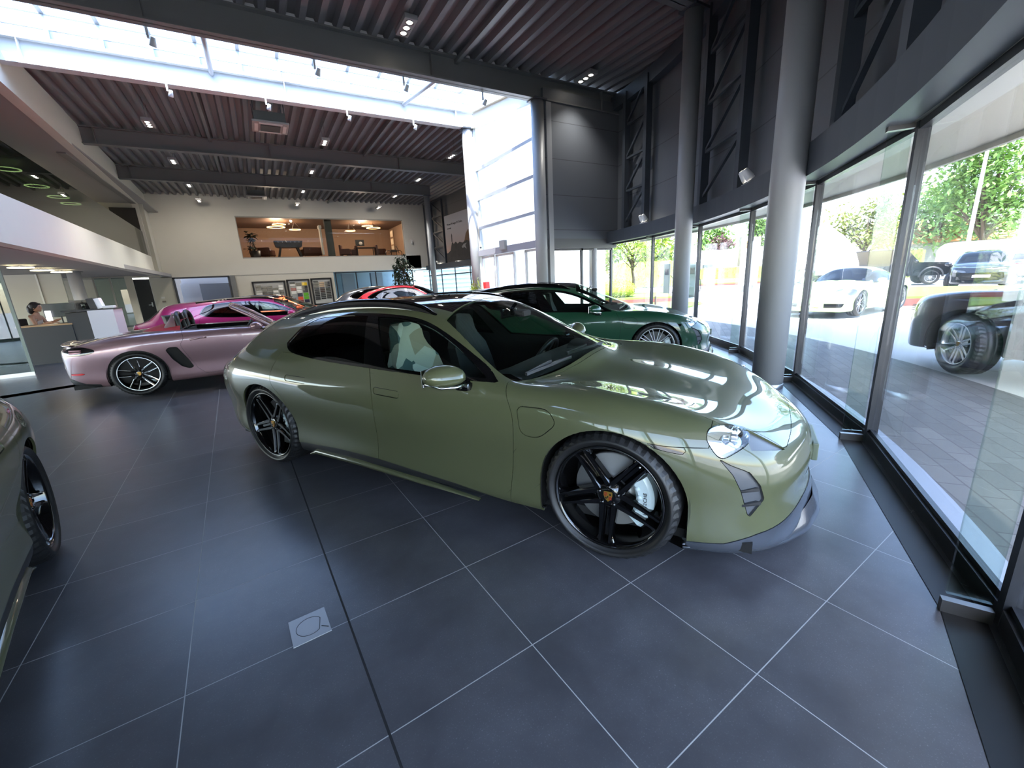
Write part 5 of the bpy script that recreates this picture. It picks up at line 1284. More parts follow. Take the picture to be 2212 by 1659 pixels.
for x in (-.4, .4): k = MB(); k.lathe([(.2, -.04), (.24, 0), (.2, .04), (.19, 0), (.2, -.04)], (x, 0, .24), 'y', 18); k.build('wheel', DW, t)
k = MB(); k.box((0, 0, .42), (.5, .14, .18), bev=.05); k.bar((.4, 0, .24), (.25, 0, .72), .04); k.bar((-.4, 0, .24), (-.05, 0, .4), .04); k.bar((.22, -.25, .74), (.22, .25, .74), .03); k.build('frame', mat('bike_grey', (90, 86, 84), .4), t)
k = MB(); k.box((10.3, 31.42, 4.55), (.16, .12, .22), bev=.03); k.sphere((10.3, 31.36, 4.42), .09, 12, 8); tag(k.build('security_camera', mat('camera_white', (200, 200, 198), .4)), 'small dome camera on the white wall right of the lounge window', 'camera')
# --- dark end wall with poster, low glazing behind the far cars
A_, B_ = Vector((12.62, 14.4, 0)), Vector((11.5, 31.5, 0))
def along(f, z, off=0.): p = A_.lerp(B_, f); return (p.x-off, p.y, z)
k = MB(); k.add([along(0, 2.72), along(1, 2.72), along(1, 7.22), along(0, 7.22)], [(0, 1, 2, 3)]); S('wall_far_right', k, M_CLAD)
k = MB(); k.add([along(0, 2.42, .25), along(1, 2.42, .25), along(1, 2.75, .25), along(0, 2.75, .25), along(0, 2.42), along(1, 2.42), along(1, 2.75), along(0, 2.75)], [(0, 1, 2, 3), (0, 1, 5, 4), (3, 2, 6, 7)]); S('trim_7', k, M_DARK)
glazing('window_22', along(0, 0), along(1, 0), 0, 2.45, 8, M_FRAME, G_PANE, (2.0,))
t = thing('lattice_post', 'dark lattice post between the far column and the mountain poster', 'truss')
for f in (.80, .90): k = MB(); k.bar(along(f, 2.76, .2), along(f, 6.9, .2), .14); k.build('post', M_DARK, t)
for j in range(4): k = MB(); k.bar(along(.9, 3.9+j, .2), along(.8, 3.0+j, .2), .06); k.build('diagonal', M_DARK, t); k = MB(); k.bar(along(.9, 3.9+j, .2), along(.8, 3.9+j, .2), .06); k.build('strut', M_DARK, t)
# ---------------------------------------------------------------- poster
def map_yz(f0, f1, z0, z1):
    """frame on the dark end wall: returns a function (u,v,off)->world, u to the right as seen from inside"""
    a, b = Vector(along(f0, 0)), Vector(along(f1, 0)); n = Vector((-1, -.065, 0)).normalized()
    return lambda u, v, off=0.: a.lerp(b, u)+Vector((0, 0, z0+(z1-z0)*v))+n*(.30+off)
pm = map_yz(.775, .578, 2.80, 5.72)
t = thing('mountain_poster', 'large poster of a mountain peak at dusk on the dark far wall', 'poster', (0, 0, 0))
def sky_print():
    m = bpy.data.materials.new('poster_sky'); m.use_nodes = True; nt = m.node_tree; b = nt.nodes['Principled BSDF']
    tc = nt.nodes.new('ShaderNodeTexCoord'); sp = nt.nodes.new('ShaderNodeSeparateXYZ'); mr = nt.nodes.new('ShaderNodeMapRange'); mr.inputs['From Min'].default_value = 3.2; mr.inputs['From Max'].default_value = 5.2
    r = nt.nodes.new('ShaderNodeValToRGB'); e = r.color_ramp.elements; e[0].color = (*s2l((196, 150, 124)), 1); e[1].color = (*s2l((196, 198, 204)), 1); q = e.new(.45); q.color = (*s2l((186, 172, 168)), 1)
    nt.links.new(tc.outputs['Object'], sp.inputs[0]); nt.links.new(sp.outputs['Z'], mr.inputs[0]); nt.links.new(mr.outputs[0], r.inputs[0]); nt.links.new(r.outputs[0], b.inputs['Base Color']); b.inputs['Roughness'].default_value = .6
    return m
def flat(pts, off, name, m, parent):
    k = MB(); n = len(pts); k.add([pm(u, v, off) for u, v in pts]+[pm(u, v, off-.006) for u, v in pts], [tuple(range(n)), tuple(range(2*n-1, n-1, -1))]+[(i, (i+1) % n, n+(i+1) % n, n+i) for i in range(n)]); return k.build(name, m, parent)
flat([(0, 0), (1, 0), (1, 1), (0, 1)], 0, 'print_sheet', sky_print(), t)
flat([(.55, 0), (1, 0), (1, .62), (.93, .60), (.84, .53), (.78, .40), (.68, .33), (.6, .3)], .006, 'orange_ridge', mat('print_orange', (112, 84, 58), .7, noise=(4, .5)), t)
flat([(0, 0), (1, 0), (1, .34), (.86, .40), (.7, .36), (.58, .39), (.50, .36), (.42, .41), (.34, .37), (.27, .42), (.24, .36), (.18, .24), (.05, .19), (0, .2)], .012, 'dark_ridge', mat('print_dark', (48, 46, 44), .7, noise=(5, .6)), t)
flat([(.255, .42), (.285, .42), (.29, .56), (.275, .60), (.26, .56)], .018, 'tower', mat('print_dark', (48, 46, 44)), t)
flat([(.66, .28), (.74, .33), (.86, .34), (.80, .30), (.84, .22), (.74, .27), (.70, .24)], .018, 'snow_field', mat('print_snow', (150, 150, 146), .7), t)
def ptext(s, size, u, v):
    o = pm(u, v, .008); x = (pm(1, 0)-pm(0, 0)).normalized(); z = Vector((0, 0, 1)); n = x.cross(z)
    M4 = Matrix(((x.x, z.x, n.x, o.x), (x.y, z.y, n.y, o.y), (x.z, z.z, n.z, o.z), (0, 0, 0, 1)))
    text(s, size, mat('print_ink', (40, 40, 44), .6), 'lettering', t, .003, M4, 'LEFT')
ptext('99 uren. 97 etages. 911 Turbo.', .175, .10, .80); ptext('Avontuurlijk.', .11, .10, .715)
# ---------------------------------------------------------------- entrance bay and flank wall
YJ = 10.19
k = MB(); k.box((8.8, YJ+.04, 4.4), (3.1, .26, 3.75)); S('wall_entrance', k, M_CLAD)
k = MB(); k.box((8.6, YJ+.02, 2.40), (2.7, .22, .28)); S('trim_8', k, mat('sill_grey', (86, 88, 88), .5))
k = MB(); k.box((7.40, YJ-.04, 2.98), (.16, .18, 5.94)); tag(k.build('flat_pilaster', M_COLUMN), 'flat grey pilaster right of the entrance bay column', 'pilaster')
glazing('window_23', (7.45, YJ+.1, 0), (9.9, YJ+.1, 0), 0, 2.27, 2, M_FRAME, G_PANE)
k = MB(); XE = 7.24
for z in (5.20, 4.25, 3.29): k.bar((XE, 10.35, z), (XE, 14.2, z), .10, .09)
for y in (10.38, 14.18): k.bar((XE, y, 2.5), (XE, y, 6.1 if y < 12 else 6.5), .08, .08)
w = S('window_24', k, mat('bay_bar', (168, 172, 178), .4, .3)); k = MB(); k.add([(XE, 10.35, 2.5), (XE, 14.2, 2.5), (XE, 14.2, 6.5), (XE, 10.35, 6.0)], [(0, 1, 2, 3)]); k.build('glass_pane', G_PANE, w)
k = MB(); k.box((XE, 12.27, 2.42), (.26, 3.85, .2)); d = S('door_3', k, mat('door_head', (150, 150, 158), .4, .3))
k = MB(); k.box((XE-.16, 12.3, 2.55), (.12, .34, .3), bev=.02); k.build('door_sensor', mat('sensor_grey', (150, 148, 142), .5), d)
for y0, y1 in ((13.2, 14.1), (11.9, 13.05), (10.45, 11.2)):
    k = MB()
    for y in (y0, y1): k.bar((XE, y, 0), (XE, y, 2.3), .07)
    for z in (.05, 2.27): k.bar((XE, y0, z), (XE, y1, z), .07)
    k.build('door_leaf', mat('door_white', (214, 214, 214), .4), d); k = MB(); k.add([(XE, y0, .05), (XE, y1, .05), (XE, y1, 2.25), (XE, y0, 2.25)], [(0, 1, 2, 3)]); k.build('door_glass', G_PANE, d)
k = MB(); k.box((XE-.02, 14.3, 3.1), (.3, .16, 6.3)); S('trim_9', k, mat('cream_paint', (200, 196, 184)))
k = MB(); k.box((10.4, 14.45, 3.5), (6.2, .12, 7.0)); S('wall_flank', k, mat('flank_white', (226, 228, 230), .6))
for y, z, lb in ((14.2, 2.62, 'upper'), (14.2, 2.36, 'lower')): k = MB(); k.box((XE-.08, y-.12, z), (.06, .06, .06), bev=.01); tag(k.build('motion_sensor', mat('sensor_black', (40, 40, 42), .5)), 'small dark sensor beside the entrance door, %s one' % lb, 'sensor')
k = MB(); k.box((7.1, 13.7, 1.28), (.16, .22, .26), bev=.02); tag(k.build('alarm_box', mat('alarm_red', (200, 40, 44), .4)), 'small red alarm box beside the entrance door', 'alarm box')
# ---------------------------------------------------------------- lamps
M_LAMP = mat('lamp_housing', (150, 150, 150), .4); M_GLOW = mat('lamp_glow', (255, 250, 240), .4, emit=(255, 244, 226), estr=7)
def downlight(x, y, label, z=6.40):
    t = thing('ceiling_downlight', label, 'ceiling lamp', (x, y, z), group='triple ceiling downlights')
    k = MB(); k.box((0, 0, .05), (.26, .66, .09), bev=.012); k.build('housing', M_LAMP, t)
    k = MB(); k.cyl((0, 0, .09), .03, .07, 10)
    for yy in (-.28, .28): k.tube([(0, yy, .09), (0, yy, .62)], .004, 5)
    k.build('suspension', M_DARK, t)
    for yy in (-.2, 0, .2):
        k = MB(); k.lathe([(.075, .012), (.085, -.002), (.085, .02)], (0, yy, 0), n=18); s_ = k.build('lamp_ring', M_TRIM, t)
        k = MB(); k.lathe([(0, .002), (.05, -.002), (.06, .01)], (0, yy, 0), n=18); k.build('bulb', M_GLOW, s_)
    return t
p0 = downlight(3.40, 9.3, 'triple ceiling lamp in front of the skylight, upper centre of the hall')
def dl(x, y, lb): return dup(p0, (x, y, 6.40), 0, lb, 'triple ceiling downlights')
dl(8.20, 9.5, 'triple ceiling lamp above the dark wall right of the entrance bay')
ROWS = {17.1: 'just beyond the skylight', 21.3: 'between the two far roof beams', 25.5: 'past the last roof beam', 29.4: 'close to the white end wall'}
for y, rw in ROWS.items():
    for x, cl in ((-1.95, 'left'), (2.85, 'middle'), (7.65, 'right')): dl(x, y, 'triple ceiling lamp %s, %s of its row' % (rw, cl))
def spot(x, y, z, label, rz=0., tall=.3):
    t = thing('hanging_spotlight', label, 'spotlight', (x, y, z), rz, group='single spotlights on the roof beams', scale=.58); M_ = mat('spot_white', (214, 216, 218), .35)
    k = MB(); k.box((0, 0, .16), (.07, .07, tall), bev=.01); k.build('arm', M_, t)
    k = MB(); k.lathe([(.0, .10), (.06, .10), (.075, .0), (.095, -.14), (.085, -.14)], n=18); h = k.build('lamp_head', M_, t); h.location = (.10, -.02, -.05); h.rotation_euler = (.5, .3, 0)
    k = MB(); k.lathe([(0, -.13), (.085, -.135)], n=18); k.build('bulb', M_GLOW, h); return t
for x, lb in ((-1.09, 'leftmost'), (1.03, 'second from the left'), (3.12, 'third from the left'), (5.13, 'rightmost')): spot(x, 14.22, 6.36, 'white spotlight under the sunlit skylight beam, %s' % lb)
for x, lb in ((-.9, 'left'), (1.75, 'centre'), (3.6, 'right of centre'), (5.6, 'right')): spot(x, 10.36, 5.82, 'grey spotlight behind the near roof beam under the skylight, %s' % lb)
def twin(P, rz, label):
    t = thing('twin_spotlight', label, 'spotlight', P, rz, group='twin spotlights on the glazing beam', scale=.75); M_ = mat('spot_white', (214, 216, 218))
    k = MB(); k.box((0, 0, .012), (.12, .42, .024), bev=.004); k.build('base_plate', M_, t)
    for y in (-.1, .1):
        k = MB(); k.lathe([(.035, .22), (.06, .20), (.085, .05), (.085, -.02), (.07, -.02)], n=16); h = k.build('lamp_head', M_, t); h.location = (0, y, .10); h.rotation_euler = (0, R(-35), 0)
        k = MB(); k.lathe([(0, -.015), (.07, -.018)], n=16); k.build('bulb', M_GLOW, h)
    return t
for a, lb in ((-38.2, 'twin white spotlights on the beam left of the thick column'), (-18.8, 'twin white spotlights on the beam between the grey columns'), (-58.6, 'large bright twin spotlight at the top right corner')): p = pol(13.86, a, 2.725); twin(p, R(a), lb)
for f, lb in ((.72, 'twin spotlights shining in front of the mountain poster'), (.885, 'twin spotlights left of the poster beside the white end wall')): twin(along(f, 2.76, .12), R(-4), lb)
def cassette(x, y, z, label):
    t = thing('air_conditioner', label, 'air conditioner', (x, y, z), group='ceiling air conditioners'); M_ = mat('ac_grey', (142, 140, 136), .5)
    k = MB(); k.box((0, 0, .2), (.84, .84, .26)); k.build('body', mat('ac_body', (90, 94, 92), .5), t)
    k = MB(); k.box((0, 0, .04), (.98, .98, .06), bev=.015); k.build('fascia', M_, t); k = MB(); k.box((0, 0, .0), (.52, .52, .03)); k.build('grille', mat('ac_dark', (58, 56, 56), .6), t)
    for a in range(4): k = MB(); k.box((.38*math.cos(a*PI/2), .38*math.sin(a*PI/2), .005), (.09 if a % 2 == 0 else .62, .62 if a % 2 == 0 else .09, .02)); k.build('louvre', mat('ac_light', (196, 192, 186), .5), t)
    k = MB()
    for a in (-.4, .4):
        for b in (-.4, .4): k.bar((a, b, .3), (a, b, .75), .02)
    k.build('hanger', M_DARK, t)
cassette(1.15, 15.9, 6.3, 'square ceiling air conditioner just behind the skylight beam'); cassette(.78, 28.6, 6.55, 'square ceiling air conditioner near the white end wall')
# ---------------------------------------------------------------- floor box
t = thing('floor_box', 'square steel floor socket cover set in the dark tiles in front', 'floor socket', (.017, 1.835, 0), .048+R(1))
k = MB(); k.box((-.075, 0, .002), (.155, .17, .004), bev=.001); k.build('cover_plate', mat('plate_steel', (168, 168, 168), .35, .6), t)
k = MB(); C = [(-.075+.055*math.cos(a), .055*math.sin(a), .0042) for a in np.linspace(.5, 2*PI-.9, 26)]; k.tube(C+[C[0]], .0014, 5); k.build('lid_groove', mat('groove_dark', (60, 60, 60), .5), t)
k = MB(); k.bar((-.03, -.03, .0045), (-.005, -.055, .0045), .003); k.build('lid_tab', mat('groove_dark', (60, 60, 60)), t)
# ---------------------------------------------------------------- plants
def leaf(k, p, d, L, w, droop=.25):
    d = Vector(d).normalized(); s = d.cross(Vector((0, 0, 1)))
    if s.length < .05: s = Vector((1, 0, 0))
    s.normalize(); a = p; m = p+d*L*.5+Vector((0, 0, -droop*L*.12)); e = p+d*L+Vector((0, 0, -droop*L*.5))
    k.add([a, m+s*w, m-s*w, e, m+Vector((0, 0, -w*.25))], [(0, 1, 4), (0, 4, 2), (1, 3, 4), (4, 3, 2)], True)
def pot(t, r, h, m):
    k = MB(); k.lathe([(r*.8, 0), (r, h), (r*.92, h), (r*.9, h-.04), (0, h-.05)], n=24); k.lathe([(0, 0), (r*.8, 0)], n=24); k.build('pot', m, t)
def bushy(name, label, cat, loc, trunk_h, crown_r, crown_h, nl, L, w, m, seed, potd=None, trunk_r=.03, lean=(0, 0)):
    rnd = random.Random(seed); t = thing(name, label, cat, loc); z0 = potd[1]-.04 if potd else 0
    if potd: pot(t, *potd)
    top = Vector((lean[0], lean[1], trunk_h)); bm_ = mat('trunk_brown', (84, 70, 56), .8); k = MB(); k.tube([(0, 0, z0), tuple(top*.5+Vector((0.02, 0, z0*.5))), tuple(top)], [trunk_r, trunk_r*.8, trunk_r*.6], 8)
    lf = MB(); nb = max(6, nl//24)
    for b in range(nb):
        a = rnd.uniform(0, 2*PI); u = rnd.uniform(-1, 1)
        e = top+Vector((crown_r*math.cos(a)*math.sqrt(max(0, 1-u*u*.8))*rnd.uniform(.45, 1), crown_r*math.sin(a)*math.sqrt(max(0, 1-u*u*.8))*rnd.uniform(.45, 1), crown_h*u))
        k.tube([tuple(top), tuple(top.lerp(e, .55)+Vector((0, 0, .12*crown_h))), tuple(e)], [trunk_r*.45, trunk_r*.3, trunk_r*.15], 5)
        for j in range(nl//nb):
            q = top.lerp(e, rnd.uniform(.45, 1.05))+Vector((rnd.gauss(0, crown_r*.09), rnd.gauss(0, crown_r*.09), rnd.gauss(0, crown_h*.1)))
            leaf(lf, q, (rnd.gauss(0, 1), rnd.gauss(0, 1), rnd.gauss(-.1, .6)), L*rnd.uniform(.7, 1.2), w*rnd.uniform(.7, 1.2), .6)
    k.build('trunk', bm_, t); lf.build('foliage', m, t); return t
M_LEAFD = mat('leaf_dark', (34, 52, 34), .45, noise=(6, .4)); M_LEAFY = mat('leaf_yellow', (172, 178, 70), .5, noise=(6, .35)); M_LEAFM = mat('leaf_mid', (64, 92, 48), .5, noise=(6, .4))
bushy('potted_tree', 'tall dark leafed indoor tree in front of the white end wall', 'plant', (6.35, 21.1, 0), 2.05, .72, .85, 620, .24, .05, M_LEAFD, 3, (.26, .5, M_SATIN), .035)
bushy('potted_plant', 'sunlit yellow green plant beside the white entrance column', 'plant', (6.3, 12.97, 0), 1.1, .42, .42, 190, .30, .022, M_LEAFY, 4, (.24, .5, M_SATIN), .03)
bushy('potted_plant', 'feathery green plant inside the entrance door', 'plant', (6.75, 11.05, 0), .85, .55, .42, 320, .20, .022, M_LEAFM, 5, (.26, .5, M_SATIN), .03)
bushy('potted_plant', 'large leafed plant in the left corner of the lounge window', 'plant', (.22, 32.9, 3.52), 1.1, .45, .75, 70, .36, .12, M_LEAFD, 6, (.33, .55, M_SATIN), .05)
# ---------------------------------------------------------------- reception
M_DESK = mat('desk_dark', (44, 46, 50), .5); M_OAK = mat('oak_edge', (176, 140, 100), .5)
t = thing('reception_desk', 'dark reception desk with a thin oak top edge, at the far left', 'desk', (-4.66, 15.0, 0))
k = MB(); k.box((0, -.30, .46), (.98, .06, .92)); k.build('front_panel', M_DESK, t)
for s in (-1, 1): k = MB(); k.box((s*.46, 0, .46), (.05, .50, .92)); k.build('side_panel', M_DESK, t)
k = MB(); k.box((0, -.04, .935), (1.0, .56, .035)); k.build('desktop', M_OAK, t)
t = thing('reception_counter', 'tall reception counter with dark side and pale front facing the roadster', 'counter', (-3.9, 15.1, 0))
k = MB(); k.box((-.13, 0, .6), (.42, .8, 1.2)); k.build('dark_cabinet', M_DESK, t); k = MB(); k.box((.33, -.02, .615), (.50, .84, 1.23)); k.build('pale_cabinet', mat('counter_pale', (196, 198, 206), .45), t); k = MB(); k.box((.10, 0, 1.24), (1.0, .86, .03)); k.build('counter_top', M_DESK, t)
t = thing('brochure_stand', 'white brochure stand on the pale counter top', 'stand', (-3.65, 15.1, 1.255)); k = MB(); k.box((-.12, 0, .14), (.14, .3, .28), rot=Matrix.Rotation(-.15, 3, 'Y')); k.build('backing', M_SATIN, t); k = MB(); k.box((.0, 0, .14), (.11, .26, .26), rot=Matrix.Rotation(-.2, 3, 'Y')); k.build('leaflets', mat('paper_white', (232, 234, 236), .5), t)
k = MB(); k.box((-3.45, 15.0, 1.29), (.24, .2, .07), bev=.02); tag(k.build('card_terminal', mat('terminal_white', (206, 208, 210), .4)), 'small white terminal on the pale counter top', 'terminal')
k = MB(); k.lathe([(0, 0), (.035, 0), (.035, .15), (.012, .2), (.012, .24), (0, .24)], n=14); o = k.build('glass_bottle', glass('bottle_glass', (200, 210, 190), 1.4)); o.location = (-4.0, 15.2, 1.255); tag(o, 'small clear bottle on the counter beside the round column', 'bottle')
def monitor(x, y, rz, label):
    t = thing('computer_monitor', label, 'monitor', (x, y, .953), rz); k = MB(); k.box((0, 0, .33), (.58, .03, .34), bev=.006); k.build('screen', mat('screen_black', (20, 21, 24), .25), t)
    k = MB(); k.bar((0, .03, 0), (0, .02, .25), .05, .02); k.build('stand', M_SATIN, t); k = MB(); k.cyl((0, .03, 0), .11, .012, 20); k.build('foot', M_SATIN, t)
monitor(-4.44, 15.12, .1, 'black monitor on the reception desk nearest the person'); monitor(-4.15, 15.85, -.1, 'black monitor behind the dark counter'); bpy.data.objects['computer_monitor.001'].location.z = 1.0
k = MB(); k.box((-4.62, 14.98, 1.16), (.10, .03, .24)); k.box((-4.62, 14.965, 1.10), (.10, .01, .06)); tag(k.build('lit_tablet', mat('tablet_glow', (240, 242, 246), .4, emit=(240, 244, 255), estr=1.2)), 'small bright white tablet standing in front of the seated person', 'tablet')
k = MB(); k.box((-5.45, 15.0, .92), (.5, .16, 1.84)); tag(k.build('tall_cabinet', M_DESK), 'tall dark cabinet at the left edge behind the person', 'cabinet')
gp = thing('glass_partition', 'pale glass partition with a steel foot at the left edge', 'partition', (-4.62, 12.6, 0), .05); k = MB(); k.box((0, 0, 1.1), (.5, .02, 2.1)); k.build('glass_panel', glass('partition_glass', (190, 206, 206), 1.6), gp); k = MB(); k.box((0, 0, .04), (.52, .06, .08)); k.build('foot_rail', M_ALU, gp); k = MB(); k.bar((.24, 0, .05), (.24, 0, 2.2), .05); k.build('edge_post', mat('post_green', (100, 112, 108), .4, .4), gp)
k = MB(); k.box((-11, 24.05, 1.3), (8.6, .1, 2.58)); S('wall_reception', k, M_WALL2)
for x in (-7.4, -8.6): k = MB(); k.box((x, 23.98, 1.3), (.05, .04, 2.56)); S('trim_%d' % (12 if x > -8 else 13), k, mat('joint_light', (206, 206, 196), .6))
column(-5.95, 22.6, .2, 2.56, 'round grey column behind the reception counter', False)
glazing('window_25', (-6.75, 28, 0), (-5.55, 28, 0), 0, 2.56, 2, mat('frame_thin', (150, 148, 140)), glass('partition_glass', (190, 206, 206)))
k = MB(); k.box((-5.45, 28, 1.28), (.28, .14, 2.56)); S('wall_reception.001', k, M_WALL2)
# ---------------------------------------------------------------- seated person
def skin_chain(pts, edges, rad, m, name, parent, lv=2):
    me = bpy.data.meshes.new(name); me.from_pydata(pts, edges, []); o = bpy.data.objects.new(name, me); COL.objects.link(o)
    md = o.modifiers.new('skin', 'SKIN'); md.use_smooth_shade = True
    for i, v in enumerate(me.skin_vertices[0].data): r = rad[i]; v.radius = (r, r) if not hasattr(r, '__len__') else r; v.use_root = (i == 0)
    sb = o.modifiers.new('sub', 'SUBSURF'); sb.levels = lv; sb.render_levels = lv
    dg = bpy.context.evaluated_depsgraph_get(); m2 = bpy.data.meshes.new_from_object(o.evaluated_get(dg)); bpy.data.objects.remove(o); bpy.data.meshes.remove(me)
    m2.materials.clear(); m2.materials.append(m); m2.polygons.foreach_set('use_smooth', [True]*len(m2.polygons)); q = bpy.data.objects.new(name, m2); COL.objects.link(q)
    if parent: q.parent = parent
    return q
M_SKIN = mat('skin', (186, 140, 112), .55)
# local frame: faces +x, origin below the seat on the floor
per = thing('person', 'dark haired person in a sleeveless beige top seated at the reception desk', 'person', (-5.12, 15.62, 0), R(-10))
P = [(0, 0, .72), (.02, 0, .88), (.05, 0, 1.02), (.07, 0, 1.13), (.09, 0, 1.20), (.115, 0, 1.27),
     (.07, .16, 1.13), (.16, .215, .93), (.40, .12, 1.02), (.47, .08, 1.04),
     (.07, -.16, 1.13), (.15, -.22, .90), (.36, -.15, .97), (.43, -.12, .975),
     (.10, .09, .70), (.45, .12, .70), (.45, .12, .28), (.10, -.09, .70), (.45, -.12, .70), (.45, -.12, .28), (.55, .12, .24), (.55, -.12, .24)]
E = [(0, 1), (1, 2), (2, 3), (3, 4), (4, 5), (3, 6), (6, 7), (7, 8), (8, 9), (3, 10), (10, 11), (11, 12), (12, 13), (0, 14), (14, 15), (15, 16), (0, 17), (17, 18), (18, 19), (16, 20), (19, 21)]
RD_ = [(.15, .11), (.13, .10), (.14, .11), (.10, .09), .055, .055, .055, .042, .032, .03, .055, .042, .032, .03, .09, .065, .05, .09, .065, .05, .04, .04]
body = skin_chain(P, E, RD_, M_SKIN, 'body', per)
k = MB(); k.sphere((.135, 0, 1.375), .095, 20, 14, (1.02, .86, 1.18)); k.sphere((.225, 0, 1.365), .02, 10, 8, (1, .8, 1.3)); k.sphere((.205, 0, 1.318), .03, 10, 8, (.6, 1, .35)); k.sphere((.175, 0, 1.29), .04, 10, 8, (1, .9, .7))
for s in (-1, 1): k.sphere((.12, s*.083, 1.365), .022, 8, 6, (.9, .4, 1.4))
hd = k.build('head', M_SKIN, None); join_into(body, hd)
k = MB()
for s in (-1, 1): k.sphere((.213, s*.034, 1.385), .012, 8, 6)
k.build('eyes', mat('eye_dark', (36, 26, 22), .3), per)
k = MB(); k.sphere((.105, 0, 1.405), .112, 20, 14, (1.0, .92, 1.02)); k.sphere((.02, 0, 1.33), .085, 16, 12, (.9, .95, 1.5)); k.sphere((.19, 0, 1.455), .055, 12, 8, (.8, 1.5, .5)); k.build('hair', mat('hair_dark', (34, 26, 24), .5, bump=(60, .3)), per)
skin_chain([(0, 0, .74), (.02, 0, .88), (.05, 0, 1.02), (.065, 0, 1.11), (.07, .09, 1.16), (.07, -.09, 1.16)], [(0, 1), (1, 2), (2, 3), (3, 4), (3, 5)], [(.165, .125), (.142, .112), (.15, .12), (.12, .095), .05, .05], mat('beige_top', (206, 196, 180), .8), 'sleeveless_top', per)
skin_chain([(0, 0, .70), (.10, .09, .70), (.45, .12, .70), (.45, .12, .30), (.10, -.09, .70), (.45, -.12, .70), (.45, -.12, .30)], [(0, 1), (1, 2), (2, 3), (0, 4), (4, 5), (5, 6)], [.155, .10, .075, .06, .10, .075, .06], mat('dark_trousers', (36, 36, 42), .8), 'trousers', per)
for s, w in ((1, 8), (-1, 12)):
    b = Vector(P[w]); e = Vector(P[w+1]); d = (e-b).normalized(); u = Vector((0, s, 0)); n = Vector((0, 0, 1)); pts = [tuple(e-d*.02), tuple(e+d*.05)]; ed = [(0, 1)]; ra = [(.03, .02), (.038, .016)]
    for f, (sp, L) in enumerate(((-.026, .062), (-.009, .075), (.009, .070), (.026, .055))):
        r0 = e+d*.065+u*sp; i = len(pts); pts += [tuple(r0), tuple(r0+d*L*.5+n*-.008), tuple(r0+d*L*.8+n*-.035)]; ed += [(1, i), (i, i+1), (i+1, i+2)]; ra += [.0085, .008, .0065]
    i = len(pts); pts += [tuple(e+d*.02-u*.035), tuple(e+d*.06-u*.055-n*.015)]; ed += [(0, i), (i, i+1)]; ra += [.011, .008]
    h = skin_chain(pts, ed, ra, M_SKIN, 'hand', None); join_into(body, h)
t = thing('office_chair', 'dark office chair under the seated person at reception', 'chair', (-5.14, 15.63, 0), R(-10)); k = MB(); k.box((.02, 0, .53), (.46, .46, .08), bev=.03); k.build('seat', M_MATTE, t); k = MB(); k.box((-.24, 0, .86), (.06, .42, .5), bev=.03); k.build('backrest', M_MATTE, t); k = MB(); k.cyl((0, 0, .08), .03, .42, 12); k.build('stem', M_SATIN, t)
for i in range(5): a = i*2*PI/5; k = MB(); k.bar((0, 0, .08), (.28*math.cos(a), .28*math.sin(a), .05), .04); k.sphere((.28*math.cos(a), .28*math.sin(a), .03), .03, 8, 6); k.build('foot', M_SATIN, t)
# ---------------------------------------------------------------- outside
def paving():
    m = bpy.data.materials.new('paving_blocks'); m.use_nodes = True; nt = m.node_tree; b = nt.nodes['Principled BSDF']; L = nt.links.new
    tc = nt.nodes.new('ShaderNodeTexCoord'); mp = nt.nodes.new('ShaderNodeMapping'); mp.inputs['Rotation'].default_value = (0, 0, R(-37)); br = nt.nodes.new('ShaderNodeTexBrick')
    br.inputs['Scale'].default_value = 1; br.inputs['Brick Width'].default_value = .30; br.inputs['Row Height'].default_value = .15; br.inputs['Mortar Size'].default_value = .006; br.offset = .5
    br.inputs['Color1'].default_value = (*s2l((116, 115, 112)), 1); br.inputs['Color2'].default_value = (*s2l((98, 98, 96)), 1); br.inputs['Mortar'].default_value = (*s2l((84, 82, 80)), 1)
    L(tc.outputs['Object'], mp.inputs[0]); L(mp.outputs[0], br.inputs['Vector']); L(br.outputs['Color'], b.inputs['Base Color']); b.inputs['Roughness'].default_value = .8
    return m
def annulus(name, r0, r1, z, m, a0=-150, a1=40, n=80):
    k = MB(); k.grid([[pol(r, a, z) for r in (r0, r1)] for a in np.linspace(a0, a1, n)]); return S(name, k, m)
annulus('paving', 14.1, 16.0, -.015, paving(), -150, 12)
annulus('kerb_plinth', 14.08, 14.24, -.005, mat('plinth_stone', (150, 158, 170), .5), -150, -10.5)
k = MB(); k.box((20, 15, -.14), (220, 220, .2)); S('driveway', k, mat('pale_asphalt', (196, 194, 190), .85, noise=(1.5, .06)))
M_GRASS = mat('grass', (104, 130, 50), .9, noise=(3, .3)); M_BRICK = mat('red_brick_kerb', (112, 62, 54), .8, noise=(8, .2))
def bed(name, pts, h, label):
    t = thing(name, label, 'lawn'); k = MB(); k.prism(pts, -.03, h-.03); k.build('brick_edge', M_BRICK, t)
    cx = sum(p[0] for p in pts)/len(pts); cy = sum(p[1] for p in pts)/len(pts); k = MB(); q = [(cx+(p[0]-cx)*.96, cy+(p[1]-cy)*.96) for p in pts]; k.prism(q, h-.031, h+.04); k.build('turf', M_GRASS, t); return t
bed('raised_lawn', [(17.9, 5.4), (20.3, 3.1), (22.5, -2), (25.2, 2.6), (24.6, 7.6), (19.5, 8.3)], .22, 'raised lawn with a red brick edge behind the lime green car')
bed('raised_lawn', [(15.6, 15.6), (17.7, 13.8), (19.5, 15.5), (21.5, 17.8), (17, 24), (13.5, 19)], .18, 'raised lawn with a red brick edge seen beyond the dark green car')
bed('raised_lawn', [(34, 26), (36, 21.5), (44, 20), (50, 28), (42, 34)], .12, 'far raised lawn across the driveway')
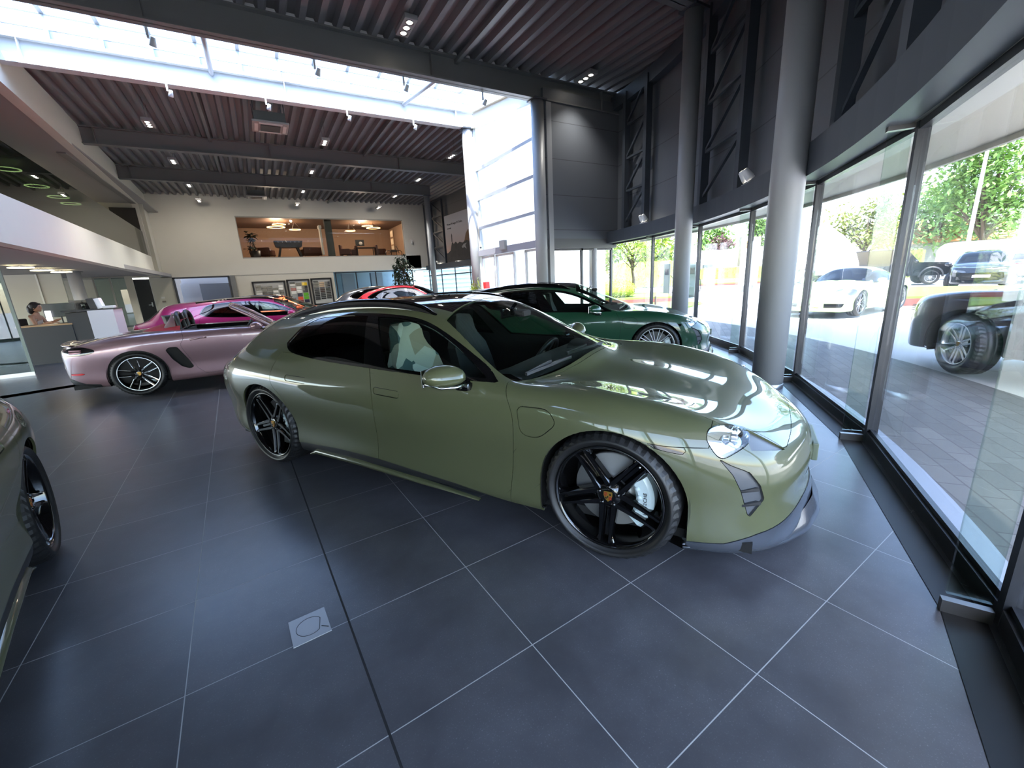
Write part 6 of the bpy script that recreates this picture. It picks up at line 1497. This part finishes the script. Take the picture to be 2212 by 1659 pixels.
k = MB(); k.prism([(12.9, 14.6), (12.8, 10.3), (17.4, 11.9), (17.4, 13.5), (15.3, 15.2), (13.2, 17.5)], -.03, .01); tag(k.build('lawn', M_GRASS), 'flat grass strip in front of the brick edged lawn', 'lawn')
k = MB(); k.prism([(15.6, 8.0), (16.6, 7.3), (18.6, 8.4), (17, 9.4)], -.03, .02); tag(k.build('lawn', M_GRASS), 'small grass triangle left of the lime green car', 'lawn')
def shrub(name, label, loc, rx, ry, rz_, m, n=2600, seed=1):
    rnd = random.Random(seed); t = thing(name, label, 'shrub', loc); k = MB(); k.sphere((0, 0, rz_*.45), 1, 20, 12, (rx*.93, ry*.93, rz_*.52)); k.build('core', m, t); lf = MB()
    for i in range(n):
        u = rnd.uniform(-.6, 1); a = rnd.uniform(0, 2*PI); q = math.sqrt(max(0, 1-u*u)); p = Vector((rx*q*math.cos(a), ry*q*math.sin(a), rz_*.45+rz_*.55*u)); leaf(lf, p*rnd.uniform(.96, 1.02), (rnd.gauss(0, 1)+p.x, rnd.gauss(0, 1)+p.y, rnd.gauss(.2, 1)), .07, .02)
    lf.build('foliage', m, t); return t
M_BUSH = mat('bush_lime', (150, 160, 52), .7, noise=(7, .35)); shrub('round_bush', 'clipped yellow green round bush outside beyond the dark green car', (16.6, 17.0, .15), 1.0, 1.25, 1.0, M_BUSH, 2600, 2); shrub('round_bush', 'low yellow green bush left of the slim column, behind the clipped one', (17.6, 20.6, .15), 1.3, 1.4, .85, M_BUSH, 1800, 3)
def tree(label, loc, h, cr, m, n, seed, trunk=.16, low=.35, L=.3, name='tree', branchy=False):
    rnd = random.Random(seed); t = thing(name, label, 'tree', loc); k = MB(); lf = MB(); ct = Vector((0, 0, h*(1+low)/2)); ch = h*(1-low)/2
    k.tube([(0, 0, -.1), (.08, 0, h*low*.6), (-.05, .05, h*low), (0, 0, h*.75)], [trunk, trunk*.8, trunk*.6, trunk*.2], 8)
    nb = 16 if branchy else 26
    for b in range(nb):
        a = rnd.uniform(0, 2*PI); u = rnd.uniform(-.85, 1); q = math.sqrt(max(0.05, 1-u*u)); e = ct+Vector((cr*q*math.cos(a)*rnd.uniform(.6, 1), cr*q*math.sin(a)*rnd.uniform(.6, 1), ch*u)); s0 = Vector((0, 0, h*rnd.uniform(low*.8, low*1.5)))
        k.tube([tuple(s0), tuple(s0.lerp(e, .5)+Vector((0, 0, h*.04))), tuple(e)], [trunk*.4, trunk*.22, .012], 5)
        for j in range(n//nb):
            rr = cr*.34; q = e.lerp(ct, rnd.uniform(0, .45))+Vector((rnd.gauss(0, rr*.6), rnd.gauss(0, rr*.6), rnd.gauss(0, rr*.5))); leaf(lf, q, (rnd.gauss(0, 1), rnd.gauss(0, 1), rnd.gauss(0, .7)), L*rnd.uniform(.7, 1.3), L*.28)
    k.build('trunk', mat('bark', (96, 82, 66), .9), t); lf.build('foliage', m, t); return t
T1 = mat('foliage_lime', (146, 168, 66), .7, noise=(.7, .35)); T2 = mat('foliage_green', (118, 152, 74), .7, noise=(.5, .4)); T3 = mat('foliage_olive', (140, 150, 76), .7, noise=(.5, .35)); T4 = mat('foliage_purple', (96, 66, 66), .7)
tree('slender lime leafed tree beside the round bush outside', (19.6, 18.5, 0), 4.6, 2.0, T1, 2600, 11, .11, .38, .17, branchy=True)
tree('tall green tree at the right edge beyond the white flagpole', (48.7, 10.2, 0), 10.5, 4.2, T2, 6500, 12, .35, .25, .42)
tree('yellowish tree above the dark off-roader outside', (39.6, 14.4, 0), 5.9, 2.4, T3, 2600, 13, .2, .35, .34, branchy=True)
tree('dark green tree behind the wooden house', (58, 15.5, 0), 8.0, 4.6, T2, 2600, 14, .3, .2, .6)
tree('green tree at the far right behind the camper', (54, 4.0, 0), 7.6, 4.2, T2, 2600, 15, .3, .15, .6)
tree('round grey green tree far behind the white houses', (66, 45, 0), 8.4, 3.4, T2, 2000, 16, .3, .2, .7)
tree('tall dark conifer left of the thick column far away', (69.6, 39.3, 0), 10, 2.4, T2, 1800, 17, .3, .2, .6)
tree('purple leafed small tree far behind the white houses', (62, 40.6, 0), 6.4, 2.0, T4, 1000, 18, .2, .3, .5)
tree('lime green tree beyond the charging posts', (36, 31, 0), 6.0, 3.4, T1, 2600, 19, .2, .25, .45)
tree('green tree row end seen left of the slim column', (34, 38, 0), 6.0, 4.0, T2, 2600, 20, .25, .2, .5)
def hedge(label, a, b, w, h, m, seed):
    rnd = random.Random(seed); a, b = Vector(a), Vector(b); d = (b-a); Ln = d.length; d.normalize(); n = Vector((-d.y, d.x, 0)); t = thing('hedge', label, 'hedge'); k = MB(); k.bar(a+Vector((0, 0, h/2)), b+Vector((0, 0, h/2)), w*.92, h*.97); k.build('core', m, t); lf = MB()
    for i in range(int(Ln*110)):
        f = rnd.uniform(0, Ln); q = rnd.choice((0, 1, 2)); p = a+d*f+(n*(w/2*(1 if q == 0 else -1))+Vector((0, 0, rnd.uniform(0, h))) if q < 2 else n*rnd.uniform(-w/2, w/2)+Vector((0, 0, h))); leaf(lf, p, (rnd.gauss(0, 1), rnd.gauss(0, 1), rnd.gauss(0, 1)), .16, .05)
    lf.build('foliage', m, t)
hedge('clipped hedge behind the dark off-roader', (42.3, 19.5, 0), (43.2, 12, 0), 1.0, 2.05, T3, 31); hedge('long hedge in front of the white houses', (52, 37, 0), (55, 29, 0), 1.0, 1.5, T1, 32); hedge('green hedge behind the entrance side windows', (29, 30, 0), (36, 27, 0), 1.0, 2.4, T1, 33)
# buildings
def house(name, label, loc, rz, w, d, h, rh, wall, roof, wins=()):
    t = thing(name, label, 'house', loc, rz); k = MB(); k.box((0, 0, h/2), (w, d, h)); k.prism([(-d/2, h), (d/2, h), (0, h+rh)], -w/2, w/2, 'x'); k.build('walls', wall, t)
    k = MB()
    for s in (-1, 1): k.add([(-w/2-.3, s*(d/2+.3), h-.12), (w/2+.3, s*(d/2+.3), h-.12), (w/2+.3, 0, h+rh+.12), (-w/2-.3, 0, h+rh+.12), (-w/2-.3, s*(d/2+.3), h), (w/2+.3, s*(d/2+.3), h), (w/2+.3, 0, h+rh+.26), (-w/2-.3, 0, h+rh+.26)], [(0, 1, 2, 3), (4, 7, 6, 5), (0, 4, 5, 1), (0, 3, 7, 4), (1, 5, 6, 2)])
    k.build('roof', roof, t)
    for (x, z, ww, hh) in wins: k = MB(); k.box((x, -d/2-.02, z), (ww, .06, hh)); k.build('window', mat('house_window', (50, 54, 60), .2), t)
    return t
M_WH = mat('house_white', (226, 224, 218), .8); M_PLANK = clad('grey_planks', (168, 166, 156), .22, dark=.75)
house('wooden_house', 'grey plank house with an orange roof behind the cars', (60.5, 16.2, 0), R(-68), 9, 8, 2.9, 1.7, M_PLANK, mat('orange_roof', (214, 150, 96), .8), ((-2.6, 1.9, 1.0, 1.2), (1.4, 1.9, 1.0, 1.2)))
house('white_house', 'white bungalow far left of the thick column', (62, 39, 0), R(-58), 14, 7, 2.6, 1.3, M_WH, mat('white_roof', (230, 228, 224), .8), ((-3, 1.4, 1.4, 1.2), (2, 1.4, 1.4, 1.2)))
house('white_house', 'white house with pale roof windows behind the white dome', (58, 22.6, 0), R(-66), 10, 8, 2.4, 2.4, M_WH, mat('white_roof', (230, 228, 224)), ((0, 1.3, 1.6, 1.2),))
house('white_house', 'white building behind the lime trees left of the slim column', (42, 44, 0), R(-48), 12, 7, 2.8, 1.0, M_WH, mat('white_roof', (230, 228, 224)), ((-2, 1.3, 1.6, 1.2), (2.4, 1.3, 1.6, 1.2)))
t = thing('office_building', 'pale teal building with horizontal louvres seen through the far glazing', 'building', (19.5, 43, 0), R(84)); k = MB(); k.box((0, 0, 3.5), (5, 17, 7)); k.build('walls', mat('teal_facade', (112, 142, 150), .6), t)
k = MB()
for z in np.arange(.6, 6.8, .42): k.box((-2.55, 0, z), (.12, 17, .07))
k.build('louvres', mat('louvre_pale', (150, 176, 182), .5), t)
# white dome tent, sign pylon, charging posts, flagpole
t = thing('white_dome', 'big white teardrop shaped event dome outside behind the column', 'tent', (25.6, 11.6, 0)); k = MB(); k.sphere((0, 0, .55), 1, 36, 20, (2.1, 2.1, 2.75)); k.build('shell', mat('dome_white', (240, 240, 238), .5), t); k = MB(); k.lathe([(1.9, -.02), (2.25, -.02), (2.25, .34), (1.95, .36)], n=36); k.build('base_skirt', M_SATIN, t)
t = thing('sign_pylon', 'tall white sign pylon with a small gold and red crest', 'sign', (25.9, 15.1, 0), R(-58)); k = MB(); k.box((0, 0, 1.75), (1.0, .3, 2.8), bev=.02); k.build('panel', mat('pylon_white', (238, 238, 236), .4), t); k = MB(); k.box((-.58, 0, 2.35), (.14, .3, 1.7)); k.build('dark_edge', M_SATIN, t); k = MB(); k.box((0, 0, .18), (.6, .24, .4)); k.build('plinth', mat('plinth_grey', (96, 94, 92), .6), t)
cb = crest(-.16, .26); cb.data.transform(Matrix.Rotation(PI, 4, 'Z') @ Matrix.Translation((.1, .33, 2.7))); cb.data.transform(Matrix.Identity(4)); cb.parent = t; cb.name = 'crest'
for x, y, lb in ((20.15, 16.45, 'dark grey charging post nearest the lime tree'), (20.15, 14.8, 'dark grey charging post right of the second column')):
    t = thing('charging_post', lb, 'charging post', (x, y, 0), R(-55)); k = MB(); k.box((0, 0, .98), (.34, .26, 1.75), bev=.03); k.build('cabinet', mat('charger_dark', (58, 66, 66), .4), t); k = MB(); k.box((0, -.14, 1.4), (.22, .02, .3)); k.build('screen', M_TRIM, t); k = MB(); k.tube([(.2, -.05, 1.2), (.42, -.1, .9), (.45, -.1, .4), (.2, -.1, .12)], .022, 8); k.build('cable', M_MATTE, t); k = MB(); k.box((0, 0, .06), (.44, .36, .12)); k.build('foot', M_SATIN, t)
t = thing('flagpole', 'white flagpole leaning up against the tall green tree', 'flagpole', (43.9, 9.95, 0)); k = MB(); k.tube([(0, 0, 0), (0, 0, 9.2)], [.13, .09], 12); k.build('pole', mat('pole_white', (236, 236, 234), .4), t); k = MB(); k.sphere((0, 0, 9.25), .12, 10, 8); k.build('finial', M_ALU, t)
t = thing('bollard_post', 'thin dark post standing on the lawn beyond the dark green bonnet', 'post', (12.9, 11.0, 0)); k = MB(); k.bar((0, 0, 0), (-.02, 0, .55), .05); k.build('stake', mat('stake_brown', (78, 62, 54), .6), t)
t = thing('hanging_mirror', 'thin pole with small dark box beside the thick column outside', 'post', (15.3, 6.9, 0)); k = MB(); k.tube([(0, 0, 0), (0, 0, 1.5)], .02, 8); k.build('pole', M_SATIN, t); k = MB(); k.box((.1, 0, 1.15), (.22, .12, .2), bev=.03); k.build('box', M_SATIN, t)
t = thing('parked_motorbike', 'dark motorbike with windshield in front of the white dome', 'motorbike', (22.0, 9.85, 0), R(70))
for x in (-.7, .7): k = MB(); k.lathe([(.24, -.06), (.32, -.05), (.33, 0), (.32, .05), (.24, .06), (.24, -.06)], (x, 0, .33), 'y', 22); k.build('wheel', mat('tyre_rubber', (24, 24, 25)), t)
k = MB(); k.box((0, 0, .6), (.9, .26, .4), bev=.1); k.box((-.35, 0, .86), (.7, .26, .14), bev=.05); k.box((.25, 0, .95), (.45, .3, .25), bev=.1); k.bar((.7, 0, .33), (.5, 0, 1.0), .08); k.build('frame', M_SATIN, t); k = MB(); k.box((.55, 0, 1.25), (.06, .38, .42), rot=Matrix.Rotation(-.5, 3, 'Y'), bev=.02); k.build('windshield', M_TRIM, t); k = MB(); k.bar((.45, -.4, 1.08), (.45, .4, 1.08), .04); k.build('handlebar', M_SATIN, t)
# camper van
t = thing('camper_van', 'white camper van parked behind the black car outside', 'camper', (39.9, 7.6, 0), R(-66)); W_ = mat('camper_white', (240, 240, 238), .35)
k = MB(); k.prism(rounded([(-2.6, .45), (2.2, .45), (2.75, .9), (2.72, 1.6), (2.2, 2.25), (-2.3, 2.3), (-2.65, 1.9)], .25), -1.05, 1.05, 'y'); k.build('body', W_, t)
for x0, w in ((-1.9, .9), (-.4, .5), (.75, .2), (1.1, .16), (1.75, .55)):
    for s in (-1, 1): k = MB(); k.box((x0, s*1.06, 1.62), (w, .03, .3), bev=.01); k.build('window', mat('camper_window', (120, 120, 124), .2), t)
wp = make_wheel('multi', r=.34, rim=.22, w=.22, detail=False); put_wheels(t, wp, [(1.6, .9, .34), (-1.5, .9, .34), (1.6, -.9, .34), (-1.5, -.9, .34)])
# ---------------------------------------------------------------- cars in place
OLIVE = paint('olive_paint', (76, 79, 55))
car = build_taycan('estate_car', 'glossy olive green estate car with black wheels, nearest in the hall', (1.46, 3.195, 0), R(-60.508), OLIVE)
P_DGREEN = paint('dark_green_paint', (18, 60, 40)); P_MAG = paint('magenta_paint', (150, 26, 86), .35, .3); P_ORANGE = paint('orange_paint', (214, 74, 32))
RIM2 = mat('rim_silver', (205, 207, 210), .25, .9, .6)
d = math.radians(-78); dd = Vector((math.cos(d), math.sin(d), 0)); ll = Vector((-math.sin(d), math.cos(d), 0))
lc = Vector((-1.33, 3.33, 0))+dd*1.487-ll*.95
dup(car, lc, d, 'green car cut off by the left edge, only its flank and wheel visible', name='estate_car')
NOINT = ()
g = dup(car, (4.716, 6.058, 0), R(-43.9), 'dark green car parked right behind the olive one, silver spoked wheels', swap={'olive_paint': P_DGREEN}, skip=('wheel',), name='estate_car')
wp = make_wheel('mesh', r=.355, rim=.275, w=.28); put_wheels(g, wp, [(1.487, .835, .355), (-1.487, .835, .355), (1.487, -.835, .355), (-1.487, -.835, .355)])
dup(car, (.05, 12.45, 0), R(-1), 'magenta car behind the pale pink roadster', swap={'olive_paint': P_MAG}, skip=('roof_rail', 'rear_spoiler'), name='estate_car')
dup(car, (.42, 15.2, 0), R(-1), 'orange car mostly hidden behind the magenta one', swap={'olive_paint': P_ORANGE}, skip=(), name='estate_car')
build_roadster('roadster', 'pale metallic pink open roadster with a red folded soft top', (-.52, 9.16, 0), R(-2.4), paint('pink_paint', (140, 112, 118), .3, .45))
s1 = build_suv('suv', 'dark brown car outside at the right edge, front wheel turned', (7.778, -.126, 0), R(66.8), paint('brown_paint', (58, 48, 50), .3, .4), turn=R(-24))
P_GREY = paint('slate_paint', (82, 84, 90), .25, .5); P_RED = paint('red_paint', (122, 26, 34), .25, .3); P_BLK = paint('black_paint', (16, 20, 26), .15); P_WHT = paint('white_paint', (236, 238, 238), .25); P_NAVY = paint('navy_paint', (30, 34, 48), .2)
def suvcopy(loc, rz, lb, P, sc=1.):
    return dup(s1, loc, rz, lb, swap={'brown_paint': P}, name='suv', scale=(sc,)*3)
suvcopy((4.9, 19.3, 0), R(-8), 'slate grey car at the back of the hall left of the red one', P_GREY, .885)
suvcopy((5.1, 15.9, 0), R(-28), 'dark red car at the back of the hall, only roof and windows visible', P_RED, .885)
build_911('sports_coupe', 'lime green low sports car parked outside, front facing left', (15.233, 5.831, 0), R(178.8), paint('lime_paint', (196, 236, 150), .25))
suvcopy((28.6, 5.9, .0), R(193), 'black car on the far side of the raised lawn, facing the hall', P_BLK)
suvcopy((34.2, 5.6, 0), R(15), 'white car parked right of the black one, in front of the camper', P_WHT)
suvcopy((36.0, 13.4, 0), R(20), 'dark car with a red tail light beside the white dome', P_NAVY)
build_offroader('offroader', 'boxy black off-roader with a spare wheel parked outside', (32.0, 10.2, 0), R(-60), P_BLK)
# ---------------------------------------------------------------- light
w = bpy.data.worlds.new('sky'); SC.world = w; w.use_nodes = True; nt = w.node_tree; bg = nt.nodes['Background']
st = nt.nodes.new('ShaderNodeTexSky'); st.sky_type = 'NISHITA'; st.sun_disc = False; st.sun_elevation = R(60); st.sun_rotation = R(180+30); st.altitude = 50; st.air_density = 1.0; st.dust_density = 1.2; st.ozone_density = 1.2
nt.links.new(st.outputs[0], bg.inputs[0]); bg.inputs[1].default_value = .55
sl = bpy.data.lights.new('sun', 'SUN'); sl.energy = 6.5; sl.angle = R(.53); sl.color = (1, .96, .90); so = bpy.data.objects.new('sun', sl); COL.objects.link(so)
so.rotation_euler = Vector((.25, .45, -1)).to_track_quat('-Z', 'Y').to_euler()
def lamp(loc, e, ang=70, col=(1, .97, .92), to=(0, 0, -1), r=.08):
    l = bpy.data.lights.new('lamp_light', 'SPOT'); l.energy = e; l.spot_size = R(ang); l.spot_blend = 1.0; l.shadow_soft_size = r; l.color = col; o = bpy.data.objects.new('lamp_light', l); COL.objects.link(o); o.location = loc; o.rotation_euler = Vector(to).to_track_quat('-Z', 'Y').to_euler()
for x, y in [(3.4, 9.3), (8.2, 9.5)]+[(x, y) for y in (17.1, 21.3, 25.5) for x in (-1.95, 2.85, 7.65)]: lamp((x, y, 6.33), 60 if x > 8 else 300, 110)
for x in (-1.95, 2.85, 7.65): lamp((x, 27.6, 6.33), 75, 150, (1, .90, .78), (0, .75, -1))
for x, y in ((1.8, 33.6), (7.4, 33.6)):
    l = bpy.data.lights.new('lounge_light', 'POINT'); l.energy = 60; l.color = (1, .84, .70); l.shadow_soft_size = .4; o = bpy.data.objects.new('lounge_light', l); COL.objects.link(o); o.location = (x, y, 5.4)
for x, y in ((-5.85, 18.1), (-5.95, 19.8), (-5.9, 21.2), (-6.1, 26.5)): lamp((x, y, 2.4), 45, 130, (1, .95, .86), r=.3)
for x, y in ((-6.5, 21.5), (-6.7, 26.0)): lamp((x, y, 5.6), 60, 140, (1, .95, .86), r=.3)
SC.view_settings.view_transform = 'Standard'; SC.view_settings.look = 'None'; SC.view_settings.gamma = 1; SC.view_settings.exposure = 2.1; SC.view_settings.use_curve_mapping = False
SC.cycles.max_bounces = 10; SC.cycles.transparent_max_bounces = 24; SC.cycles.diffuse_bounces = 5; SC.cycles.glossy_bounces = 5; SC.cycles.sample_clamp_indirect = 8; SC.cycles.caustics_reflective = False; SC.cycles.caustics_refractive = False
# ---------------------------------------------------------------- camera
def make_camera():
    cd = bpy.data.cameras.new('camera'); co = bpy.data.objects.new('camera', cd); COL.objects.link(co)
    Mw = [[0.8572209402956703, -0.5124761758187254, -0.05040266596938761],
          [0.16847132999803274, 0.18661035261138242, 0.9678811844782135],
          [0.486610388799192, 0.8381794232242106, -0.24630384486692217]]
    r = Matrix(((Mw[0][0], Mw[1][0], -Mw[2][0]), (Mw[0][1], Mw[1][1], -Mw[2][1]), (Mw[0][2], Mw[1][2], -Mw[2][2])))
    co.matrix_world = Matrix.Translation((0, 0, 1.476)) @ r.to_4x4()
    cd.sensor_width = 36; cd.sensor_fit = 'HORIZONTAL'; cd.lens = 894.32/2212*36
    cd.clip_start = .02; cd.clip_end = 500
    SC.camera = co
make_camera()
